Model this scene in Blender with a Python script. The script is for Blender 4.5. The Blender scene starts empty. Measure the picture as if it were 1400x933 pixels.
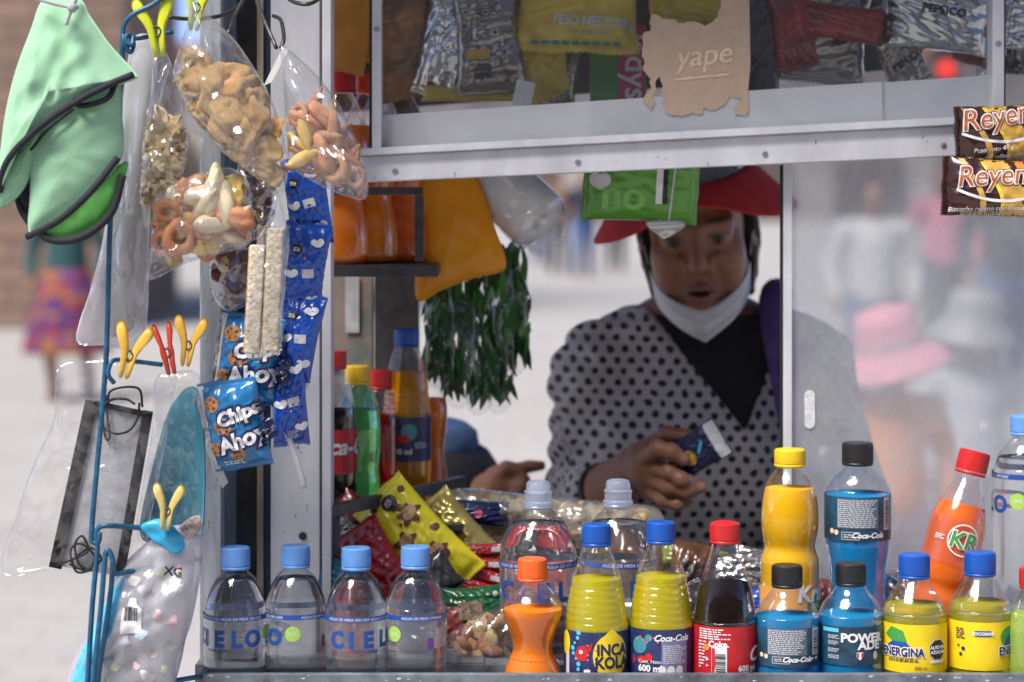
import bpy, bmesh, math, random
import numpy as np
from mathutils import Vector, Matrix, Euler

# ------------------------------------------------------------------ camera, sky, sun, exposure
scene = bpy.context.scene
FPX = 3305.6          # focal length in photo pixels (85 mm on 36 mm, 1400 px wide)
CAM_H = 1.5           # camera height above the pavement
HOR = 250.0           # photo row of the horizon
D0 = 2.58             # distance of the front row of bottles

cam_data = bpy.data.cameras.new('camera')
cam = bpy.data.objects.new('camera', cam_data)
scene.collection.objects.link(cam)
cam.location = (0, 0, CAM_H)
cam.rotation_euler = (math.radians(90), 0, 0)
cam_data.lens = 85
cam_data.sensor_width = 36
cam_data.sensor_fit = 'HORIZONTAL'
cam_data.shift_y = -(466.5 - HOR) / 1400
cam_data.clip_start = 0.05
cam_data.clip_end = 2000
cam_data.dof.use_dof = True
cam_data.dof.focus_distance = D0
cam_data.dof.aperture_fstop = 4.2
scene.camera = cam

SUN_EL, SUN_AZ = 57.0, -138.0      # degrees; azimuth from +Y (away from the camera) towards +X
world = bpy.data.worlds.new('World')
scene.world = world
world.use_nodes = True
wn = world.node_tree.nodes
wn.clear()
wo = wn.new('ShaderNodeOutputWorld')
wb = wn.new('ShaderNodeBackground')
sky = wn.new('ShaderNodeTexSky')
sky.sky_type = 'NISHITA'
sky.sun_disc = False
sky.sun_elevation = math.radians(SUN_EL)
sky.sun_rotation = math.radians(SUN_AZ)
sky.altitude = 3300
sky.air_density = 0.14
sky.dust_density = 6.0
sky.ozone_density = 0.0
wb.inputs['Strength'].default_value = 0.15
world.node_tree.links.new(sky.outputs[0], wb.inputs[0])
world.node_tree.links.new(wb.outputs[0], wo.inputs[0])

sun_data = bpy.data.lights.new('sun', 'SUN')
sun = bpy.data.objects.new('sun', sun_data)
scene.collection.objects.link(sun)
sun_data.energy = 1.5
sun_data.angle = math.radians(26)
sun_data.color = (1.0, 0.95, 0.88)
_d = Vector((math.sin(math.radians(SUN_AZ)) * math.cos(math.radians(SUN_EL)),
             math.cos(math.radians(SUN_AZ)) * math.cos(math.radians(SUN_EL)),
             math.sin(math.radians(SUN_EL))))
sun.rotation_euler = (-_d).to_track_quat('-Z', 'Y').to_euler()
sun.location = _d * 30

vs = scene.view_settings
vs.view_transform = 'Standard'
vs.look = 'None'
vs.exposure = 2.05
vs.gamma = 1
vs.use_curve_mapping = False

cy = scene.cycles
cy.use_denoising = True
cy.max_bounces = 14
cy.diffuse_bounces = 4
cy.glossy_bounces = 6
cy.transmission_bounces = 10
cy.transparent_max_bounces = 40
cy.caustics_reflective = False
cy.caustics_refractive = True
cy.blur_glossy = 0.6
cy.sample_clamp_indirect = 6

# ------------------------------------------------------------------ small helpers
COL = scene.collection
rnd = random.Random(7)

def S(D=D0):
    return D / FPX

def W(px, py, D=D0):
    """photo pixel at a chosen distance -> point in the place"""
    return Vector(((px - 700) / FPX * D, D, CAM_H - (py - HOR) / FPX * D))

def empty(name, loc=(0, 0, 0), rot=(0, 0, 0)):
    o = bpy.data.objects.new(name, None)
    o.empty_display_size = 0.02
    COL.objects.link(o)
    o.location = loc
    o.rotation_euler = rot
    return o

def tag(o, label, cat=None, group=None, kind=None):
    if label: o['label'] = label
    if cat: o['category'] = cat
    if group: o['group'] = group
    if kind: o['kind'] = kind
    return o

def thing(name, label, cat, loc=(0, 0, 0), rot=(0, 0, 0), group=None):
    return tag(empty(name, loc, rot), label, cat, group)

def mesh_from(vf, name='mesh', smooth=True, uv=None, auto=None):
    v, f = vf[0], vf[1]
    me = bpy.data.meshes.new(name)
    me.from_pydata([tuple(map(float, p)) for p in v], [], [tuple(int(i) for i in q) for q in f])
    me.update()
    if smooth:
        me.shade_smooth()
        if auto:
            me.set_sharp_from_angle(angle=math.radians(auto))
    if uv is not None:
        lay = me.uv_layers.new(name='UVMap')
        idx = np.zeros(len(me.loops), dtype=np.int32)
        me.loops.foreach_get('vertex_index', idx)
        lay.data.foreach_set('uv', np.asarray(uv, dtype=np.float32)[idx].ravel())
    return me

def part(name, vf, mat, parent=None, smooth=True, uv=None, auto=None, loc=None, rot=None, world=False):
    """one mesh object; world=True: the points are in the place's own coordinates"""
    me = vf if isinstance(vf, bpy.types.Mesh) else mesh_from(vf, name, smooth, uv, auto)
    if mat is not None and not me.materials:
        me.materials.append(mat)
    o = bpy.data.objects.new(name, me)
    COL.objects.link(o)
    if parent is not None:
        o.parent = parent
        if world:
            off = Vector((0, 0, 0)); p = parent
            while p is not None:
                off += Vector(p.location); p = p.parent
            me.transform(Matrix.Translation(-off))
    if loc is not None: o.location = loc
    if rot is not None: o.rotation_euler = rot
    return o

def copy_tree(o, parent=None):
    c = o.copy()
    COL.objects.link(c)
    c.parent = parent
    for ch in list(o.children):
        copy_tree(ch, c)
    return c

def join(*vfs):
    V, Fc, n = [], [], 0
    for v, f in vfs:
        V += [tuple(p) for p in v]
        Fc += [tuple(i + n for i in q) for q in f]
        n += len(v)
    return V, Fc

def box(cx, cy_, cz, sx, sy, sz, bev=0.0, rot=None):
    bm = bmesh.new()
    bmesh.ops.create_cube(bm, size=1)
    bmesh.ops.scale(bm, vec=(sx, sy, sz), verts=bm.verts)
    if bev > 0:
        bmesh.ops.bevel(bm, geom=bm.edges[:], offset=min(bev, .45 * min(sx, sy, sz)), segments=2, affect='EDGES', profile=.6)
    M = Matrix.Translation((cx, cy_, cz))
    if rot is not None: M = M @ Euler(rot).to_matrix().to_4x4()
    bm.transform(M)
    bm.verts.index_update()
    r = ([v.co[:] for v in bm.verts], [[v.index for v in f.verts] for f in bm.faces])
    bm.free()
    return r

def pbox(x0, x1, y0, y1, D, d1, bev=.001):
    """a box whose front face covers the photo rectangle x0..x1, y0..y1 at distance D and that reaches back to d1"""
    a, b = W(x0, y1, D), W(x1, y0, D)
    return box((a.x + b.x) / 2, (D + d1) / 2, (a.z + b.z) / 2, b.x - a.x, d1 - D, b.z - a.z, bev)

def catmull(pts, n=8, closed=False):
    P = [np.array(p, float) for p in pts]
    out = []
    m = len(P)
    rng = range(m if closed else m - 1)
    for i in rng:
        if closed:
            p0, p1, p2, p3 = P[(i - 1) % m], P[i], P[(i + 1) % m], P[(i + 2) % m]
        else:
            p1, p2 = P[i], P[i + 1]
            p0 = P[i - 1] if i > 0 else 2 * p1 - p2
            p3 = P[i + 2] if i + 2 < m else 2 * p2 - p1
        for k in range(n):
            t = k / n
            out.append(.5 * ((2 * p1) + (-p0 + p2) * t + (2 * p0 - 5 * p1 + 4 * p2 - p3) * t * t + (-p0 + 3 * p1 - 3 * p2 + p3) * t ** 3))
    if not closed: out.append(P[-1])
    return np.array(out)

def tube(pts, r, seg=8, n=6, smooth=True, taper=None):
    """round wire along points"""
    P = catmull(pts, n) if smooth and len(pts) > 2 else np.array([tuple(p) for p in pts], float)
    m = len(P)
    T = np.gradient(P, axis=0)
    T /= np.linalg.norm(T, axis=1)[:, None] + 1e-12
    up = np.array([0, 0, 1.]) if abs(T[0][2]) < .9 else np.array([1., 0, 0])
    N = np.cross(T[0], up); N /= np.linalg.norm(N)
    V, Fc = [], []
    for i in range(m):
        N = N - T[i] * N.dot(T[i]); N /= np.linalg.norm(N) + 1e-12
        B = np.cross(T[i], N)
        rr = r if taper is None else r * (taper[0] + (taper[1] - taper[0]) * i / (m - 1))
        for k in range(seg):
            a = 2 * math.pi * k / seg
            V.append(P[i] + rr * (math.cos(a) * N + math.sin(a) * B))
    for i in range(m - 1):
        for k in range(seg):
            a, b = i * seg + k, i * seg + (k + 1) % seg
            Fc.append((a, b, b + seg, a + seg))
    Fc.append(tuple(range(seg))[::-1])
    Fc.append(tuple(range((m - 1) * seg, m * seg)))
    return V, Fc

def lathe(prof, seg=40, rib=None, cap0=True, cap1=True, wob=None):
    """prof: (r, z) list from bottom to top; rib=(count, depth, z0, z1)"""
    V, Fc = [], []
    for j, (r, z) in enumerate(prof):
        for k in range(seg):
            a = 2 * math.pi * k / seg
            rr = r
            if rib and rib[2] <= z <= rib[3]:
                rr = r - rib[1] * (.5 - .5 * math.cos(rib[0] * a))
            if wob:
                rr += wob(a, z)
            V.append((rr * math.sin(a), -rr * math.cos(a), z))
    m = len(prof)
    for j in range(m - 1):
        for k in range(seg):
            a, b = j * seg + k, j * seg + (k + 1) % seg
            Fc.append((a, b, b + seg, a + seg))
    if cap0: Fc.append(tuple(range(seg))[::-1])
    if cap1: Fc.append(tuple(range((m - 1) * seg, m * seg)))
    return V, Fc

def smooth_prof(pts, n=5):
    return [tuple(p) for p in catmull(pts, n)]

class SineNoise:
    """cheap smooth noise from random sines, for creases and dents"""
    def __init__(self, seed, scale=1.0, n=7, dim=2):
        r = np.random.RandomState(seed)
        d = r.normal(size=(n, dim)); d /= np.linalg.norm(d, axis=1)[:, None]
        self.k = d * (scale * r.uniform(.5, 1.7, n))[:, None] * 2 * math.pi
        self.p = r.uniform(0, 6.28, n); self.n = n
    def __call__(self, P):
        P = np.asarray(P, float)
        return np.sin(P @ self.k.T + self.p).sum(-1) / math.sqrt(self.n)
    def ridge(self, P):
        P = np.asarray(P, float)
        return (1 - np.abs(np.sin(P @ self.k.T + self.p))).mean(-1) * 2 - .7

# ---- flat shapes and lettering mapped on to curved surfaces
def refine(v2, faces, L):
    bm = bmesh.new()
    vs_ = [bm.verts.new((p[0], p[1], 0)) for p in v2]
    for f in faces:
        try: bm.faces.new([vs_[i] for i in f])
        except ValueError: pass
    bmesh.ops.triangulate(bm, faces=bm.faces[:])
    for _ in range(6):
        e = [e for e in bm.edges if e.calc_length() > L]
        if not e: break
        bmesh.ops.subdivide_edges(bm, edges=e, cuts=1)
        bmesh.ops.triangulate(bm, faces=bm.faces[:])
    bm.verts.index_update()
    r = (np.array([v.co[:2] for v in bm.verts]), [[v.index for v in f.verts] for f in bm.faces])
    bm.free()
    return r

_tc = {}
def text2d(s, size, ax='CENTER', bold=0.0, shear=0.0, sx=1.0, spacing=1.0):
    """lettering as flat triangles, centred on 0,0 (x right, y up), cap height about 0.7*size"""
    key = (s, ax, round(bold / size, 3), shear, spacing)
    if key not in _tc:
        cu = bpy.data.curves.new('txt', 'FONT')
        cu.body = s; cu.size = 1; cu.align_x = ax; cu.align_y = 'CENTER'
        cu.resolution_u = 3; cu.fill_mode = 'FRONT'
        cu.offset = bold / size; cu.shear = shear; cu.space_character = spacing
        o = bpy.data.objects.new('txt', cu)
        COL.objects.link(o)
        dg = bpy.context.evaluated_depsgraph_get()
        me = o.evaluated_get(dg).to_mesh()
        v = np.array([p.co[:2] for p in me.vertices]) if len(me.vertices) else np.zeros((0, 2))
        f = [tuple(p.vertices) for p in me.polygons]
        o.evaluated_get(dg).to_mesh_clear()
        bpy.data.objects.remove(o); bpy.data.curves.remove(cu)
        if len(v): v[:, 1] -= (v[:, 1].max() + v[:, 1].min()) / 2
        _tc[key] = (v, f)
    v, f = _tc[key]
    v = v * size
    if len(v): v[:, 0] *= sx
    return v, f

def rect2d(cx, cy_, w, h):
    return np.array([(cx - w / 2, cy_ - h / 2), (cx + w / 2, cy_ - h / 2), (cx + w / 2, cy_ + h / 2), (cx - w / 2, cy_ + h / 2)]), [(0, 1, 2, 3)]

def disc2d(cx, cy_, rx, ry=None, n=24, a0=0):
    ry = ry or rx
    return np.array([(cx + rx * math.cos(a0 + 2 * math.pi * k / n), cy_ + ry * math.sin(a0 + 2 * math.pi * k / n)) for k in range(n)]), [tuple(range(n))]

def poly2d(pts):
    return np.array(pts, float), [tuple(range(len(pts)))]

def many2d(*sh):
    V, Fc, n = [], [], 0
    for v, f in sh:
        if len(v) == 0: continue
        V.append(np.asarray(v)); Fc += [tuple(i + n for i in q) for q in f]; n += len(v)
    return np.concatenate(V), Fc

def shift2d(sh, dx, dy, rot=0.0):
    v, f = sh
    c, s = math.cos(rot), math.sin(rot)
    v = np.asarray(v)
    return np.stack([v[:, 0] * c - v[:, 1] * s + dx, v[:, 0] * s + v[:, 1] * c + dy], 1), f

def fineprint(cx, cy_, w, h, rows, seed, fill=.62):
    """rows of tiny word blocks: print too small to read"""
    r = random.Random(seed); out = []
    rh = h / rows
    for i in range(rows):
        y = cy_ + h / 2 - (i + .5) * rh
        x = cx - w / 2
        end = cx + w / 2 - (r.random() * .25 * w if r.random() < .25 else 0)
        while x < end:
            ww = rh * r.uniform(.8, 2.6)
            if x + ww > end: break
            out.append(rect2d(x + ww / 2, y, ww, rh * fill * .8))
            x += ww + rh * .45
    return many2d(*out)

def barcode(cx, cy_, w, h, seed, vert=True):
    r = random.Random(seed); out = []; x = 0
    while x < 1:
        b = r.choice([.02, .03, .05]); 
        if x + b > 1: break
        if vert: out.append(rect2d(cx - w / 2 + (x + b / 2) * w, cy_, b * w, h))
        else: out.append(rect2d(cx, cy_ - h / 2 + (x + b / 2) * h, w, b * h))
        x += b + r.choice([.02, .03, .045])
    return many2d(*out)

def decal(name, shape, mapf, mat, parent, L=.004, off=.0004):
    """lay a flat shape on a surface; mapf(points2d, off) -> points3d"""
    v, f = refine(shape[0], shape[1], L)
    return part(name, (mapf(v, off), f), mat, parent, smooth=True)

def cylmap(r, a0=0.0, z0=0.0):
    def m(p, off):
        p = np.asarray(p)
        a = p[:, 0] / r + a0
        rr = r + off
        return np.stack([rr * np.sin(a), -rr * np.cos(a), z0 + p[:, 1]], 1)
    return m

def planemap(o, ux=(1, 0, 0), uy=(0, 0, 1)):
    o, ux, uy = (np.array(tuple(q), float) for q in (o, ux, uy))
    n = np.cross(ux, uy)
    def m(p, off):
        p = np.asarray(p)
        return o + p[:, :1] * ux + p[:, 1:2] * uy + n * off
    return m

# ------------------------------------------------------------------ materials
MATS = {}
def nt_new(name):
    m = bpy.data.materials.new(name)
    m.use_nodes = True
    nt = m.node_tree
    nt.nodes.clear()
    out = nt.nodes.new('ShaderNodeOutputMaterial')
    MATS[name] = m
    return m, nt, out

def N(nt, typ, **kw):
    n = nt.nodes.new(typ)
    for k, v in kw.items():
        if k.startswith('i_'):
            key = k[2:]
            n.inputs[int(key) if key.isdigit() else key].default_value = v
        else: setattr(n, k, v)
    return n

def rgba(c): return (c[0], c[1], c[2], 1)

def coords(nt, scale=(1, 1, 1), kind='Object'):
    tc = N(nt, 'ShaderNodeTexCoord')
    mp = N(nt, 'ShaderNodeMapping')
    mp.inputs['Scale'].default_value = scale
    nt.links.new(tc.outputs[kind], mp.inputs['Vector'])
    return mp.outputs['Vector']

def pm(name, col, rough=.5, metal=0.0, var=.12, vscale=60, bump=0.0, bscale=200, vst=(1, 1, 1), col2=None, trans=0, sss=0.0,
       coat=0.0, sheen=0.0, spec=.5, rvar=.1, dist=.002, detail=4, transl=0.0):
    """principled surface with uneven colour, gloss and relief"""
    if name in MATS: return MATS[name]
    m, nt, out = nt_new(name)
    b = N(nt, 'ShaderNodeBsdfPrincipled')
    vec = coords(nt, vst)
    nz = N(nt, 'ShaderNodeTexNoise', i_Scale=vscale, i_Detail=detail, i_Roughness=.6)
    nt.links.new(vec, nz.inputs['Vector'])
    rp = N(nt, 'ShaderNodeValToRGB')
    c2 = col2 or [max(0, c * (1 - var * 1.6)) for c in col]
    c1 = col if col2 else [min(1, c * (1 + var)) for c in col]
    rp.color_ramp.elements[0].color = rgba(c2); rp.color_ramp.elements[0].position = .3
    rp.color_ramp.elements[1].color = rgba(c1); rp.color_ramp.elements[1].position = .68
    nt.links.new(nz.outputs['Fac'], rp.inputs['Fac'])
    nt.links.new(rp.outputs['Color'], b.inputs['Base Color'])
    mr = N(nt, 'ShaderNodeMapRange')
    mr.inputs['To Min'].default_value = max(.02, rough - rvar); mr.inputs['To Max'].default_value = min(1, rough + rvar)
    nz2 = N(nt, 'ShaderNodeTexNoise', i_Scale=vscale * 2.3, i_Detail=3)
    nt.links.new(vec, nz2.inputs['Vector'])
    nt.links.new(nz2.outputs['Fac'], mr.inputs['Value'])
    nt.links.new(mr.outputs[0], b.inputs['Roughness'])
    b.inputs['Metallic'].default_value = metal
    b.inputs['Specular IOR Level'].default_value = spec
    b.inputs['Coat Weight'].default_value = coat
    b.inputs['Sheen Weight'].default_value = sheen
    b.inputs['Transmission Weight'].default_value = trans
    if sss:
        b.inputs['Subsurface Weight'].default_value = sss
        b.inputs['Subsurface Radius'].default_value = (1, .4, .25)
        b.inputs['Subsurface Scale'].default_value = .006
    if bump:
        nb = N(nt, 'ShaderNodeTexNoise', i_Scale=bscale, i_Detail=5, i_Roughness=.6)
        nt.links.new(vec, nb.inputs['Vector'])
        bp = N(nt, 'ShaderNodeBump', i_Strength=bump, i_Distance=dist)
        nt.links.new(nb.outputs['Fac'], bp.inputs['Height'])
        nt.links.new(bp.outputs[0], b.inputs['Normal'])
    last = b.outputs[0]
    if transl:
        tl = N(nt, 'ShaderNodeBsdfTranslucent')
        nt.links.new(rp.outputs['Color'], tl.inputs['Color'])
        mx = N(nt, 'ShaderNodeMixShader', i_Fac=transl)
        nt.links.new(last, mx.inputs[1]); nt.links.new(tl.outputs[0], mx.inputs[2])
        last = mx.outputs[0]
    nt.links.new(last, out.inputs[0])
    return m

def film(name, tint=(1, 1, 1), haze=.06, gloss=.35, rough=.1, bump=.5, bscale=40, hazecol=(.9, .9, .92), edge=.35, stretch=(1, 1, 1), ridged=False):
    """thin clear plastic: see-through, with crinkled shine and a little milkiness"""
    if name in MATS: return MATS[name]
    m, nt, out = nt_new(name)
    tr = N(nt, 'ShaderNodeBsdfTransparent'); tr.inputs[0].default_value = rgba(tint)
    gl = N(nt, 'ShaderNodeBsdfGlossy'); gl.inputs['Roughness'].default_value = rough
    gl.inputs['Color'].default_value = (1, 1, 1, 1)
    df = N(nt, 'ShaderNodeBsdfDiffuse'); df.inputs[0].default_value = rgba(hazecol)
    tl = N(nt, 'ShaderNodeBsdfTranslucent'); tl.inputs[0].default_value = rgba(hazecol)
    vec = coords(nt, stretch)
    nb = N(nt, 'ShaderNodeTexNoise', i_Scale=bscale, i_Detail=5, i_Roughness=.55, i_Distortion=.6)
    if ridged:
        nb.noise_type = 'RIDGED_MULTIFRACTAL'; nb.inputs['Detail'].default_value = 3; nb.inputs['Offset'].default_value = .9; nb.inputs['Gain'].default_value = 1.5; nb.inputs['Distortion'].default_value = .3
    nt.links.new(vec, nb.inputs['Vector'])
    bp = N(nt, 'ShaderNodeBump', i_Strength=bump, i_Distance=.004)
    nt.links.new(nb.outputs['Fac'], bp.inputs['Height'])
    nt.links.new(bp.outputs[0], gl.inputs['Normal'])
    lw = N(nt, 'ShaderNodeLayerWeight', i_Blend=.35)
    mr = N(nt, 'ShaderNodeMapRange'); mr.inputs['To Min'].default_value = gloss * .22; mr.inputs['To Max'].default_value = min(1, gloss + edge)
    nt.links.new(lw.outputs['Facing'], mr.inputs['Value'])
    dm = N(nt, 'ShaderNodeMixShader', i_Fac=.5)
    nt.links.new(df.outputs[0], dm.inputs[1]); nt.links.new(tl.outputs[0], dm.inputs[2])
    hz = N(nt, 'ShaderNodeMapRange'); hz.inputs['To Min'].default_value = haze * .5; hz.inputs['To Max'].default_value = haze * 1.7
    nz = N(nt, 'ShaderNodeTexNoise', i_Scale=bscale * .5, i_Detail=4)
    nt.links.new(vec, nz.inputs['Vector']); nt.links.new(nz.outputs['Fac'], hz.inputs['Value'])
    m1 = N(nt, 'ShaderNodeMixShader')
    nt.links.new(hz.outputs[0], m1.inputs[0]); nt.links.new(tr.outputs[0], m1.inputs[1]); nt.links.new(dm.outputs[0], m1.inputs[2])
    m2 = N(nt, 'ShaderNodeMixShader')
    nt.links.new(mr.outputs[0], m2.inputs[0]); nt.links.new(m1.outputs[0], m2.inputs[1]); nt.links.new(gl.outputs[0], m2.inputs[2])
    nt.links.new(m2.outputs[0], out.inputs[0])
    return m

def liquid(name, col, cloud=.2, ior=1.33, cloudcol=None, transp=0.0):
    if name in MATS: return MATS[name]
    m, nt, out = nt_new(name)
    rf = N(nt, 'ShaderNodeBsdfRefraction', i_IOR=ior, i_Roughness=.0); rf.inputs['Color'].default_value = rgba(col)
    tp = N(nt, 'ShaderNodeBsdfTransparent'); tp.inputs[0].default_value = rgba(col)
    df = N(nt, 'ShaderNodeBsdfDiffuse'); df.inputs[0].default_value = rgba(cloudcol or col)
    tl = N(nt, 'ShaderNodeBsdfTranslucent'); tl.inputs[0].default_value = rgba(cloudcol or col)
    gl = N(nt, 'ShaderNodeBsdfGlossy', i_Roughness=.04)
    c = N(nt, 'ShaderNodeMixShader', i_Fac=.2)
    nt.links.new(df.outputs[0], c.inputs[1]); nt.links.new(tl.outputs[0], c.inputs[2])
    t = N(nt, 'ShaderNodeMixShader', i_Fac=transp)
    nt.links.new(rf.outputs[0], t.inputs[1]); nt.links.new(tp.outputs[0], t.inputs[2])
    a = N(nt, 'ShaderNodeMixShader', i_Fac=cloud)
    nt.links.new(t.outputs[0], a.inputs[1]); nt.links.new(c.outputs[0], a.inputs[2])
    nt.links.new(a.outputs[0], out.inputs[0])
    return m

def flat(name, col, rough=.45, var=.05):
    """printing ink"""
    return pm('ink_' + name, col, rough=rough, var=var, vscale=300, rvar=.05)

INK = dict(white=(.8, .8, .82), black=(.012, .012, .014), navy=(.012, .022, .09), blue=(.012, .07, .33), red=(.55, .02, .02), yellow=(.85, .62, .02),
           green=(.05, .3, .06), lime=(.35, .6, .1), orange=(.75, .22, .03), grey=(.35, .36, .38), silver=(.6, .6, .62), cyan=(.1, .5, .75),
           brown=(.12, .035, .015), gold=(.55, .33, .06), pink=(.75, .12, .25), cream=(.75, .6, .38), purple=(.14, .05, .3), tan=(.5, .3, .14), teal=(.05, .25, .3),
           lightgrey=(.55, .56, .6), darkred=(.2, .01, .012), maroon=(.055, .008, .008))
def ink(n):
    return flat(n, INK[n])

M_ALU = pm('aluminium', (.72, .73, .77), rough=.42, metal=.25, var=.13, vscale=16, vst=(1, 1, .3), bump=.1, bscale=120, rvar=.16, detail=8)
M_ALU2 = pm('worn_aluminium', (.42, .45, .5), rough=.5, metal=.4, var=.38, vscale=14, vst=(2, 2, .35), detail=8, bump=.15, bscale=250, rvar=.15)
M_DARKM = pm('dark_painted_steel', (.05, .049, .052), rough=.5, metal=.2, var=.3, vscale=40, bump=.1)
M_TRAY = pm('grey_painted_steel', (.16, .18, .21), rough=.5, metal=.2, var=.35, vscale=35, bump=.12, bscale=150)
M_BLUEW = pm('blue_coated_wire', (.015, .1, .2), rough=.4, var=.25, vscale=90, bump=.1, bscale=400)
M_GREYW = pm('dark_wire', (.07, .065, .06), rough=.4, metal=.6, var=.3, vscale=120)
M_PET = film('clear_bottle_plastic', tint=(.975, .98, .985), haze=.008, gloss=.1, rough=.04, bump=.18, bscale=55, edge=.45)
M_FILM = film('clear_bag_film', haze=.05, gloss=.36, rough=.13, bump=.8, bscale=13, edge=.12, ridged=True)
M_MILKY = film('milky_bag_film', haze=.42, gloss=.4, rough=.16, bump=1, bscale=14, edge=.25, stretch=(2, 2, .6), ridged=True)
# ------------------------------------------------------------------ setting
def setting():
    m, nt, out = nt_new('pale_paving')
    b = N(nt, 'ShaderNodeBsdfPrincipled', i_Roughness=.75)
    vec = coords(nt)
    br = N(nt, 'ShaderNodeTexBrick', i_Scale=1.6)
    br.inputs['Color1'].default_value = (.4, .388, .385, 1); br.inputs['Color2'].default_value = (.37, .36, .356, 1)
    br.inputs['Mortar'].default_value = (.3, .29, .285, 1); br.inputs['Mortar Size'].default_value = .012
    nz = N(nt, 'ShaderNodeTexNoise', i_Scale=.7, i_Detail=6)
    nt.links.new(vec, br.inputs['Vector']); nt.links.new(vec, nz.inputs['Vector'])
    mx = N(nt, 'ShaderNodeMix', data_type='RGBA', blend_type='MULTIPLY'); mx.inputs[0].default_value = .5
    rp = N(nt, 'ShaderNodeValToRGB'); rp.color_ramp.elements[0].color = (.72, .7, .69, 1); rp.color_ramp.elements[0].position = .3; rp.color_ramp.elements[1].position = .7
    nt.links.new(nz.outputs['Fac'], rp.inputs['Fac'])
    nt.links.new(br.outputs['Color'], mx.inputs[6]); nt.links.new(rp.outputs['Color'], mx.inputs[7])
    nt.links.new(mx.outputs[2], b.inputs['Base Color']); nt.links.new(b.outputs[0], out.inputs[0])
    V = [(x, y, 0) for y in (-400, -20, 60, 800) for x in (-400, -30, 30, 400)]
    Fc = [(j * 4 + i, j * 4 + i + 1, j * 4 + i + 5, j * 4 + i + 4) for j in range(3) for i in range(3)]
    tag(part('pavement', (V, Fc), m, None, smooth=False), None, kind='structure')

    # brown stone wall of the building on the left
    m2, nt, out = nt_new('brown_stone')
    b = N(nt, 'ShaderNodeBsdfPrincipled', i_Roughness=.85)
    vec = coords(nt, (1, 1, 1))
    br = N(nt, 'ShaderNodeTexBrick', i_Scale=1.1)
    mp = N(nt, 'ShaderNodeMapping'); mp.inputs['Rotation'].default_value = (math.radians(90), 0, 0)
    nt.links.new(vec, mp.inputs['Vector'])
    br.inputs['Color1'].default_value = (.27, .175, .13, 1); br.inputs['Color2'].default_value = (.19, .13, .1, 1); br.inputs['Mortar'].default_value = (.1, .07, .055, 1)
    br.inputs['Mortar Size'].default_value = .02
    nt.links.new(mp.outputs[0], br.inputs['Vector'])
    nt.links.new(br.outputs['Color'], b.inputs['Base Color']); nt.links.new(b.outputs[0], out.inputs[0])
    t = thing('stone_building', 'brown stone building wall far behind the hanging green caps', 'building', (-14.5, 25, 0))
    part('wall', box(-14.5, 27, 5, 21, 4, 10), m2, t, smooth=False, world=True)
    part('plinth', box(-14.5, 24.9, .4, 21.2, .25, .8, .02), m2, t, smooth=False, world=True)
    part('cornice', box(-14.5, 24.85, 9.9, 21.4, .5, .4, .03), m2, t, smooth=False, world=True)

    # far arcade across the square
    st = pm('pale_stucco', (.4, .36, .33), rough=.85, var=.2, vscale=.6)
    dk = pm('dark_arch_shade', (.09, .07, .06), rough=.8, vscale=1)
    rf = pm('clay_roof', (.25, .1, .06), rough=.8, vscale=3)
    t = thing('arcade_building', 'low pale arcaded building blurred across the square behind the kiosk', 'building', (12, 92, 0))
    part('wall', box(12, 95, 3.1, 90, 5.5, 6.2), st, t, smooth=False, world=True)
    r = part('roof', box(12, 94.6, 6.5, 92, 7.5, .6, .05), rf, t, smooth=False, world=True)
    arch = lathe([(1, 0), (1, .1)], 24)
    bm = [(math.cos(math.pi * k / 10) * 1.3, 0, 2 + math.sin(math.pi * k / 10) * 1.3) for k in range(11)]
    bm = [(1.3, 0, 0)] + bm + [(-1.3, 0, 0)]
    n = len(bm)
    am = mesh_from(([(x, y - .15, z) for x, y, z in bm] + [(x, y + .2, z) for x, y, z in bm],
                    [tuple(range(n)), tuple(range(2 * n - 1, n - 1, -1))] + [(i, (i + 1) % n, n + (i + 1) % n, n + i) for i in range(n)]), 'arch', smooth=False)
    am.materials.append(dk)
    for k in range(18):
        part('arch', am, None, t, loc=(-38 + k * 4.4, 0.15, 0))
    # unseen house row added behind the camera to darken reflections in the glass
    t = thing('added_house_row', 'brown plastered house row behind the photographer, mirrored faintly in the glass', 'building', (0, -16, 0))
    part('wall', box(0, -19, 3.2, 120, 6, 6.4), pm('ochre_plaster', (.3, .22, .16), rough=.85, var=.25, vscale=.5), t, smooth=False, world=True)
    part('roof', box(0, -18.6, 6.6, 122, 7.5, .5, .05), rf, t, smooth=False, world=True)
    for k in range(16): part('door', box(-34 + k * 4.6, -15.97, 1.3, 1.5, .1, 2.6, .01), dk, t, smooth=False, world=True)
    # distant lamp: red traffic signal seen through the upper glass
    p = W(1290, 95, 42)
    t = thing('traffic_light', 'red traffic light blurred in the distance behind the upper glass', 'traffic light', (p.x, p.y, 0))
    dkm = pm('signal_black', (.02, .02, .02), rough=.5)
    part('pole', lathe([(.07, 0), (.06, p.z + .9)], 14), dkm, t)
    part('housing', box(0, -.12, p.z + .1, .42, .25, 1.15, .03), dkm, t)
    me, nt, out = nt_new('red_signal_lens')
    em = N(nt, 'ShaderNodeEmission', i_Strength=.55); em.inputs[0].default_value = (1, .05, .04, 1)
    nt.links.new(em.outputs[0], out.inputs[0])
    ln = part('lens', lathe([(.13, -.03), (.13, 0), (.1, .04), (.0, .05)], 20), me, t, loc=(0, -.26, p.z), rot=(math.radians(90), 0, 0))
    off = pm('dark_lens', (.03, .05, .03), rough=.2)
    for dz in (.36, -.36 + .72 * 0 - .0):
        pass
    part('lens', lathe([(.13, -.03), (.13, 0), (.1, .04), (.0, .05)], 20), off, t, loc=(0, -.26, p.z + .42), rot=(math.radians(90), 0, 0))
setting()

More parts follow.
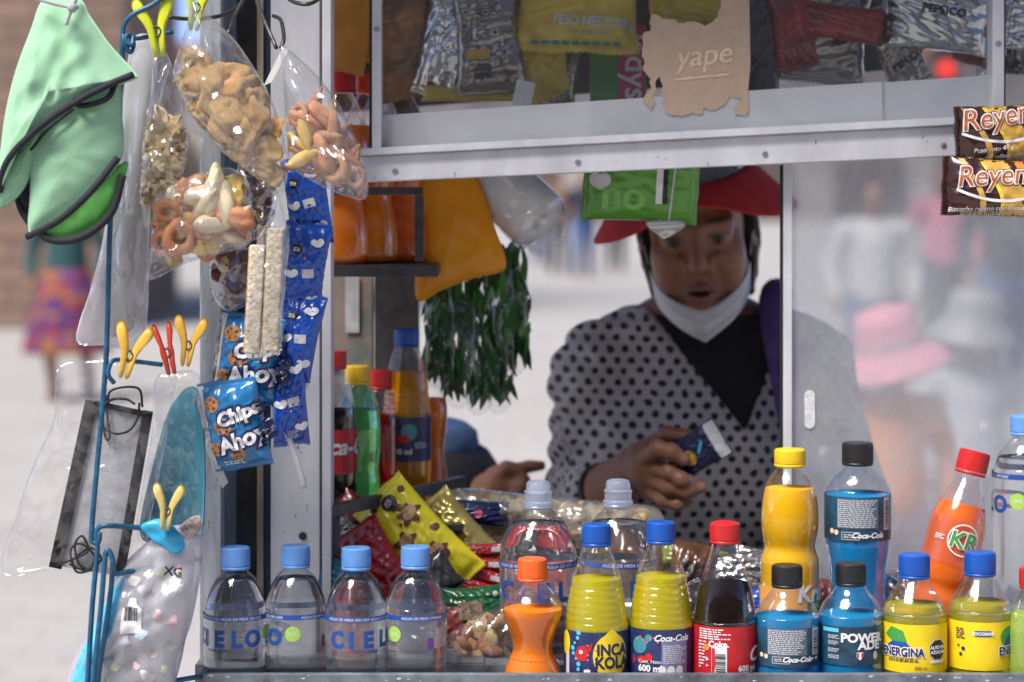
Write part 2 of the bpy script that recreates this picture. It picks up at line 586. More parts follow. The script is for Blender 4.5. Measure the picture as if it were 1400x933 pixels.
# ------------------------------------------------------------------ the kiosk
FLOOR, COUNT = .92, .975
KX0, KX1 = -.345, .78
def kiosk():
    base = Vector(((KX0 + KX1) / 2, 2.84, 0))
    k = thing('snack_kiosk', 'aluminium and glass street kiosk crowded with drinks and snacks', 'kiosk', base)
    P = lambda name, vf, mat, parent=k, **kw: part(name, vf, mat, parent, world=True, **kw)
    w = KX1 - KX0; cx = (KX0 + KX1) / 2
    P('cabinet', box(cx, 2.86, .53, w - .02, .54, .75, .006), M_ALU2, smooth=False)
    for sx in (-1, 1):
        for sy in (2.64, 3.07):
            wh = part('wheel', lathe([(.02, -.02), (.07, -.02), (.075, -.01), (.075, .01), (.07, .02), (.02, .02)], 24), pm('rubber', (.02, .02, .02), rough=.8), k,
                      loc=(sx * (w / 2 - .1), sy - base.y, .075), rot=(0, math.radians(90), 0))
            P('caster_fork', box(cx + sx * (w / 2 - .1), sy, .13, .06, .03, .1, .003), M_DARKM, smooth=False)
    P('tray_floor', box(cx, 2.585, FLOOR - .006, w, .10, .012), M_TRAY, smooth=False)
    # front lip of the bottle tray
    a = W(272, 921.5, 2.53)
    P('tray_lip', box((a.x + KX1) / 2, 2.534, a.z - .045, KX1 - a.x, .008, .09, .0015), M_TRAY, smooth=False)
    P('tray_end', box(a.x + .003, 2.585, a.z - .045, .006, .09, .09, .001), M_TRAY, smooth=False)
    P('tray_back', box(cx, 2.634, .947, w, .005, .056), M_TRAY, smooth=False)
    P('counter', box(cx, 2.885, COUNT - .008, w, .495, .016, .001), M_TRAY, smooth=False)
    P('roof', box(cx + .05, 3.02, 2.05, w + .4, .95, .05, .005), M_ALU2, smooth=False)
    P('roof_trim', box(cx + .05, 2.535, 2.05, w + .42, .02, .08, .003), M_ALU, smooth=False)
    # left corner post, several pressed profiles side by side
    def up(x0, x1, D, d1, mat, name, z0=FLOOR + .003, z1=2.03):
        A = W(x0, 500, D).x; B = W(x1, 500, D).x
        return P(name, box((A + B) / 2, (D + d1) / 2, (z0 + z1) / 2, B - A, d1 - D, z1 - z0, .0012), mat, smooth=False)
    up(273, 302, 2.655, 2.69, M_ALU2, 'corner_post')
    up(300, 322, 2.70, 2.72, pm('dark_bluegrey_metal', (.16, .2, .27), rough=.5, metal=.3, var=.3, vscale=20, vst=(2, 2, .3)), 'post_channel')
    up(322, 352, 2.725, 2.74, M_DARKM, 'post_recess')
    up(351, 360, 2.712, 2.73, pm('raw_wood', (.5, .4, .28), rough=.8, var=.3, vscale=60, vst=(1, 1, .1)), 'wooden_strip')
    up(359, 371, 2.718, 2.735, pm('navy_metal', (.04, .06, .11), rough=.5, metal=.3), 'post_recess')
    up(370, 441, 2.70, 2.73, M_ALU, 'corner_post')
    up(440.5, 452.5, 2.688, 2.735, M_ALU, 'edge_trim')
    # screw in the post
    sp = W(414, 733, 2.6995)
    sc = P('screw', [(Vector(v) + sp)[:] for v in [(x, z - .0, y) for x, y, z in []]] and None or ([(sp.x + .0045 * math.cos(i * .5236) * q, sp.y - .0015 * (1 - (q - .5) * .6), sp.z + .0045 * math.sin(i * .5236) * q) for q in (1, .55) for i in range(12)],
                   [(i, (i + 1) % 12, 12 + (i + 1) % 12, 12 + i) for i in range(12)] + [tuple(range(12, 24))]), M_GREYW)
    # scuffs, rust bloom and tape residue on the post and rail
    r = random.Random(9); sh = []; sh2 = []
    for i in range(46):
        px, py = (r.choice([r.uniform(374, 440), r.uniform(276, 299)]), r.uniform(380, 740))
        D_ = 2.6993 if px > 310 else 2.6543
        q = W(px, py, D_); s_ = r.uniform(.0006, .0022); n_ = r.randint(5, 8); el = r.uniform(.3, 3)
        pts = [(q.x + s_ * r.uniform(.5, 1.4) * math.cos(6.283 * j / n_), D_, q.z + s_ * el * r.uniform(.5, 1.3) * math.sin(6.283 * j / n_)) for j in range(n_)]
        sh.append((pts, [tuple(range(n_))]))
    P('scuffs', join(*sh), pm('grime', (.34, .33, .33), rough=.8, var=.3, vscale=200), smooth=False)['kind'] = 'stuff'
    for i in range(13):
        px = r.uniform(500, 1300); py = 234 - (px - 500) * .046 + r.uniform(-14, 14)
        q = W(px, py, 2.7676); s_ = r.uniform(.0004, .0012); el = r.uniform(.4, 4)
        sh2.append(([(q.x + s_ * math.cos(6.283 * j / 6) * r.uniform(.6, 1.3), 2.7676, q.z + s_ * el * math.sin(6.283 * j / 6)) for j in range(6)], [tuple(range(6))]))
    P('scuffs', join(*sh2), MATS['grime'], smooth=False)['kind'] = 'stuff'
    # slanting rail under the upper glass: a main bar and a thin lip on top
    def slant(name, x0, x1, yt0, yt1, yb0, yb1, D, d1, mat):
        c = []
        for dd in (D, d1):
            for x, y in ((x0, yb0), (x1, yb1), (x1, yt1), (x0, yt0)):
                p = W(x, y, D); c.append((p.x, dd, p.z))
        bm = bmesh.new()
        vs_ = [bm.verts.new(q) for q in c]
        for f in ((0, 1, 2, 3), (7, 6, 5, 4), (0, 4, 5, 1), (1, 5, 6, 2), (2, 6, 7, 3), (3, 7, 4, 0)): bm.faces.new([vs_[i] for i in f])
        bmesh.ops.bevel(bm, geom=bm.edges[:], offset=.0012, segments=2, affect='EDGES')
        bm.verts.index_update()
        vf = ([v.co[:] for v in bm.verts], [[v.index for v in f.verts] for f in bm.faces]); bm.free()
        return P(name, vf, mat, smooth=False)
    slant('window_rail', 452, 1560, 216.5, 158.5, 252, 202.5, 2.768, 2.81, M_ALU)
    slant('rail_lip', 452, 1560, 205.5, 146.5, 216, 158, 2.760, 2.80, M_ALU)
    slant('upper_rail', 452, 1560, -150, -150, -105, -105, 2.768, 2.81, M_ALU)
    # uprights of the upper glass
    def upr(name, x0, x1, y0, y1, D, d1, mat=M_ALU): return P(name, pbox(x0, x1, y0, y1, D, d1), mat, smooth=False)
    upr('window_frame', 508.5, 521, -104, 206, 2.764, 2.80)
    upr('window_frame', 1357, 1373, -104, 161, 2.764, 2.80)
    # sliding sash on the right
    upr('sash_frame', 1071, 1083, 224, 873, 2.803, 2.82)
    gasket = pm('black_gasket', (.012, .012, .013), rough=.7)
    upr('gasket', 1067.6, 1070.8, 226, 873, 2.806, 2.818, gasket)
    upr('gasket', 504.8, 508.2, -104, 205, 2.768, 2.79, gasket)
    upr('gasket', 1373.2, 1375, -104, 160, 2.768, 2.785, gasket)
    upr('gasket', 436.6, 439.8, -104, 860, 2.697, 2.70, pm('seam_shadow_line', (.1, .1, .11), rough=.8))  # thin dark strip drawn for the shadow in the post's seam, no gasket
    for sx, sy in ((540, 234), (790, 222), (1046, 211), (1290, 199), (515, 40), (1365, 60)):
        q = W(sx, sy, 2.7635 if sy < 100 else 2.7672)
        P('screw', ([(q.x + .0034 * math.cos(i * .5236) * m_, q.y - .0012 * (1.4 - m_), q.z + .0034 * math.sin(i * .5236) * m_) for m_ in (1, .6) for i in range(12)], [(i, (i + 1) % 12, 12 + (i + 1) % 12, 12 + i) for i in range(12)] + [tuple(range(12, 24))]), pm('dull_screw', (.34, .34, .36), rough=.4, metal=.7))
    # panes
    g_up = film('window_glass', tint=(.93, .95, .95), haze=.02, gloss=.16, rough=.02, bump=0.02, bscale=6, hazecol=(.75, .8, .88), edge=.2)
    m, nt, out = nt_new('dust_and_reflection_glass')  # dust veil whose whitening also paints in the street's pale reflection
    tr = N(nt, 'ShaderNodeBsdfTransparent'); tr.inputs[0].default_value = (.93, .95, .96, 1)
    df = N(nt, 'ShaderNodeBsdfDiffuse'); df.inputs[0].default_value = (.93, .94, .95, 1)
    tl = N(nt, 'ShaderNodeBsdfTranslucent'); tl.inputs[0].default_value = (.93, .94, .95, 1)
    mx = N(nt, 'ShaderNodeMixShader', i_Fac=.6)
    nt.links.new(df.outputs[0], mx.inputs[1]); nt.links.new(tl.outputs[0], mx.inputs[2])
    v1 = coords(nt, (5, 5, 3)); n1 = N(nt, 'ShaderNodeTexNoise', i_Scale=9, i_Detail=9, i_Roughness=.75, i_Distortion=.5); nt.links.new(v1, n1.inputs['Vector'])
    v2 = coords(nt, (1, 1, 1)); n2 = N(nt, 'ShaderNodeTexNoise', i_Scale=5, i_Detail=4); nt.links.new(v2, n2.inputs['Vector'])
    vo = N(nt, 'ShaderNodeTexVoronoi', i_Scale=120); nt.links.new(v2, vo.inputs['Vector'])
    sp_ = N(nt, 'ShaderNodeMapRange'); sp_.inputs['From Min'].default_value = .0; sp_.inputs['From Max'].default_value = .16; sp_.inputs['To Min'].default_value = .12; sp_.inputs['To Max'].default_value = 0
    nt.links.new(vo.outputs['Distance'], sp_.inputs['Value'])
    a1 = N(nt, 'ShaderNodeMath', operation='MULTIPLY_ADD', i_1=.3, i_2=.06); nt.links.new(n1.outputs['Fac'], a1.inputs[0])
    a2 = N(nt, 'ShaderNodeMath', operation='MULTIPLY_ADD', i_1=.34); nt.links.new(n2.outputs['Fac'], a2.inputs[0]); nt.links.new(a1.outputs[0], a2.inputs[2])
    a3 = N(nt, 'ShaderNodeMath', operation='ADD'); nt.links.new(a2.outputs[0], a3.inputs[0]); nt.links.new(sp_.outputs[0], a3.inputs[1])
    m1 = N(nt, 'ShaderNodeMixShader'); nt.links.new(a3.outputs[0], m1.inputs[0]); nt.links.new(tr.outputs[0], m1.inputs[1]); nt.links.new(mx.outputs[0], m1.inputs[2])
    gl = N(nt, 'ShaderNodeBsdfGlossy', i_Roughness=.12)
    m2 = N(nt, 'ShaderNodeMixShader', i_Fac=.07); nt.links.new(m1.outputs[0], m2.inputs[1]); nt.links.new(gl.outputs[0], m2.inputs[2])
    nt.links.new(m2.outputs[0], out.inputs[0])
    P('sliding_pane', pbox(1083.3, 1560, 203, 872, 2.810, 2.812, 0), m, smooth=False)
    P('glass_pane', pbox(521.4, 1206.6, -103, 206, 2.788, 2.790, 0), g_up, smooth=False)
    P('glass_pane', pbox(1207.4, 1356.6, -103, 170, 2.7935, 2.7955, 0), g_up, smooth=False)
    P('glass_pane', pbox(1373.4, 1560, -103, 165, 2.788, 2.790, 0), g_up, smooth=False)
    # pale strip painting in a reflection along the bottom of the upper glass
    strip = film('reflection_strip', tint=(.95, .97, 1), haze=.6, gloss=.15, rough=.2, bump=.1, bscale=12, hazecol=(.93, .95, .97), edge=.1)
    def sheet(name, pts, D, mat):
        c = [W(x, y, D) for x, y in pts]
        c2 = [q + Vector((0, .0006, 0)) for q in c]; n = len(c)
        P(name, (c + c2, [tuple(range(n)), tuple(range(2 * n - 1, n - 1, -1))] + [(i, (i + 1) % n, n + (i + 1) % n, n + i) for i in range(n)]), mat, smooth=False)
    sheet('reflection_strip', [(521.5, 202), (521.5, 158), (1206, 112), (1206, 171)], 2.7865, strip)
    sheet('reflection_strip', [(1208, 171), (1208, 113), (1356, 103), (1356, 163)], 2.7925, strip)
    # finger slot in the sliding pane
    c = W(1107, 560, 2.8085)
    pts = []
    for i in range(20):
        a = 2 * math.pi * i / 20
        pts.append((c.x + .0062 * math.cos(a), c.z + (.016 if math.sin(a) > 0 else -.016) + .0062 * math.sin(a)))
    V = [(x, c.y, z) for x, z in pts] + [(x, c.y + .0012, z) for x, z in pts]
    P('finger_pull', (V, [tuple(range(20)), tuple(range(39, 19, -1))] + [(i, (i + 1) % 20, 20 + (i + 1) % 20, 20 + i) for i in range(20)]), pm('white_plastic_worn', (.75, .77, .77), rough=.5, var=.15, vscale=200), smooth=False)
    # back corner post, back panel with a faded poster
    up(512, 572, 3.10, 3.14, M_DARKM, 'back_post', z0=COUNT)
    A, B = W(430, 0, 3.12).x, W(511, 0, 3.12).x
    P('back_panel', box((A + B) / 2, 3.125, 1.2, B - A, .004, .44), pm('smoky_panel', (.22, .2, .19), rough=.3, var=.3, vscale=12), smooth=False)
    po = P('poster', pbox(452, 509, 372, 505, 3.118, 3.1195, 0), pm('faded_poster', (.34, .24, .2), rough=.5, var=.35, vscale=26, col2=(.12, .17, .16)), smooth=False)
    part('paper_slip', pbox(472, 491, 378, 455, 3.114, 3.115, 0), pm('grey_paper', (.5, .5, .52), rough=.8), k, world=True, smooth=False)
    A = W(1380, 0, 3.1).x
    P('back_post', box(A + .22, 3.12, 1.5, .04, .04, 1.04), M_DARKM, smooth=False)
    P('back_beam', box(cx, 3.12, 1.86, w, .03, .12, .002), M_DARKM, smooth=False)
    # dark valance across the back above head height
    A, B = W(400, 0, 3.13).x, W(1216, 0, 3.13).x
    c4 = [(A, 1.585), (B, 1.645), (B, 1.99), (A, 1.99)]
    P('back_valance', ([(x, 3.10, z) for x, z in c4] + [(x, 3.115, z) for x, z in c4], [(0, 1, 2, 3), (7, 6, 5, 4), (0, 4, 5, 1), (1, 5, 6, 2), (2, 6, 7, 3), (3, 7, 4, 0)]), M_DARKM, smooth=False)
    # upper bottle shelf in the left corner
    zf = W(500, 366, 2.86).z
    P('bottle_shelf', box((W(440, 0, 2.86).x + W(598, 0, 2.86).x) / 2, 2.935, zf - .004, W(598, 0, 2.86).x - W(440, 0, 2.86).x, .15, .014, .001), M_DARKM, smooth=False)
    P('shelf_bar', pbox(446, 578, 256, 267, 2.862, 2.87), M_DARKM, smooth=False)
    P('shelf_bar', pbox(567, 579, 268, 358, 2.862, 2.872), M_DARKM, smooth=False)
    # lower bottle rack: plate, legs, sloping front rail
    x0, x1 = -.245, -.058
    P('rack_plate', box((x0 + x1) / 2, 2.95, 1.098, x1 - x0, .27, .008, .001), M_DARKM, smooth=False)
    for x in (x0 + .01, x1 - .01):
        for y in (2.83, 3.07): P('rack_leg', box(x, y, 1.034, .01, .01, .116), M_DARKM, smooth=False)
    a, b = W(443, 703, 2.70), W(632, 657, 2.985)
    d = (b - a)
    grey = pm('grey_bar', (.1, .1, .105), rough=.45, metal=.4, var=.2)
    bar = box(0, 0, 0, d.length, .012, .0135, .001)
    P('rack_rail', ([(Matrix.Translation((a + b) / 2) @ Matrix.Rotation(math.atan2(d.y, d.x), 4, 'Z') @ Vector(v))[:] for v in bar[0]], bar[1]), grey, smooth=False)
    P('rack_rail_post', box(b.x - .004, b.y, 1.117, .01, .01, .03), grey, smooth=False)
    P('rack_rail_post', box(a.x + .012, a.y + .012, 1.05, .01, .01, .15), grey, smooth=False)
    # chips and scratches in the lip's paint
    r = random.Random(3); sh = []
    for i in range(26):
        px = r.uniform(280, 1395); q = W(px, 921.5 + r.uniform(1.5, 11), 2.5299)
        n = r.randint(5, 8); s = r.uniform(.0006, .003)
        sh.append(poly2d([(q.x + s * r.uniform(.5, 1.5) * math.cos(6.283 * j / n), q.z + s * .5 * r.uniform(.5, 1.3) * math.sin(6.283 * j / n)) for j in range(n)]))
    v, f = many2d(*sh)
    P('paint_chips', ([(x, 2.5297, z) for x, z in v], f), pm('chip_grey', (.5, .52, .55), rough=.6), smooth=False)['kind'] = 'stuff'
    return k
KIOSK = kiosk()
# ------------------------------------------------------------------ bottles
def cap_mesh(r, h, dome=0.0, ribs=40):
    prof = [(r * .97, 0), (r, .0012), (r * .995, h * .8), (r * .965, h - .0012), (r * .88, h), (r * .5, h + dome * .7), (.0005, h + dome)]
    return lathe(prof, 120, rib=(ribs, .0006, .0005, h * .82))

class Bottle:
    """a drink bottle: body, liquid, cap, tamper ring and what is printed on the label"""
    def __init__(self, name, label, cat, prof, cap, capmat, liq=None, level=None, bandmat=None, band=None, group=None, neck=None, seg=48, dome=0, capshape=None, wob=None, ribs=None):
        self.root = thing(name, label, cat, group=group)
        pr = smooth_prof(prof, 5)
        if ribs:   # moulded rings
            z0, z1, n, dep = ribs
            dense = []
            zs = np.array([p[1] for p in pr]); rs = np.array([p[0] for p in pr])
            for z in np.unique(np.concatenate([zs, np.linspace(z0, z1, n * 6)])):
                r = float(np.interp(z, zs, rs))
                if z0 < z < z1: r -= dep * (.5 - .5 * math.cos(2 * math.pi * n * (z - z0) / (z1 - z0)))
                dense.append((r, float(z)))
            pr = dense
        self.prof = pr
        top = prof[-1][1]
        self.zs = np.array([p[1] for p in pr]); self.rs = np.array([p[0] for p in pr])
        body = lathe([(.0008, pr[0][1])] + pr, seg, cap0=False, cap1=False, wob=wob)
        self.body = part('body', body, M_PET, self.root)
        if liq:
            lp = [(max(.001, self.R(z) - .0009), z) for z in np.linspace(pr[0][1] + .0012, level, 40)]
            lp = [(lp[0][0] * .9, lp[0][1] - .0004)] + lp + [(lp[-1][0] - .0008, level + .0003), (lp[-1][0] * .5, level + .0002)]
            part('liquid', lathe(lp, seg), liq, self.root, auto=50)
        cr, ch, cz = cap
        if capshape:
            c = part('cap', lathe(capshape, 64), capmat, self.root, loc=(0, 0, cz), auto=40)
        else:
            c = part('cap', cap_mesh(cr, ch, dome), capmat, self.root, loc=(0, 0, cz), auto=35)
        self.cap = c
        part('tamper_ring', lathe([(cr * .93, -.0042), (cr * .99, -.0036), (cr * .99, -.0008), (cr * .93, -.0006)], 48), capmat, c)
        if band:
            z0, z1 = band
            self.lz = (z0, z1); self.lr = max(self.R(z) for z in np.linspace(z0, z1, 9)) + .0006
            n = 12
            self.band = part('label', lathe([(self.lr, z0 + (z1 - z0) * i / n) for i in range(n + 1)], 64, cap0=False, cap1=False), bandmat, self.root)
    def R(self, z): return float(np.interp(z, self.zs, self.rs))
    def print(self, name, shape, col, ang=0.0, z=None, off=.0005, L=.005, r=None):
        """ang in degrees to the right of the front; z height of the print's middle"""
        r = r or self.lr
        z = sum(self.lz) / 2 if z is None else z
        mat = ink(col) if isinstance(col, str) else col
        return decal(name, shape, cylmap(r, math.radians(ang), z), mat, getattr(self, 'band', self.root), L, off)

def PX(rows, D, floor):
    """silhouette read as (half width px, row) at distance D -> (r, z above the floor)"""
    s = S(D)
    return [(hw * s, CAM_H - (py - HOR) * s - floor) for hw, py in rows]

def zrow(py, D, floor): return CAM_H - (py - HOR) * S(D) - floor

def put(root, px, D, floor, rotz=0, tilt=(0, 0)):
    root.location = ((px - 700) / FPX * D, D, floor)
    root.rotation_euler = (math.radians(tilt[0]), math.radians(tilt[1]), math.radians(rotz))

C_LBLUE = pm('light_blue_cap', (.13, .33, .74), rough=.4, var=.06, vscale=90, sss=.1)
C_BLUE = pm('blue_cap', (.008, .085, .42), rough=.35, var=.08, vscale=90)
C_RED = pm('red_cap', (.55, .018, .02), rough=.35, var=.08, vscale=90)
C_ORANGE = pm('orange_cap', (.85, .13, .02), rough=.4, var=.06, vscale=90)
C_BLACK = pm('black_cap', (.014, .014, .016), rough=.4, var=.1, vscale=90)
C_YEL = pm('yellow_cap', (.85, .55, .012), rough=.38, var=.06, vscale=90)
C_CLEAR = film('milky_sport_cap', tint=(.85, .9, 1), haze=.42, gloss=.25, rough=.2, bump=.1, hazecol=(.72, .8, .95), edge=.2)
L_WATER = liquid('water', (.985, .992, 1), cloud=.015)
L_ORANGE = liquid('orange_soda', (.98, .4, .02), cloud=.9, cloudcol=(1, .27, .01))
L_YELLOW = liquid('yellow_soda', (.98, .92, .08), cloud=.45, cloudcol=(.98, .86, .01))
L_COLA = liquid('cola', (.03, .008, .004), cloud=.6, cloudcol=(.016, .006, .004))
L_BLUE = liquid('blue_sports_drink', (.1, .6, .92), cloud=.52, cloudcol=(.01, .46, .95))
L_JUICE = liquid('mango_juice', (.95, .5, .01), cloud=.96, cloudcol=(1, .56, .006))
L_KR = liquid('red_orange_soda', (.98, .3, .04), cloud=.8, cloudcol=(.98, .2, .015))
L_PALE = liquid('pale_yellow_drink', (.96, .92, .3), cloud=.35, cloudcol=(.9, .82, .06))
L_RED = liquid('red_soda', (.75, .02, .03), cloud=.35, cloudcol=(.6, .01, .015))
L_LIME = liquid('lime_drink', (.75, .9, .3), cloud=.55, cloudcol=(.6, .8, .15))

# ---- water bottles with the pale blue caps
def water_art(b, k=1.0):
    z0, z1 = b.lz; h = z1 - z0
    b.print('blue_band', rect2d(0, 0, 2 * math.pi * b.lr * .998, .0052 * k), 'blue', 0, z1 - .003 * k)
    for a in (-40, 40, 150, -150):
        b.print('band_text', text2d('AGUA DE MESA SIN GAS', .0042 * k, shear=.2), 'white', a, z1 - .003 * k, .0009)
    zc = z0 + h * .46
    for ch, a in zip('CIELO', (-61, -33, -2, 30, 61)):
        b.print('letter', text2d(ch, .0235 * k, bold=.0011), 'blue', a, zc, .0007, L=.003)
    b.print('badge', disc2d(0, 0, .0082 * k), 'lime', 97, zc + .004 * k, .0007)
    b.print('badge_text', text2d('25%', .0052 * k), 'white', 97, zc + .004 * k, .0011)
    b.print('fine_print', fineprint(0, 0, .018 * k, .004 * k, 2, 4), 'grey', 97, zc - .011 * k, .0006)
    b.print('fine_print', fineprint(0, 0, .03 * k, .0028 * k, 2, 5), 'blue', -4, zc - .0125 * k, .0006)
    b.print('purple_mark', rect2d(0, 0, .006 * k, .012 * k), 'purple', 165, zc - .006 * k, .0006)
    b.print('fine_print', fineprint(0, 0, .02 * k, .022 * k, 9, 6), 'lightgrey', 190, zc, .0006)

M_LABELCLEAR = film('clear_label', haze=.09, gloss=.14, rough=.15, bump=.25, bscale=60, hazecol=(.8, .87, 1), edge=.2)
def petal(n, depth, z0, z1):
    def w(a, z):
        if z < z0 or z > z1: return 0
        t = (z - z0) / (z1 - z0)
        return -depth * math.sin(math.pi * t) * max(0, math.cos(n * a)) ** 1.5
    return w
def water_bottle(label, D=D0, floor=FLOOR, base_row=922):
    s = S(D0)
    H_ = .1915
    rows = [(30, 2), (37, .6), (41.5, 6), (42.5, 14), (42, 26), (40, 31), (42.5, 36), (41.5, 47), (42.5, 57), (42.5, 122)]
    prof = [(27 * s, 0), (38 * s, .0015), (42 * s, .007), (42.6 * s, .016), (42.4 * s, .03), (41 * s, .035), (42.6 * s, .041), (42.6 * s, .052), (41.3 * s, .057), (42.6 * s, .063),
            (42.6 * s, .08), (42.6 * s, .122), (41.5 * s, .129), (38 * s, .140), (33 * s, .150), (26 * s, .159), (19 * s, .1645), (16.2 * s, .1675), (16.2 * s, .176)]
    b = Bottle('water_bottle', label, 'bottle', prof, (20.2 * s, .0195, H_ - .0195), C_LBLUE, L_WATER, .157, M_LABELCLEAR, (.078, .123),
               group='small water bottles in the front tray', wob=petal(6, .0016, .125, .16))
    water_art(b)
    return b
wb1 = water_bottle('first water bottle from the left in the front tray, light blue cap')
for i, (px, rz, lab, dz) in enumerate([(322, -22, None, 0), (404, -97, 'second water bottle from the left, green badge facing front, light blue cap', .003),
                             (487, 28, 'third water bottle from the left, first right of the aluminium post', -.003),
                             (568, -135, 'fourth water bottle from the left, in front of the red snack bag', -.002)]):
    o = wb1.root if i == 0 else copy_tree(wb1.root)
    if lab: o['label'] = lab
    put(o, px, D0 + [0, .01, -.004, .004][i], FLOOR, rz)

# ---- larger water bottles with sport caps
def sport_bottle():
    D = 2.69; s = S(D); fl = COUNT
    z = lambda py: zrow(py, D, fl)
    prof = [(40 * s, 0), (51 * s, .005), (52.5 * s, .02), (51 * s, .03), (52.5 * s, .04), (52.5 * s, z(765)), (52.5 * s, z(748)), (50 * s, z(738)), (44 * s, z(726)), (36 * s, z(714)), (27 * s, z(704)), (19 * s, z(697)), (17.5 * s, z(693)), (17.5 * s, z(686))]
    cz = z(690); hh = z(657) - cz
    sh = [(20.5 * s, 0), (20.5 * s, hh * .12), (18.5 * s, hh * .16), (18.5 * s, hh * .45), (19.5 * s, hh * .48), (19.5 * s, hh * .55), (17 * s, hh * .6), (16.5 * s, hh * .85), (15 * s, hh * .95), (10 * s, hh), (.0005, hh * 1.02)]
    b = Bottle('sport_water_bottle', 'large water bottle with milky sport cap behind the small orange soda', 'bottle', prof, (20.5 * s, hh, cz), C_CLEAR, L_WATER, z(715), M_LABELCLEAR, (z(835), z(763)),
               group='sport cap water bottles', capshape=sh, wob=petal(5, .003, z(760), z(712)))
    water_art(b, 1.25)
    return b
sb = sport_bottle()
put(sb.root, 736, 2.69, COUNT, 8)
o = copy_tree(sb.root); o['label'] = 'large water bottle with milky sport cap between the two yellow sodas'
put(o, 845, 2.70, COUNT - .0, 52)

# ---- small orange soda
def z0row(py): return zrow(py, D0, FLOOR)
s0 = S(D0)
def orange_mini():
    z = z0row
    prof = [(22 * s0, 0), (33 * s0, .002), (38.5 * s0, .010), (40 * s0, .022), (39.5 * s0, z(921)), (36 * s0, z(908)), (30 * s0, z(895)), (27.5 * s0, z(886)), (29 * s0, z(873)), (34.5 * s0, z(857)), (40 * s0, z(840)), (41 * s0, z(832)),
            (39 * s0, z(822)), (33 * s0, z(812)), (24 * s0, z(803)), (17.5 * s0, z(797)), (15.5 * s0, z(792)), (15.5 * s0, z(784))]
    b = Bottle('orange_soda_bottle', 'small waisted bottle of orange soda with bright orange cap', 'bottle', prof, (20.3 * s0, z(762.5) - z(788), z(788)), C_ORANGE, L_ORANGE, z(831), dome=.0006)
    # moulded dots round the waist
    r = b.R(z(893)) 
    dots = many2d(*[disc2d(x, yy, .0013, n=8) for yy in (0, -.006) for x in np.arange(-3.14 * r, 3.14 * r, .0046)])
    decal('moulded_dots', dots, cylmap(r, 0, z(895)), pm('soda_dot', (.9, .3, .05), rough=.25), b.body, .01, .0022)
    return b
put(orange_mini().root, 728, D0 - .004, FLOOR, 0)

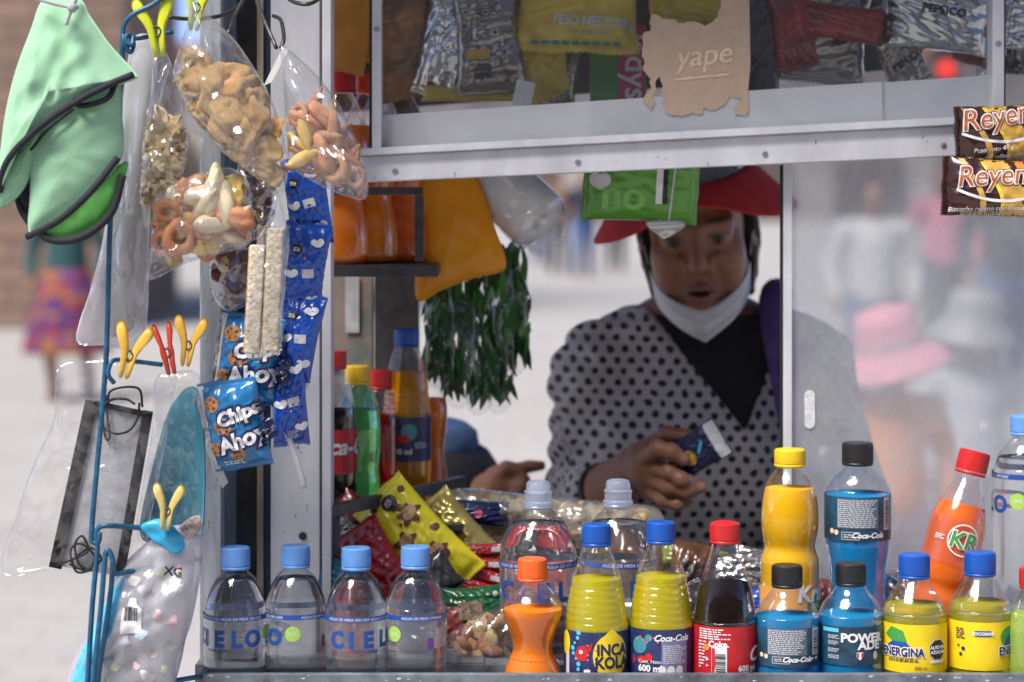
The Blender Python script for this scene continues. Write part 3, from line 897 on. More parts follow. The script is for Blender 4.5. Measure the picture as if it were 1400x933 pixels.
# ---- yellow soda, conical neck with moulded rings, navy label
def yellow_soda():
    z = z0row
    prof = [(28 * s0, 0), (40 * s0, .003), (44 * s0, .012), (44.5 * s0, .03), (44.5 * s0, z(858)), (44 * s0, z(848)), (42 * s0, z(832)), (38.5 * s0, z(810)), (34 * s0, z(790)), (28 * s0, z(772)), (22 * s0, z(757)), (18.5 * s0, z(748)), (16.8 * s0, z(743)), (16.8 * s0, z(736))]
    b = Bottle('yellow_soda_bottle', 'yellow soda bottle with blue cap and yellow emblem on its navy label', 'bottle', prof, (20.3 * s0, z(716.5) - z(741), z(741)), C_BLUE, L_YELLOW, z(790),
               pm('navy_label', (.014, .02, .075), rough=.35, var=.4, vscale=60, col2=(.03, .05, .16)), (z(926), z(857)), group='yellow sodas with blue caps', ribs=(z(850), z(796), 6, .0011), dome=.0006)
    p = b.print
    zc = z(889)
    p('emblem', disc2d(0, 0, .0205, .0235, 28), 'yellow', 23, zc, .0005)
    p('emblem_peak', poly2d([(-.008, .022), (0, .029), (.008, .022)]), 'yellow', 23, zc, .0005)
    p('lettering', shift2d(text2d('INCA', .0165, bold=.0006, sx=.9), 0, .0065), 'navy', 25, zc, .0009, L=.003)
    p('lettering', shift2d(text2d('KOLA', .0165, bold=.0006, sx=.9), 0, -.0068), 'navy', 25, zc, .0009, L=.003)
    p('emblem_pattern', fineprint(0, 0, .0035, .03, 14, 2), 'navy', -4, zc, .0009)
    # printed figures: red fish shape, teal swirls
    p('printed_fish', many2d(poly2d([(-.009, -.004), (-.004, .006), (.004, .008), (.008, .001), (.004, -.008), (-.003, -.009)]), poly2d([(.006, .004), (.012, .012), (.01, .001)])), 'red', -30, zc + .003, .0006)
    p('printed_eye', disc2d(0, 0, .0022), 'white', -31, zc + .004, .001)
    p('printed_swirl', many2d(*[disc2d(.004 * math.sin(i), .0055 * i - .02, .0016 + .0005 * (i % 3), n=10) for i in range(9)]), 'cyan', -42, zc, .0006)
    p('printed_swirl', many2d(*[disc2d(.006 * math.cos(i * 2.1), .005 * i - .02, .0013, n=8) for i in range(8)]), 'pink', -14, zc - .004, .0006)
    p('label_seam', rect2d(0, 0, .006, .05), 'silver', -62, zc - .008, .0006)
    p('emblem', disc2d(0, 0, .007, .013), 'yellow', -66, zc + .012, .0007)
    p('portion_mark', rect2d(0, 0, .007, .009), 'white', -20, z(913), .0009)
    # back of the label
    p('printed_swirl', many2d(disc2d(-.003, 0, .009), disc2d(.008, .008, .004)), 'teal', 140, zc + .008, .0006)
    p('printed_fish', many2d(disc2d(0, -.004, .006, .004), disc2d(.008, -.001, .004), poly2d([(-.008, -.006), (-.013, .001), (-.013, -.011)])), 'red', 141, zc - .003, .0007)
    p('printed_swirl', many2d(*[disc2d(.004 * i - .012, .003 * math.sin(i * 1.7), .0012, n=8) for i in range(7)]), 'pink', 150, zc + .014, .0007)
    p('lettering', text2d('Coca-Cola', .0095, shear=.35, bold=.0003, sx=.95), 'white', 194, zc + .0165, .0009)
    p('print_panel', rect2d(0, 0, .03, .036), pm('label_lilac', (.2, .2, .38), rough=.4, var=.15, vscale=300), 200, zc - .004, .0005)
    p('fine_print', fineprint(0, 0, .027, .02, 10, 8), 'silver', 200, zc - .001, .0008)
    p('lettering', text2d('600 ml', .0095, bold=.0004), 'white', 155, z(909), .0009)
    p('fine_print', text2d('Cont. Neto', .0055), 'white', 155, z(900), .0009)
    p('portion_mark', many2d(*[disc2d(.0095 * i, 0, .0043, .0052) for i in (-1, 0, 1)]), 'white', 192, z(912), .0009)
    return b
ys = yellow_soda()
put(ys.root, 815.5, D0, FLOOR, 2)
o = copy_tree(ys.root); o['label'] = 'yellow soda bottle with blue cap showing the fine print of its label'
put(o, 903.5, D0 + .004, FLOOR + .002, -178)

# ---- cola
def cola():
    z = z0row
    prof = [(28 * s0, 0), (40 * s0, .003), (43.5 * s0, .012), (43.5 * s0, z(856)), (43 * s0, z(848)), (41 * s0, z(830)), (37 * s0, z(808)), (31 * s0, z(788)), (25 * s0, z(770)), (20.5 * s0, z(755)), (18.2 * s0, z(745)), (17 * s0, z(739)), (17 * s0, z(732))]
    b = Bottle('cola_bottle', 'cola bottle with red cap and red label in the front tray', 'bottle', prof, (20.8 * s0, z(714.5) - z(737.5), z(737.5)), C_RED, L_COLA, z(797),
               pm('red_label', (.5, .012, .02), rough=.35, var=.1, vscale=80), (z(928), z(850)), dome=.0025)
    p = b.print; zc = z(886)
    p('fine_print', fineprint(0, 0, .036, .012, 5, 3), 'white', -22, z(860), .0006)
    p('fine_print', fineprint(0, 0, .012, .03, 9, 4), 'silver', -44, z(888), .0006)
    p('lettering', text2d('Coke.', .009, bold=.0004), 'white', -14, z(873), .0008)
    p('code_panel', rect2d(0, 0, .0165, .034), 'white', -13, z(899), .0006)
    p('barcode', barcode(.0015, -.001, .0105, .023, 5, vert=False), 'black', -13, z(899), .0009)
    p('red_swoosh', poly2d([(-.0078, .016), (-.0045, .016), (-.0035, 0), (-.0055, -.012), (-.0078, -.016)]), 'red', -13, z(899), .0009)
    p('emblem', disc2d(0, 0, .0036), 'orange', -36, z(878), .0008)
    p('lettering', text2d('600 ml', .0085, bold=.0003), 'white', 40, z(906), .0008)
    p('fine_print', fineprint(0, 0, .018, .009, 4, 7), 'silver', 40, z(916), .0007)
    p('lettering', text2d('Coca-Cola', .022, shear=.35, bold=.0006), 'white', 120, z(888), .0008)
    p('emblem', many2d(poly2d([(-.002, -.002), (.002, -.002), (0, .002)]), shift2d(disc2d(0, 0, .0018, n=3), 0, -.0075)), 'white', -35, z(893), .0008)
    return b
CO = cola()
put(CO.root, 991, D0, FLOOR, -2)

# ---- blue sports drinks
M_PWLABEL = pm('sports_label', (.012, .02, .035), rough=.35, var=.5, vscale=45, col2=(.02, .11, .2))
def sports_small():
    z = z0row
    prof = [(30 * s0, 0), (41 * s0, .003), (44 * s0, .012), (44 * s0, .035), (42.8 * s0, .041), (44 * s0, .047), (44 * s0, z(848)), (43 * s0, z(840)), (39 * s0, z(829)), (32 * s0, z(819)), (25 * s0, z(811)), (21 * s0, z(804)), (19.3 * s0, z(798)), (19.3 * s0, z(790))]
    b = Bottle('sports_drink_bottle', 'short blue sports drink with black cap, block of fine print facing front', 'bottle', prof, (21.3 * s0, z(772) - z(797), z(797)), C_BLACK, L_BLUE, z(841), M_PWLABEL, (z(904), z(852)), group='short blue sports drinks')
    p = b.print; zc = z(878)
    # back: grey print block
    p('print_panel', rect2d(0, 0, .044, .028), pm('label_greyblue', (.1, .14, .2), rough=.4, var=.1), -6, z(870), .0004)
    p('fine_print', fineprint(0, 0, .042, .026, 13, 9), 'silver', -6, z(870), .0007)
    p('code_panel', rect2d(0, 0, .010, .028), 'silver', 50, z(870), .0006)
    p('barcode', barcode(0, 0, .0075, .024, 9, vert=False), 'black', 50, z(870), .0009)
    p('lettering', text2d('Coca-Cola', .0075, shear=.35, bold=.0003), 'white', 12, z(893), .0008)
    p('print_frame', many2d(rect2d(0, .0035, .018, .0006), rect2d(0, -.0035, .018, .0006), rect2d(-.009, 0, .0006, .007), rect2d(.009, 0, .0006, .007), fineprint(0, 0, .014, .004, 2, 3)), 'silver', -17, z(894), .0007)
    p('emblem', many2d(disc2d(-.003, 0, .0026), disc2d(.0032, -.001, .0026)), 'cream', -50, z(889), .0007)
    p('emblem', many2d(disc2d(0, 0, .002, n=3), disc2d(.006, 0, .0019)), 'white', 42, z(893), .0007)
    # front
    A = 180
    p('blue_flash', rect2d(0, 0, .02, .0042), 'cyan', A - 45, z(857), .0006)
    p('lettering', shift2d(text2d('POWER', .0125, bold=.00055, sx=1.1), .0, .0), 'white', A + 14, z(866.5), .0008, L=.003)
    p('lettering', shift2d(text2d('ADE', .0125, bold=.00055, sx=1.1), .0075, 0), 'white', A + 14, z(876.5), .0008, L=.003)
    p('emblem', poly2d([(-.0035, .004), (.0035, .004), (.0035, -.001), (0, -.0045), (-.0035, -.001)]), 'white', A + 8, z(891), .0007)
    p('emblem', many2d(rect2d(-.0023, .001, .0018, .005), rect2d(.0023, .001, .0018, .005)), 'red', A + 8, z(891), .001)
    p('portion_mark', disc2d(0, 0, .003, .0045), 'silver', A + 38, z(891), .0007)
    for py in (866, 874, 884, 893): p('fine_print', fineprint(0, 0, .014, .0045, 3, py), 'silver', A - 38, z(py), .0007)
    return b
sp = sports_small()
put(sp.root, 1076, D0 - .002, FLOOR, 0)
o = copy_tree(sp.root); o['label'] = 'short blue sports drink with black cap, large white lettering facing front'
put(o, 1163, D0 + .004, FLOOR + .001, -180)

# ---- yellow label drinks
def yellow_label():
    z = z0row
    prof = [(30 * s0, 0), (41 * s0, .003), (43.5 * s0, .012), (43.5 * s0, z(845)), (43 * s0, z(838)), (40 * s0, z(826)), (34 * s0, z(814)), (27 * s0, z(803)), (20 * s0, z(794)), (18 * s0, z(789)), (17 * s0, z(786)), (17 * s0, z(778))]
    b = Bottle('energy_drink_bottle', 'pale yellow drink with blue cap and black octagon on its yellow label', 'bottle', prof, (21.5 * s0, z(757.5) - z(785), z(785)), C_BLUE, L_PALE, z(826),
               pm('yellow_label', (.83, .6, .012), rough=.4, var=.06, vscale=80), (z(912), z(847)), group='yellow label drinks', wob=lambda a, zz: -.0006 * max(0, math.cos(14 * a)) if z(830) < zz < z(795) else 0)
    p = b.print
    p('printed_leaf', poly2d([(-.015, .003), (-.006, .012), (.008, .008), (.012, -.003), (.0, -.006)]), 'green', -42, z(866), .0005)
    p('printed_swoosh', poly2d([(-.02, -.004), (-.008, .004), (.008, .003), (.016, -.005), (.0, -.002)]), 'blue', -36, z(875), .0007)
    p('lettering', many2d(text2d('ENERGINA', .0122, bold=.0014, sx=.82)), 'white', -32, z(884), .0008, L=.003)
    p('lettering', text2d('ENERGINA', .0122, bold=.0004, sx=.82), 'navy', -32, z(884), .0012, L=.003)
    p('fine_print', fineprint(0, 0, .034, .004, 2, 4), 'navy', -30, z(895), .0007)
    p('octagon', disc2d(0, 0, .0115, n=8, a0=math.pi / 8), 'white', 34, z(881), .0006)
    p('octagon', disc2d(0, 0, .0108, n=8, a0=math.pi / 8), 'black', 34, z(881), .001)
    p('lettering', many2d(shift2d(text2d('ALTO EN', .0046, bold=.0002), 0, .0025), shift2d(text2d('AZUCAR', .0046, bold=.0002), 0, -.0025)), 'white', 34, z(881), .0014)
    p('print_panel', rect2d(0, 0, .018, .0032), 'white', 34, z(897), .0007)
    p('fine_print', text2d('500 ml', .0048), 'navy', 2, z(905), .0007)
    A = 180
    p('print_panel', rect2d(0, 0, .017, .006), 'blue', A - 2, z(862), .0006)
    p('lettering', text2d('SOCOSANI', .0045, bold=.0002), 'white', A - 2, z(862), .001)
    p('fine_print', many2d(fineprint(0, .004, .012, .012, 5, 3), disc2d(-.003, -.009, .002, n=3), disc2d(.003, -.012, .0022), disc2d(0, -.018, .0022, n=5)), 'navy', A - 42, z(868), .0007)
    # second printing of the front artwork, a third of the way round
    p('printed_leaf', disc2d(0, 0, .013, .011), 'green', A + 52, z(868), .0005)
    p('printed_swoosh', disc2d(.004, -.003, .012, .009), 'blue', A + 54, z(872), .0008)
    p('lettering', text2d('ENERGINA', .0122, bold=.0014, sx=.82), 'white', A + 66, z(886), .0011, L=.003)
    p('lettering', text2d('ENERGINA', .0122, bold=.0004, sx=.82), 'navy', A + 66, z(886), .0014, L=.003)
    return b
yl = yellow_label()
put(yl.root, 1250, D0, FLOOR, 0)
o = copy_tree(yl.root); o['label'] = 'pale yellow drink with blue cap, icons and small blue panel on its yellow label'
put(o, 1340, D0 + .003, FLOOR + .002, -180 - 4)

# ---- lime drink cut by the right edge
def lime():
    z = z0row
    prof = [(28 * s0, 0), (36 * s0, .003), (38 * s0, .015), (38 * s0, z(870)), (36 * s0, z(850)), (31 * s0, z(830)), (23 * s0, z(812)), (17 * s0, z(800)), (16 * s0, z(790))]
    b = Bottle('lime_drink_bottle', 'pale lime drink with red cap cut off by the right edge', 'bottle', prof, (19.5 * s0, z(774) - z(797), z(797)), C_RED, L_LIME, z(836), None, None)
    return b
put(lime().root, 1413, D0 - .01, FLOOR, 0)

# ---- second row: mango juice, tall sports drink, leaning red-orange soda, tall water
def juice():
    D = 2.70; s = S(D); z = lambda py: zrow(py, D, COUNT)
    prof = [(28 * s, 0), (38 * s, .003), (40 * s, .012), (40 * s, z(832)), (40.5 * s, z(780)), (40 * s, z(764)), (36 * s, z(752)), (35 * s, z(744)), (38 * s, z(730)), (39.5 * s, z(712)), (38.5 * s, z(690)), (35 * s, z(670)), (29 * s, z(655)), (22 * s, z(645)), (18.5 * s, z(640)), (18.5 * s, z(628))]
    b = Bottle('juice_bottle', 'tall waisted bottle of mango juice with yellow cap', 'bottle', prof, (21.5 * s, z(614) - z(633), z(633)), C_YEL, L_JUICE, z(667),
               pm('juice_label', (.8, .3, .08), rough=.35, var=.3, vscale=40, col2=(.75, .42, .05)), (z(872), z(798)))
    b.print('lettering', text2d('Kris', .025, bold=.001, shear=.15), 'white', 42, z(806), .0008, L=.003)
    b.print('printed_leaf', disc2d(0, 0, .013, .012), 'green', 50, z(823), .0006)
    b.print('fine_print', fineprint(0, 0, .014, .006, 3, 5), 'white', 50, z(823), .001)
    return b
put(juice().root, 1080, 2.70, COUNT, 0)

def sports_tall():
    D = 2.71; s = S(D); z = lambda py: zrow(py, D, COUNT)
    prof = [(32 * s, 0), (41 * s, .003), (43 * s, .012), (42 * s, z(850)), (39 * s, z(822)), (37.5 * s, z(800)), (39 * s, z(775)), (43 * s, z(750)), (44.5 * s, z(735)), (44.5 * s, z(676)), (43.5 * s, z(668)), (39 * s, z(657)), (31 * s, z(647)), (23 * s, z(639)), (19.5 * s, z(634)), (19.5 * s, z(624))]
    b = Bottle('tall_sports_drink_bottle', 'tall bright blue sports drink with black cap behind the short ones', 'bottle', prof, (21.5 * s, z(605) - z(631), z(631)), C_BLACK, L_BLUE, z(676), M_PWLABEL, (z(735), z(675)))
    p = b.print
    p('print_panel', rect2d(0, 0, .048, .033), pm('label_greyblue', (.1, .14, .2)), -8, z(697), .0004)
    p('fine_print', fineprint(0, 0, .046, .031, 14, 12), 'silver', -8, z(697), .0007)
    p('code_panel', rect2d(0, 0, .011, .036), 'silver', 50, z(698), .0006)
    p('barcode', barcode(0, 0, .008, .03, 4, vert=False), 'black', 50, z(698), .0009)
    p('lettering', text2d('Coca-Cola', .0085, shear=.35, bold=.0003), 'white', 10, z(726), .0008)
    p('print_frame', many2d(rect2d(0, .004, .02, .0006), rect2d(0, -.004, .02, .0006), rect2d(-.01, 0, .0006, .008), rect2d(.01, 0, .0006, .008), fineprint(0, 0, .016, .005, 2, 3)), 'silver', -20, z(727), .0007)
    p('emblem', many2d(disc2d(-.003, 0, .003), disc2d(.0036, -.001, .003)), 'cream', -52, z(722), .0007)
    return b
put(sports_tall().root, 1172.5, 2.71, COUNT, 0)

def kr():
    D = 2.70; s = S(D)
    H_ = .225
    k = s
    prof = [(28 * k, 0), (37 * k, .003), (39 * k, .012), (39 * k, .055), (36 * k, .066), (36 * k, .074), (39 * k, .085), (39.5 * k, .13), (39 * k, .142), (36 * k, .155), (29 * k, .172), (22 * k, .187), (18 * k, .197), (17.5 * k, .203), (17.5 * k, .208)]
    b = Bottle('leaning_soda_bottle', 'red-orange soda bottle with red cap leaning against the sliding pane', 'bottle', prof, (21.5 * k, .023, .2035), C_RED, L_KR, .166,
               film('clear_orange_label', tint=(1, .9, .85), haze=.05, gloss=.15, rough=.15, bump=.2, edge=.15), (.098, .15))
    p = b.print
    n = 28
    ring = (np.array([(r * math.cos(6.2832 * i / n), r * math.sin(6.2832 * i / n)) for r in (.0165, .0180) for i in range(n)]), [(i, (i + 1) % n, n + (i + 1) % n, n + i) for i in range(n)])
    p('emblem_ring', ring, 'white', 6, .127, .0006)
    p('lettering', text2d('KR', .025, bold=.0016, shear=.1), 'white', 6, .127, .0007, L=.003)
    p('lettering', text2d('KR', .025, bold=.0004, shear=.1), 'green', 6, .127, .0012, L=.003)
    p('emblem_flash', rect2d(0, 0, .012, .0028), 'lime', 24, .112, .0008)
    p('fine_print', fineprint(0, 0, .012, .006, 3, 2), 'white', -40, .126, .0006)
    return b
KR = kr()
KR.root.location = ((1268 - 700) / FPX * 2.69, 2.69, COUNT + .006)
KR.root.rotation_euler = (math.radians(-4), math.radians(14.5), 0)

def tall_water():
    D = 2.72; s = S(D); z = lambda py: zrow(py, D, COUNT)
    prof = [(32 * s, 0), (41 * s, .004), (44 * s, .015), (43 * s, .03), (41 * s, .04), (44 * s, .05), (44 * s, z(720)), (44 * s, z(650)), (42 * s, z(638)), (37 * s, z(622)), (29 * s, z(608)), (20 * s, z(599)), (17 * s, z(596)), (17 * s, z(586))]
    b = Bottle('tall_water_bottle', 'tall water bottle with light blue cap at the right edge', 'bottle', prof, (20.5 * s, z(568) - z(590), z(590)), C_LBLUE, L_WATER, z(625), M_LABELCLEAR, (z(722), z(644)), wob=petal(6, .0016, z(650), z(610)))
    water_art(b, 1.12)
    return b
put(tall_water().root, 1402, 2.72, COUNT, -122)

# ---- bottles on the inner rack and on the upper shelf
RACK = 1.102
def inner():
    def simple(name, lab, px, D, rows, base, capw, cap, capmat, liq, level, band=None, bandmat=None, ribs=None, dome=.0006):
        s = S(D); fl = base; z = lambda py: zrow(py, D, fl)
        prof = [(rows[0][0] * .7 * s, 0), (rows[0][0] * .95 * s, .003)] + [(hw * s, z(py)) for hw, py in rows]
        prof = [p for p in prof[:2]] + [p for p in prof[2:] if p[1] > .004]
        b = Bottle(name, lab, 'bottle', prof, (capw * s, z(cap[0]) - z(cap[1]), z(cap[1])), capmat, liq, z(level), bandmat, (z(band[0]), z(band[1])) if band else None, ribs=ribs, dome=dome)
        put(b.root, px, D, fl, 0)
        b.zz = z
        return b
    con = [(28, 690), (29, 660), (29, 575), (28, 560), (25, 535), (20, 510), (16, 498), (14, 492), (14, 485)]
    simple('cola_bottle', 'cola bottle partly hidden by the aluminium post, on the inner rack', 457, 2.86, [(30, 705), (31, 640), (30, 585), (29, 560), (24, 535), (18, 515), (15, 505), (14, 497)], RACK, 17, (480, 500), C_RED, L_COLA, 560, (645, 585), pm('red_label', (.5, .012, .02)))
    b = bpy.data.objects
    c = W(466, 608, 2.86)
    # lettering on that cola bottle's label, facing the window
    cb = [o for o in b if o.get('label', '').startswith('cola bottle partly')][0]
    lab = [o for o in cb.children if o.name.startswith('label')][0]
    decal('lettering', text2d('Coca-Cola', .026, shear=.35, bold=.0008), cylmap(31.5 * S(2.86), math.radians(38), CAM_H - (608 - HOR) * S(2.86) - RACK), ink('white'), lab, .004, .0009)
    g = simple('green_soda_bottle', 'green soda bottle with yellow cap on the inner rack', 489, 2.90, [(30, 700), (31, 660), (29, 640), (31, 615), (32, 590), (31, 575), (28, 555), (22, 535), (16, 525), (14, 521), (14, 512)], RACK, 17.5, (500, 521), C_YEL,
           liquid('green_soda', (.55, .85, .6), cloud=.1, cloudcol=(.2, .6, .3)), 560)
    g.body.data.materials[0] = film('green_bottle_plastic', tint=(.5, .85, .6), haze=.04, gloss=.2, rough=.04, bump=.2, bscale=60, hazecol=(.2, .6, .3), edge=.5)
    b2 = simple('red_soda_bottle', 'red soda bottle with red cap between green and yellow sodas', 519, 2.95, [(26, 690), (27, 640), (27, 590), (26, 570), (22, 550), (17, 536), (14, 530), (13.5, 520)], RACK, 17, (506, 528), C_RED, L_RED, 568)
    b2 = simple('inner_yellow_soda_bottle', 'tall amber soda bottle with blue cap standing on the inner rack', 556, 2.97, [(31, 690), (33, 655), (33, 600), (33, 565), (32, 550), (30, 530), (26, 505), (20, 485), (16, 476), (15, 472), (15, 464)], RACK, 17.5, (450, 470), C_BLUE,
           liquid('amber_soda', (.98, .6, .02), cloud=.35, cloudcol=(.95, .5, .01)), 508, (628, 568), pm('navy_label', (.014, .02, .075)), ribs=(.11, .145, 5, .001))
    z = b2.zz
    b2.print('printed_fish', disc2d(0, 0, .008, .005), 'red', -5, z(597), .0006); b2.print('printed_swirl', disc2d(0, 0, .01), 'teal', 8, z(588), .0005)
    b2.print('lettering', text2d('600 ml', .0095, bold=.0004), 'white', -10, z(614), .0009); b2.print('fine_print', fineprint(0, 0, .02, .008, 4, 3), 'silver', 40, z(606), .0008)
    simple('inner_orange_soda_bottle', 'orange soda bottle with orange cap at the end of the inner rack', 588, 3.03, [(23, 690), (25, 660), (22, 640), (19, 615), (22, 590), (24, 565), (23, 550), (18, 530), (13, 518), (12.5, 510)], RACK, 15, (488, 508), C_ORANGE, L_ORANGE, 545)
    # upper shelf: four bottles, lower halves seen under the rail
    zf = W(500, 366, 2.86).z + .004
    for i, (px, D, mat, liq, lab) in enumerate([(466, 2.90, C_RED, L_ORANGE, 'orange soda bottle with red cap nearest the post on the upper shelf'),
                                               (505, 2.925, C_ORANGE, L_ORANGE, 'second orange soda bottle on the upper shelf, mostly behind the rail'),
                                               (519, 2.985, C_RED, L_RED, 'red soda bottle on the upper shelf between orange ones'),
                                               (548, 2.955, C_ORANGE, L_KR, 'rightmost orange soda bottle on the upper shelf by the shelf end')]):
        s = S(D)
        q = .036 if i != 2 else .031
        prof = [(q * .7, 0), (q * .95, .003), (q * 1.0, .02), (q * .97, .045), (q * .78, .075), (q * .82, .09), (q, .12), (q, .14), (q * .9, .16), (q * .65, .185), (q * .45, .2), (.0135, .206), (.0135, .212)]
        b = Bottle('shelf_soda_bottle', lab, 'bottle', prof, (.0165, .02, .208), mat, liq, .165, None, None, group='sodas on the upper shelf')
        put(b.root, px, D, zf, 0)
inner()
# ------------------------------------------------------------------ bags, packets and hanging goods
from mathutils.bvhtree import BVHTree

def rotm(r): return Euler([math.radians(a) for a in r]).to_matrix()

def pouch_geo(w, h, t, seed, crease=1.0, nu=40, nv=44, seal=.09, horiz=False, zig=True, sag=0.0, slump=0.0):
    """pillow packet: front towards -y; crimped seals at top and bottom (or at the sides when horiz)"""
    if horiz: w, h = h, w
    rn = SineNoise(seed, 1.15, 6); fn = SineNoise(seed + 50, 3.2, 7)
    V, UV = [], []
    us = np.linspace(-1, 1, nu + 1); vs_ = np.linspace(-1, 1, nv + 1)
    uu, vv = np.meshgrid(us, vs_)
    def surf(side):
        au, av = np.abs(uu), np.abs(vv)
        e = np.clip(av / (1 - seal), 0, 1)
        T = t / 2 * np.clip(1 - au ** 2.8, 0, 1) ** .5 * np.clip(1 - e ** 3.0, 0, 1) ** .62
        T = T * (1 + slump * -vv)
        mask = np.clip(T / (t / 2), 0, 1)
        P = np.stack([uu * 1.0, vv * h / w], -1)
        wr = rn.ridge(P + side) * .10 * t * crease * mask + fn(P + 3 * side) * .011 * t * crease * mask
        fan = np.sin(uu * (11 + seed % 5) + 2.2 * np.sin(vv * 3 + seed)) * .09 * t * crease * mask * e ** 3
        crimp = np.where(av > 1 - seal, np.sin(vv * 220) * .0003, 0)
        x = w / 2 * uu * (1 - .07 * (1 - e ** 2)) + fn(P + 7) * .004 * w * crease
        z = h / 2 * vv + rn(P + 9) * .006 * h * crease
        if zig: z = z + np.where(av > .999, np.where(np.arange(nu + 1)[None, :] % 2 == 0, 1, -1) * .0011 * np.sign(vv), 0)
        bend = sag * w * (uu ** 2 - .3) + .012 * h * np.sin(vv * 2.4 + seed) * crease
        y = side * (T + wr + fan) + bend + crimp
        y = np.where((au > .999) | (av > .999), bend + (0.0004 * side), y)
        return x, y, z
    n = (nu + 1) * (nv + 1)
    for side in (-1, 1):
        x, y, z = surf(side)
        if horiz: x, z = z, -x
        V.append(np.stack([x.ravel(), y.ravel(), z.ravel()], 1)); 
        UV.append(np.stack([(uu.ravel() + 1) / 2, (vv.ravel() + 1) / 2], 1))
    Fc = []
    for j in range(nv):
        for i in range(nu):
            a = j * (nu + 1) + i
            q = (a, a + 1, a + nu + 2, a + nu + 1)
            Fc.append(q); Fc.append(tuple(n + k for k in q[::-1]))
    bd = [i for i in range(nu)] + [j * (nu + 1) + nu for j in range(nv)] + [nv * (nu + 1) + i for i in range(nu, 0, -1)] + [j * (nu + 1) for j in range(nv, 0, -1)]
    for a, b in zip(bd, bd[1:] + bd[:1]): Fc.append((b, a, n + a, n + b))
    return (np.concatenate(V), Fc), np.concatenate(UV)

def inside(pt, poly):
    x, y = pt; c = False; n = len(poly)
    for i in range(n):
        x1, y1 = poly[i]; x2, y2 = poly[(i + 1) % n]
        if (y1 > y) != (y2 > y) and x < (x2 - x1) * (y - y1) / (y2 - y1) + x1: c = not c
    return c

def inflate_geo(outline, t, seed, crease=1.0, rings=14, n=5, scale=1.0, power=.5, folds=0.0, dirx=None):
    """closed bag from an outline (x, z); thickness t; folds = long creases running down from the top"""
    O = catmull(outline, n, closed=True)
    c = O.mean(0)
    rn = SineNoise(seed, 14 * scale, 6); fn = SineNoise(seed + 9, 45 * scale, 7)
    m = len(O); V = []
    ss = [1 - (k / rings) ** 1.25 for k in range(rings)]
    span = np.abs(O - c).max()
    for side in (-1, 1):
        for s in ss:
            P = c + (O - c) * s
            T = t / 2 * (1 - s ** 2.4) ** power
            mask = (1 - s ** 4)
            wr = (rn.ridge(P + side) * .16 + fn(P + side * 2) * .035) * t * crease * mask
            if folds: wr = wr + folds * np.sin(P[:, 0] * 260 + 3 * np.sin(P[:, 1] * 18 + seed) + seed) * mask
            edge = fn(P) * .0012 * crease
            y = side * (T + wr) + edge + rn(P) * .05 * t * crease
            V.append(np.stack([P[:, 0], y, P[:, 1]], 1))
        V.append(np.array([[c[0], side * (t / 2), c[1]]]))
    V = np.concatenate(V); per = m * rings + 1; Fc = []
    for sd in range(2):
        o = sd * per
        for k in range(rings - 1):
            for i in range(m):
                a, b = o + k * m + i, o + k * m + (i + 1) % m
                q = (a, b, b + m, a + m)
                Fc.append(q if sd else q[::-1])
        for i in range(m):
            q = (o + (rings - 1) * m + i, o + (rings - 1) * m + (i + 1) % m, o + m * rings)
            Fc.append(q if sd else q[::-1])
    for i in range(m): Fc.append((i, (i + 1) % m, per + (i + 1) % m, per + i))
    return V, Fc

def projmap(vf):
    """lay prints on the front (-y side) of a shape"""
    bv = BVHTree.FromPolygons([tuple(p) for p in vf[0]], [tuple(f) for f in vf[1]])
    def m(p, off):
        out = []
        last = 0
        for x, z in p:
            h = bv.ray_cast(Vector((x, -1, z)), Vector((0, 1, 0)))
            y = h[0].y if h[0] is not None else last
            last = y
            out.append((x, y - off, z))
        return np.array(out)
    return m

def foil(name, col, metal=0.0, rough=.28, var=.12, bump=.25, bscale=90, coat=.4, col2=None, vscale=25):
    return pm(name, col, rough=rough, metal=metal, var=var, vscale=vscale, bump=bump, bscale=bscale, coat=coat, col2=col2, rvar=.08, detail=2)

class Packet:
    def __init__(self, name, label, cat, px, py, D, w, h, t, mat, rot=(0, 0, 0), seed=1, group=None, **kw):
        """w, h, t in photo pixels at distance D"""
        s = S(D)
        self.s = s
        self.root = thing(name, label, cat, W(px, py, D), [math.radians(a) for a in rot], group)
        self.vf, uv = pouch_geo(w * s, h * s, t * s, seed, **kw)
        self.film = part('wrapper', self.vf, mat, self.root, uv=uv)
        self.map = projmap(self.vf)
    def print(self, name, shape, col, dx=0, dy=0, rot=0, off=.0007, L=.005):
        """dx right, dy down, both in photo pixels from the middle"""
        mat = ink(col) if isinstance(col, str) else col
        return decal(name, shift2d(shape, dx * self.s, -dy * self.s, math.radians(rot)), self.map, mat, self.film, L, off)
    def px(self, shape):
        return (np.asarray(shape[0]) * self.s, shape[1])

# ---- pieces of food (meshes shared by their copies)
def blob_mesh(name, seed, mat, sub=3, amp=.25, squash=(1, .6, .8), freq=1.2, ridge=True):
    bm = bmesh.new()
    bmesh.ops.create_icosphere(bm, subdivisions=sub, radius=1)
    n1, n2 = SineNoise(seed, freq * .5, 6, 3), SineNoise(seed + 3, freq * 1.6, 7, 3)
    co = np.array([v.co[:] for v in bm.verts])
    d = 1 + amp * (n1(co) * .5 + (n2.ridge(co) * .55 if ridge else n2(co) * .25))
    co = co * d[:, None] * np.array(squash)
    for v, c in zip(bm.verts, co): v.co = c
    me = bpy.data.meshes.new(name); bm.to_mesh(me); bm.free()
    me.shade_smooth(); me.materials.append(mat)
    return me

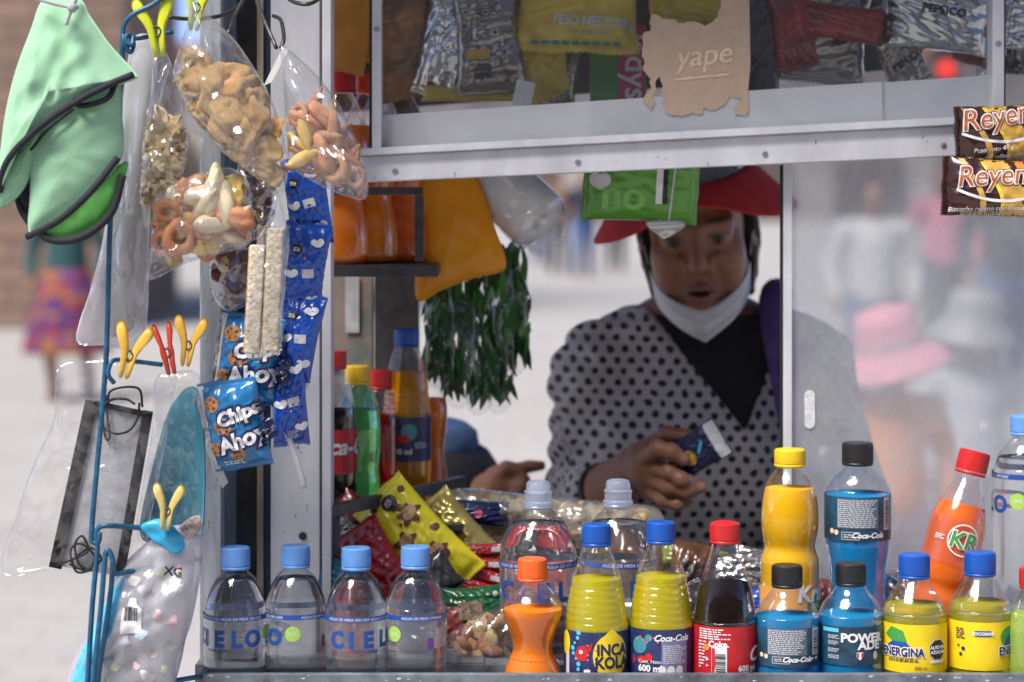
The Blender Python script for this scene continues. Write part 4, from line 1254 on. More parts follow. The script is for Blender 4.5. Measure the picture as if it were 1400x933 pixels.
def crisp_mesh(name, seed, mat, thick=.3, bend=.6, rag=.03, n=16):
    """puffed, bent cracker: a pillow with blunt corners"""
    r = random.Random(seed); nz = SineNoise(seed, .9, 6); rn = SineNoise(seed + 5, 1.6, 6)
    ba, b2 = r.uniform(.5, 1) * bend * r.choice((-1, 1)), r.uniform(-.5, .5) * bend
    V, Fc = [], []
    g = np.linspace(-1, 1, n + 1); uu, vv = np.meshgrid(g, g)
    R = np.clip(1 + rag * 2.5 * nz(np.stack([uu, vv], -1) * .8), .6, 1.4)
    X = uu * R * (1 - .2 * vv ** 2); Z = vv * R * .85 * (1 - .2 * uu ** 2)
    edge = (np.clip(1 - uu ** 4, 0, 1) * np.clip(1 - vv ** 4, 0, 1)) ** .5
    for side in (-1, 1):
        P = np.stack([X, Z], -1)
        Y = side * thick * edge * (.85 + .16 * rn.ridge(P * .6 + side) + .03 * nz(P * 3)) + ba * X ** 2 * .5 + b2 * Z * X + .12 * nz(P)
        V.append(np.stack([X, Y, Z], -1).reshape(-1, 3))
    m = (n + 1) ** 2
    for j in range(n):
        for i in range(n):
            a = j * (n + 1) + i; q = (a, a + 1, a + n + 2, a + n + 1)
            Fc.append(q); Fc.append(tuple(m + k for k in q[::-1]))
    me = mesh_from((np.concatenate(V), Fc), name); me.materials.append(mat)
    return me

def torus_mesh(name, R, r, mat, seed=0, amp=.1, nu=20, nv=10, squash=1):
    nz = SineNoise(seed, .7, 5, 3); V, Fc = [], []
    for i in range(nu):
        a = 6.2832 * i / nu
        for j in range(nv):
            b = 6.2832 * j / nv
            p = np.array(((R + r * math.cos(b)) * math.cos(a), r * math.sin(b) * squash, (R + r * math.cos(b)) * math.sin(a)))
            V.append(p * (1 + amp * nz(p)))
    for i in range(nu):
        for j in range(nv):
            Fc.append((i * nv + j, i * nv + (j + 1) % nv, ((i + 1) % nu) * nv + (j + 1) % nv, ((i + 1) % nu) * nv + j))
    me = mesh_from((V, Fc), name); me.materials.append(mat)
    return me

def fill(root, name, outline, count, meshes, size, depth, seed, y0=0.0, shrink=.86, mind=.75, rots=1.0, full=None):
    r = random.Random(seed)
    O = [tuple(p) for p in catmull(outline, 4, closed=True)]
    c = np.mean(O, 0)
    inn = [tuple(c + (np.array(p) - c) * shrink) for p in O]
    xs = [p[0] for p in inn]; zs = [p[1] for p in inn]
    pts = []; tries = 0
    while len(pts) < count and tries < 4000:
        tries += 1
        p = (r.uniform(min(xs), max(xs)), r.uniform(min(zs), max(zs)))
        if not inside(p, inn): continue
        md = mind * size * (1 if tries < 2000 else .6)
        if any((p[0] - q[0]) ** 2 + (p[1] - q[1]) ** 2 < md ** 2 for q in pts): continue
        pts.append(p)
    for p in pts:
        o = part(name, r.choice(meshes), None, root)
        k = size * r.uniform(.8, 1.15)
        E = np.array(O if full is None else full); E2 = np.roll(E, -1, 0); q = np.array(p); ab = E2 - E
        tt = np.clip(((q - E) * ab).sum(1) / ((ab * ab).sum(1) + 1e-12), 0, 1)
        k = max(size * .35, min(k, float(np.linalg.norm(q - E - tt[:, None] * ab, axis=1).min()) * .92))
        o.location = (p[0], y0 + r.uniform(-.5, .5) * depth, p[1])
        o.rotation_euler = (r.uniform(-.6, .6) * rots, r.uniform(-3.1, 3.1), r.uniform(-.6, .6) * rots)
        o.scale = (k, k, k)

def loc_px(pts, cx, cy_, D):
    s = S(D)
    return [((x - cx) * s, -(y - cy_) * s) for x, y in pts]

class Bag:
    """clear or coloured bag drawn as an outline in the photo, at distance D, thickness t px"""
    def __init__(self, name, label, cat, outline, D, t, mat, seed=1, group=None, crease=1.0, power=.5, folds=0.0, n=5, partname='bag_film', rings=14):
        xs = [p[0] for p in outline]; ys = [p[1] for p in outline]
        self.c = ((min(xs) + max(xs)) / 2, (min(ys) + max(ys)) / 2); self.D = D; self.s = S(D)
        self.root = thing(name, label, cat, W(*self.c, D), group=group)
        self.out = loc_px(outline, *self.c, D)
        self.vf = inflate_geo(self.out, t * self.s, seed, crease, power=power, folds=folds, n=n, rings=rings)
        self.film = part(partname, self.vf, mat, self.root)
        self._map = None
    def L(self, pts): return loc_px(pts, *self.c, self.D)
    def fill(self, name, count, meshes, size, depth, seed, outline=None, **kw):
        fill(self.root, name, self.L(outline) if outline else self.out, count, meshes, size * self.s, depth * self.s, seed, full=[tuple(q) for q in catmull(self.out, 4, closed=True)], **kw)
    def print(self, name, shape, col, px, py, rot=0, off=.0008, L=.005):
        if self._map is None: self._map = projmap(self.vf)
        mat = ink(col) if isinstance(col, str) else col
        x, z = self.L([(px, py)])[0]
        return decal(name, shift2d(shape, x, z, math.radians(rot)), self._map, mat, self.film, L, off)
    def inner(self, name, outline, t, mat, seed=3, dy=0.0, crease=.6, folds=0.0, power=.5):
        vf = inflate_geo(self.L(outline), t * self.s, seed, crease, power=power, folds=folds, rings=10)
        o = part(name, vf, mat, self.root); o.location = (0, dy, 0)
        return o, vf

# ---- food colours
F_PUFF = pm('golden_puff', (.9, .63, .3), rough=.6, var=.2, vscale=60, col2=(.76, .43, .15), bump=.8, bscale=160, dist=.004)
F_PALE = pm('pale_snack', (.75, .58, .3), rough=.6, var=.2, vscale=50, col2=(.55, .36, .14), bump=.5, bscale=160, dist=.002, sss=.1)
F_CREAM = pm('cream_snack', (.8, .7, .48), rough=.6, var=.15, vscale=50, bump=.4, bscale=160, sss=.1)
F_YEL = pm('yellow_snack', (.8, .55, .13), rough=.55, var=.2, vscale=60, bump=.4, bscale=160, sss=.1)
F_PINK = pm('salmon_snack', (.68, .33, .16), rough=.55, var=.2, vscale=60, col2=(.6, .22, .1), bump=.35, bscale=140, sss=.1)
F_BRN = pm('light_brown_snack', (.5, .26, .13), rough=.5, var=.25, vscale=60, col2=(.36, .15, .07), bump=.4, bscale=140, sss=.1)
F_DARK = pm('dark_red_snack', (.12, .025, .018), rough=.3, var=.5, vscale=70, bump=.5, bscale=120)
F_WHITEBAR = pm('seeded_bar', (.72, .68, .58), rough=.8, var=.3, vscale=140, col2=(.4, .28, .15), bump=.9, bscale=220, dist=.004)
F_TANBAR = pm('toasted_bar', (.5, .32, .16), rough=.8, var=.35, vscale=120, bump=.9, bscale=200, dist=.004)
PUFFS = [crisp_mesh('cracker', s, F_PUFF, .42, .6) for s in (1, 2, 3, 4)] + [crisp_mesh('cracker', 8, pm('toasted_puff', (.78, .44, .16), rough=.6, var=.25, vscale=50, bump=.6, bscale=150, dist=.003), .34, .6)]
PALES = [crisp_mesh('chip', s, F_PALE, .14, 1.0, .1) for s in (4, 5, 6)] + [crisp_mesh('chip', 8, F_CREAM, .16, .9, .1)]
MIX = [torus_mesh('ring', .68, .3, F_PINK, 1), crisp_mesh('shell', 16, F_YEL, .2, 1.3), blob_mesh('tube', 7, F_CREAM, amp=.2, squash=(1.25, .5, .5)),
       blob_mesh('curl', 9, F_PINK, amp=.25, squash=(1.3, .5, .6)), crisp_mesh('chip', 21, F_PUFF, .2, 1.0)]
CURLS = [torus_mesh('curl', .8, .3, F_BRN, 2), blob_mesh('stick', 12, F_BRN, amp=.2, squash=(1.7, .42, .42)), blob_mesh('stick', 13, F_YEL, amp=.2, squash=(1.4, .4, .45))]
DARKS = [blob_mesh('candied_nut', s, F_DARK, amp=.4, squash=(1, .8, .75)) for s in (14, 15)]
KNOTS = [torus_mesh('knot', .6, .34, F_CREAM, 5, amp=.2), blob_mesh('knot', 16, F_CREAM, amp=.35, squash=(1, .7, .7)), blob_mesh('knot', 17, F_PALE, amp=.35, squash=(1, .7, .7))]
NUTS = [blob_mesh('nut', 18, F_PALE, amp=.3, squash=(1, .55, .6)), blob_mesh('nut', 19, F_BRN, amp=.25, squash=(1, .5, .6))]

# ================================================================== left side: green caps
def green_caps():
    D = 2.44
    fab = pm('mint_fabric', (.33, .6, .39), rough=.85, var=.12, vscale=18, bump=.35, bscale=900, sheen=.3, dist=.0008, col2=(.28, .54, .33))
    fin = pm('bright_green_lining', (.14, .5, .1), rough=.8, var=.15, vscale=30, bump=.3, bscale=800)
    trim = pm('navy_binding', (.012, .013, .022), rough=.75, var=.3, vscale=150, bump=.4, bscale=800)
    b = Bag('green_sun_cap', 'mint green fabric caps with navy edging hung from a grey string', 'cap',
            [(62, -4), (108, -2), (122, 20), (150, 60), (184, 98), (186, 108), (150, 122), (112, 143), (70, 170), (30, 205), (12, 228), (2, 262), (-6, 240), (0, 205), (8, 150), (22, 95), (40, 45)], D, 74, fab, seed=5, crease=.5, power=.62, folds=.0016, partname='crown', rings=16)
    s = S(D)
    def lay(name, out, t, mat, dy, seed, crease=.35):
        o, vf = b.inner(name, out, t, mat, seed, dy, crease, power=.6)
        return vf
    lay('lower_crown', [(60, 165), (110, 132), (160, 112), (166, 165), (165, 216), (130, 262), (85, 300), (40, 322), (38, 270), (42, 205)], 60, fab, .008, 8)
    lay('lining', [(45, 300), (100, 270), (165, 222), (168, 240), (150, 290), (118, 318), (85, 328), (52, 322)], 40, fin, .016, 4)
    lay('side_flap', [(-4, 248), (20, 215), (48, 182), (60, 170), (44, 230), (30, 262), (8, 282), (-6, 282)], 26, fab, .004, 3)
    lay('dark_gap', [(22, 262), (40, 235), (44, 300), (30, 292)], 12, trim, .016, 6, .2)
    def binding(pts, r=.0031, y=-.022):
        P = [Vector(((x - b.c[0]) * s, y + dy, -(yy - b.c[1]) * s)) for x, yy, dy in pts]
        part('edge_binding', tube(P, r, 8), trim, b.root)
    binding([(184, 103, .012), (150, 119, .0), (112, 140, -.006), (70, 168, -.006), (30, 203, .0), (10, 230, .008), (0, 262, .018)], .0036)
    binding([(165, 216, .004), (132, 260, -.004), (88, 300, -.002), (40, 324, .012)], .0036)
    binding([(166, 240, .03), (152, 290, .026), (120, 320, .024), (86, 330, .024), (55, 322, .03), (28, 292, .036), (18, 268, .042)], .004)
    binding([(160, 115, .012), (150, 136, .004), (118, 146, 0), (105, 138, .006)], .003)
    binding([(104, 150, .006), (72, 176, .004), (46, 206, .006)], .0016)
    # gathered grey string
    gs = pm('grey_string', (.42, .42, .43), rough=.9, bump=.4, bscale=600)
    P = lambda pts, y: [Vector(((x - b.c[0]) * s, y, -(yy - b.c[1]) * s)) for x, yy in pts]
    part('string', tube(P([(56, 1), (80, 8), (104, 13), (115, 14)], -.03), .0019, 8), gs, b.root)
    part('string', tube(P([(110, -20), (112, 0), (106, 14), (101, 28), (98, 37)], -.032), .0022, 8), gs, b.root)
    kn = P([(107, 14)], -.0325)[0]
    part('string_knot', ([(v.co + kn)[:] for v in blob_mesh('kn', 3, gs, 2, .2, (.0055, .0045, .005)).vertices], [tuple(f.vertices) for f in bpy.data.meshes['kn'].polygons]), gs, b.root)
green_caps()

# ================================================================== blue wire stand and the dark hooks
def wires():
    t = thing('wire_stand', 'blue coated wire display stand at the left of the kiosk', 'stand', W(130, 960, 2.52))
    def w(pts, r=.0028, mat=M_BLUEW, root=t, name='wire', n=6):
        part(name, tube([W(x, y, D) for x, y, D in pts], r, 8, n), mat, root, world=True)
    d = 2.47
    w([(236, -14, d), (210, 6, d), (182, 20, d), (170, 34, d), (168, 52, d), (166, 100, d), (157, 200, d), (150, 320, d), (147, 430, d), (144, 505, d), (136, 600, d), (128, 690, d), (125, 733, d), (128, 742, d), (135, 740, d), (136, 728, d)])
    w([(236, 44, 2.50), (205, 50, 2.49), (184, 53, 2.475), (174, 48, d - .004), (172, 56, d - .006), (180, 62, d - .006), (182, 50, d)], .0024)
    w([(168, 45, d), (170, 58, d - .004), (178, 72, d - .004), (183, 62, d), (180, 48, d + .004)], .0022)
    w([(222, 499, 2.50), (190, 495, 2.49), (162, 492, 2.475), (152, 496, d - .005), (148, 512, d - .005), (156, 524, d)], .0024)
    w([(208, 723, 2.50), (180, 721, 2.49), (150, 719, d), (136, 721, d), (131, 732, d), (133, 752, d), (126, 830, d), (119, 945, d), (116, 1010, d)])
    w([(275, 764, 2.53), (230, 772, 2.51), (180, 781, 2.49), (157, 784, 2.475), (155, 770, 2.465), (150, 755, 2.465), (144, 760, 2.465), (138, 830, 2.465), (126, 945, 2.465), (122, 1010, 2.465)])
    w([(155, 765, 2.478), (150, 820, 2.478), (134, 930, 2.478), (128, 1010, 2.478)])
    w([(275, 925, 2.53), (240, 931, 2.51), (190, 940, 2.49), (120, 948, 2.475)])
    z1 = W(118, 1010, d).z
    # the stand's lower frame down to the pavement, below the picture
    for x, D in ((116, d), (126, 2.478), (300, 2.53)):
        p = W(x, 1005, D)
        part('wire', tube([p, Vector((p.x - .02, p.y, .3)), Vector((p.x - .03, p.y, .004))], .004, 8), M_BLUEW, t, world=True)
    part('foot_ring', tube([Vector((-.52, 2.40, .006)), Vector((-.30, 2.40, .006)), Vector((-.30, 2.62, .006)), Vector((-.52, 2.62, .006)), Vector((-.52, 2.40, .006))], .005, 8, 1, smooth=False), M_BLUEW, t, world=True)
    h = thing('hanging_hook_bar', 'bent dark wire hooks fixed to the post above the snack bags', 'hooks', W(340, -40, 2.62))
    for pts in ([(232, 24, 2.5), (260, 26, 2.53), (300, 22, 2.56), (330, 4, 2.6), (340, -30, 2.62)], [(312, 46, 2.52), (322, 20, 2.56), (333, 0, 2.58), (344, -30, 2.62)],
                [(345, -30, 2.62), (352, 4, 2.58), (364, 34, 2.55), (378, 66, 2.53)], [(374, 22, 2.62), (384, 28, 2.58), (388, 52, 2.54), (384, 66, 2.53)],
                [(388, -6, 2.6), (402, 3, 2.58), (420, 6, 2.57), (434, 0, 2.59), (442, -12, 2.6)]):
        w(pts, .0022, M_GREYW, h, 'hook')
    part('hook_bar', tube([W(330, -30, 2.62), W(350, -31, 2.62), W(452, -12, 2.62)], .004, 8, smooth=False), M_GREYW, h, world=True)
wires()

# ================================================================== clothes pegs
def peg(px, py, D, mat, rz, label, size=1.0, open_=1.0):
    t = thing('clothes_peg', label, 'clothes peg', W(px, py, D), (0, math.radians(rz), 0), 'plastic clothes pegs')
    k = .76 * S(D) * size
    for sgn in (-1, 1):
        o = [(sgn * x * k, y * k) for x, y in ((3, -40), (9, -38), (10, -20), (13, 0), (22 * open_, 22), (34 * open_, 44), (32 * open_, 58), (22 * open_, 60), (13 * open_, 46), (4, 20), (1, 0), (1, -30))]
        vf = inflate_geo(o if sgn > 0 else o[::-1], 18 * k, 3, crease=.0, power=.35, rings=5, n=3)
        part('arm', vf, mat, t, loc=(0, .001 * sgn, 0))
    part('spring', torus_mesh('spring', 8 * k, 2.4 * k, M_GREYW, amp=0, nu=16, nv=6, squash=3.6), None, t, loc=(0, 0, 2 * k))
    return t
Y1 = pm('peg_lime', (.62, .68, .03), rough=.4, var=.08, vscale=60); Y2 = pm('peg_yellow', (.78, .46, .06), rough=.45, var=.12, vscale=60)
Y3 = pm('peg_old_yellow', (.6, .48, .16), rough=.5, var=.15, vscale=60); R1 = pm('peg_red', (.68, .06, .03), rough=.4, var=.1, vscale=60)
peg(214, 45, 2.475, Y1, -8, 'lime yellow clothes peg at the top of the wire stand', 1.1)
peg(268, 12, 2.53, Y1, 6, 'lime yellow clothes peg above the large cracker bag')
peg(176, 488, 2.46, Y2, 14, 'yellow clothes peg holding the bag with the black edged mask', 1.0)
peg(229, 484, 2.485, R1, -12, 'red clothes peg beside two yellow ones', .95, .55)
peg(257, 474, 2.50, Y2, 8, 'yellow clothes peg right of the red peg', .9)
peg(228, 700, 2.475, Y3, 6, 'faded yellow clothes peg on the patterned nappy packet', .85)

# ================================================================== bags of masks, nappies and white goods
def masks():
    white = pm('mask_fabric', (.44, .45, .48), rough=.9, var=.08, vscale=60, bump=.4, bscale=120)
    black = pm('black_elastic', (.01, .01, .012), rough=.8, var=.2, vscale=200)
    # upper white bag
    b = Bag('white_goods_bag', 'tall milky plastic bag of white goods hanging behind the green caps', 'bag',
            [(182, 52), (214, 56), (214, 120), (208, 250), (204, 330), (202, 430), (186, 478), (145, 473), (104, 466), (122, 400), (140, 330), (158, 220), (170, 120)], 2.54, 34, M_MILKY, 3, crease=.5, folds=.0022)
    b.inner('white_sheet', [(182, 80), (205, 82), (200, 250), (190, 400), (176, 455), (125, 450), (142, 360), (165, 180)], 20, white, 4, 0, .4, .002)
    # clear bag with black edged mask
    b = Bag('mask_bag', 'clear bag holding a white face mask with black edges', 'bag',
            [(78, 502), (128, 492), (180, 496), (238, 500), (234, 560), (220, 640), (204, 720), (192, 788), (130, 786), (70, 781), (3, 783), (24, 700), (48, 630), (74, 572)], 2.50, 22, film('thin_mask_bag_film', haze=.035, gloss=.22, rough=.12, bump=.8, bscale=14, edge=.3, ridged=True), 7, crease=1.6, power=.4)
    rows, cols = 26, 5
    V, Fc = [], []
    A, B, C, Dd = [np.array(q, float) for q in b.L([(128, 548), (208, 566), (166, 788), (68, 772)])]
    for j in range(rows + 1):
        for i in range(cols + 1):
            u, v = i / cols, j / rows
            p = (A * (1 - u) + B * u) * (1 - v) + (Dd * (1 - u) + C * u) * v
            V.append((p[0], .0012 * math.sin(i * 2.6) - .001, p[1]))
    for j in range(rows):
        for i in range(cols): q = j * (cols + 1) + i; Fc.append((q, q + cols + 1, q + cols + 2, q + 1))
    part('face_mask', (V, Fc), white, b.root)
    def strip(p, q, w):
        p, q = [np.array(k, float) for k in b.L([p, q])]
        d = (q - p) / np.linalg.norm(q - p); nrm = np.array([-d[1], d[0]]) * w * b.s / 2
        bx = [(*(p + nrm),), (*(p - nrm),), (*(q - nrm),), (*(q + nrm),)]
        part('mask_edge', ([(x, -.0045, z) for x, z in bx] + [(x, .001, z) for x, z in bx], [(0, 1, 2, 3), (7, 6, 5, 4), (0, 4, 5, 1), (1, 5, 6, 2), (2, 6, 7, 3), (3, 7, 4, 0)]), black, b.root)
    strip((126, 548), (76, 776), 17); strip((203, 562), (164, 786), 13); strip((130, 551), (208, 568), 7)
    def loop(pts): part('ear_loop', tube([Vector((x, -.006 - .001 * (i % 3), z)) for i, (x, z) in enumerate(b.L(pts))], .0013, 6), black, b.root)
    loop([(134, 556), (140, 580), (158, 592), (178, 588), (190, 570), (192, 550)]); loop([(146, 540), (148, 565), (152, 596), (146, 598), (142, 570), (150, 548), (172, 545), (186, 552)])
    loop([(80, 772), (100, 764), (122, 752), (114, 732), (104, 744), (110, 770), (124, 776), (130, 758), (112, 742), (98, 752), (106, 780), (128, 778)]); loop([(96, 770), (118, 778), (140, 764), (126, 748), (108, 758)])
    loop([(150, 560), (153, 534), (190, 530), (196, 556)])
    # blue masks
    teal = pm('pale_blue_mask', (.09, .36, .48), rough=.85, var=.12, vscale=40, bump=.5, bscale=100, vst=(3, 3, .4))
    b = Bag('blue_mask_bag', 'clear bag of pale blue face masks beside the aluminium post', 'bag', [(212, 520), (240, 508), (276, 520), (277, 640), (276, 742), (230, 748), (188, 738), (196, 660), (208, 590)], 2.545, 26, M_FILM, 9, crease=1.2)
    for i in range(3):
        b.inner('face_mask', [(236 + 2 * i, 552 - 3 * i), (275, 548), (275, 735), (224, 742), (192 + 5 * i, 730), (206 + 4 * i, 650)], 8, teal, 5 + i, -.004 + i * .005, .4, .0012)
    # nappies in a printed packet
    pk = film('printed_nappy_film', haze=.55, gloss=.2, rough=.2, bump=.9, bscale=26, hazecol=(.72, .72, .78), edge=.15)
    b = Bag('nappy_packet', 'white plastic packet of nappies printed with colourful toys, blue end', 'packet',
            [(214, 732), (240, 718), (272, 726), (275, 780), (262, 850), (244, 900), (232, 960), (160, 968), (92, 962), (100, 900), (130, 850), (152, 800), (176, 764)], 2.505, 66, pk, 12, crease=.9)
    nap = pm('nappy_pad', (.6, .6, .63), rough=.9, var=.15, vscale=40, bump=.5, bscale=60)
    b.inner('nappy', [(205, 770), (262, 740), (260, 820), (235, 940), (170, 950), (178, 850)], 40, nap, 3, .004, 1)
    b.inner('nappy', [(150, 860), (178, 840), (175, 950), (110, 952)], 36, nap, 6, .002, 1)
    b.print('blue_end', poly2d(np.array(b.L([(152, 812), (176, 780), (160, 850), (140, 905), (104, 950), (97, 935), (118, 880)])) - np.array(b.L([(140, 860)])[0])), 'cyan', 140, 860)
    r = random.Random(4)
    for i, (x, y, c, k) in enumerate([(178, 835, 'purple', 11), (196, 860, 'cyan', 9), (230, 800, 'orange', 6), (222, 835, 'pink', 7), (240, 845, 'pink', 8), (205, 800, 'purple', 10), (214, 890, 'orange', 6), (160, 905, 'lime', 9), (190, 905, 'pink', 5), (236, 880, 'green', 6), (175, 870, 'purple', 8), (225, 780, 'lime', 6), (250, 800, 'purple', 8), (186, 790, 'lightgrey', 9), (205, 920, 'lightgrey', 10), (228, 910, 'lime', 5), (150, 930, 'lime', 8), (246, 775, 'orange', 5)]):
        n = 14; pts = [(k * b.s * (1 + .35 * math.sin(3 * a + i)) * math.cos(a), k * b.s * (1 + .3 * math.cos(2 * a + i)) * math.sin(a)) for a in [6.2832 * j / n for j in range(n)]]
        cc = INK[c]; g = .68; k *= 1.25
        b.print('printed_toy', poly2d(pts), pm('soft_' + c, tuple(q * (1 - g) + .62 * g for q in cc), rough=.4), x, y)
    b.print('code_panel', poly2d([(q[0] * b.s, q[1] * b.s) for q in [(-14, -24), (14, -20), (14, 12), (6, 18), (5, 26), (-4, 26), (-6, 17), (-13, 11)]]), 'white', 185, 838, -4, .0014)
    b.print('barcode', barcode(0, 0, 19 * b.s, 19 * b.s, 3), 'black', 185, 833, -4, .002)
    b.print('lettering', text2d('XG', .0125, bold=.0003), 'black', 240, 778, -8, .0012)
    tw = pm('cyan_tape', (.03, .36, .62), rough=.35, var=.15, vscale=60)
    t, _ = b.inner('twisted_end', [(196, 716), (220, 706), (240, 716), (256, 740), (246, 754), (226, 745), (208, 732)], 16, tw, 8, -.018, 1.2)
    b.inner('printed_edge', [(246, 722), (262, 706), (276, 704), (276, 722), (258, 738)], 6, pm('soft_pattern', (.35, .28, .26), var=.5, vscale=200), 8, -.01, .5)
masks()

# ================================================================== clear snack bags by the post
def snack_bags():
    # left pair of pale chips
    b = Bag('chips_bag', 'narrow clear bag of pale chips at the left of the snack bags', 'snack bag', [(212, 60), (236, 90), (252, 160), (258, 205), (246, 250), (214, 300), (196, 312), (190, 260), (194, 200), (206, 130)], 2.53, 44, M_FILM, 21, crease=1.3)
    b.fill('chip', 32, PALES, 22, 20, 3, [(214, 150), (246, 175), (254, 208), (240, 255), (206, 300), (196, 260), (198, 205)], shrink=.94, mind=.42)
    b = Bag('peanut_puff_bag', 'small clear bag of peanut coloured puffs beside the white goods bag', 'snack bag', [(232, 84), (222, 130), (205, 190), (192, 260), (176, 272), (164, 240), (166, 200), (180, 160), (208, 110)], 2.56, 34, M_FILM, 22, crease=1.2)
    b.fill('puff', 12, [NUTS[0], PALES[0], PUFFS[1]], 18, 12, 4, [(200, 160), (204, 200), (190, 258), (172, 262), (166, 220), (178, 178)], mind=.55, shrink=.9)
    # big cracker bag
    b = Bag('cracker_bag', 'large clear bag of golden puffed crackers in front of the post', 'snack bag', [(262, -6), (272, 10), (310, 42), (334, 72), (370, 132), (388, 190), (394, 236), (386, 268), (372, 262), (340, 236), (300, 205), (262, 160), (238, 108), (244, 70), (256, 30)], 2.49, 92, M_FILM, 23, crease=.8)
    b.fill('cracker', 15, PUFFS, 44, 18, 9, [(290, 112), (340, 112), (372, 150), (388, 200), (384, 256), (352, 238), (318, 205), (290, 165)], shrink=.94, mind=.42, y0=.002, rots=1.0)
    b.fill('cracker', 12, PUFFS, 26, 12, 10, [(246, 78), (262, 72), (292, 120), (300, 170), (286, 180), (256, 140), (242, 112)], shrink=.9, mind=.55, rots=1.0)
    # mixed snack bag
    b = Bag('mixed_snack_bag', 'clear bag of mixed rings, shells and salmon coloured curls', 'snack bag', [(216, 262), (262, 240), (310, 228), (340, 250), (346, 300), (344, 332), (300, 348), (250, 362), (202, 384), (204, 340), (208, 300)], 2.515, 62, M_FILM, 24, crease=1.3)
    b.fill('ring', 4, [MIX[0]], 24, 8, 7, [(215, 275), (255, 280), (250, 340), (212, 340)], mind=.9, y0=-.014)
    b.fill('snack', 30, MIX[1:], 25, 22, 6, [(222, 262), (300, 236), (336, 262), (340, 325), (250, 352), (212, 352)], shrink=.92, mind=.48)
    b.fill('shell', 5, [MIX[2], MIX[1]], 26, 10, 11, [(290, 240), (335, 260), (338, 330), (290, 330)], y0=-.008, mind=.8)
    # right bag with curls
    b = Bag('curl_bag', 'clear bag of brown curls and yellow sticks hanging over the blue packets', 'snack bag', [(384, 62), (402, 74), (430, 100), (462, 140), (486, 190), (502, 240), (500, 272), (470, 268), (430, 250), (398, 226), (392, 180), (388, 120)], 2.49, 70, M_FILM, 25, crease=1.2)
    b.fill('curl', 24, [CURLS[0], CURLS[1], CURLS[1], MIX[3]], 21, 16, 8, [(404, 150), (440, 150), (476, 190), (496, 240), (494, 266), (440, 248), (402, 215)], shrink=.94, mind=.42)
    b.fill('stick', 3, [CURLS[2]], 22, 6, 12, [(402, 160), (425, 160), (435, 220), (405, 218)], y0=-.008)
    # dark candied nuts
    for i, (o, D, lab) in enumerate([([(325, 225), (362, 215), (378, 260), (372, 305), (345, 330), (325, 300)], 2.575, 'clear bag of dark candied nuts behind the cracker bag'),
                                     ([(288, 345), (312, 330), (345, 345), (350, 385), (338, 415), (310, 425), (290, 400)], 2.55, 'lower clear bag of dark candied nuts above the biscuit packets')]):
        b = Bag('candied_nut_bag', lab, 'snack bag', o, D, 40, M_FILM, 26 + i, crease=1.3)
        b.fill('candied_nut', 12, DARKS, 15, 20, 5 + i, mind=.62, shrink=.8)
        b.fill('peanut', 2, [PALES[2]], 8, 4, 7 + i, shrink=.5, y0=-.012)
    # two seeded bars in a clear wrapper
    b = Bag('seeded_bar_bag', 'clear wrapper with two long pale seeded bars', 'snack bag', [(378, 262), (390, 300), (396, 330), (388, 420), (384, 476), (372, 488), (352, 492), (336, 486), (334, 440), (344, 380), (352, 330), (366, 300)], 2.475, 34, M_FILM, 28, crease=.8)
    for x0, y0, x1, y1, w, mat in ((378, 312, 370, 480, 22, F_WHITEBAR), (353, 335, 345, 484, 21, F_WHITEBAR)):
        A, B = [np.array(q) for q in b.L([(x0, y0), (x1, y1)])]
        L = np.linalg.norm(B - A); an = math.atan2(B[0] - A[0], A[1] - B[1])
        c = (A + B) / 2
        vf = box(0, 0, 0, w * b.s, 20 * b.s, L, .0022)
        o = part('seeded_bar', vf, mat, b.root, loc=(c[0], 0, c[1]), rot=(0, -an, 0)); o.data.shade_smooth()
        vf = box(-w * b.s * .42, .001, 0, w * b.s * .3, 20.6 * b.s, L * .985, .002)
        part('toasted_layer', vf, F_TANBAR, o).data.shade_smooth()
    # paper tags between the bags
    pap = pm('white_card', (.7, .7, .68), rough=.8, var=.08)
    for pts, D, lab in (([(262, 182), (278, 190), (268, 252), (248, 252)], 2.55, 'white card tag between the chips bag and the cracker bag'), ([(386, 66), (396, 66), (372, 112), (360, 118)], 2.52, 'white card tag under the hook by the curl bag'),
                        ([(274, 590), (286, 600), (312, 660), (304, 668), (290, 640)], 2.60, 'white paper strip below the biscuit packets')):
        c = W(sum(p[0] for p in pts) / 4, sum(p[1] for p in pts) / 4, D); n = len(pts)
        q = [W(x, y, D) for x, y in pts]; q2 = [p + Vector((0, .0008, 0)) for p in q]
        t = tag(part('card_tag', ([(p - c)[:] for p in q + q2], [tuple(range(n))[::-1], tuple(range(n, 2 * n))] + [(i, (i + 1) % n, n + (i + 1) % n, n + i) for i in range(n)]), pap, None, smooth=False, loc=c), lab, 'tag')
    # hanging white strap
    t = tag(part('plastic_strip', tube([W(377, 482, 2.56), W(378, 540, 2.56), W(388, 580, 2.56), W(404, 625, 2.56), W(416, 668, 2.56)], .0035, 6), pm('white_plastic', (.62, .62, .62), rough=.45)), 'white plastic strip dangling in front of the post', 'strip')
snack_bags()

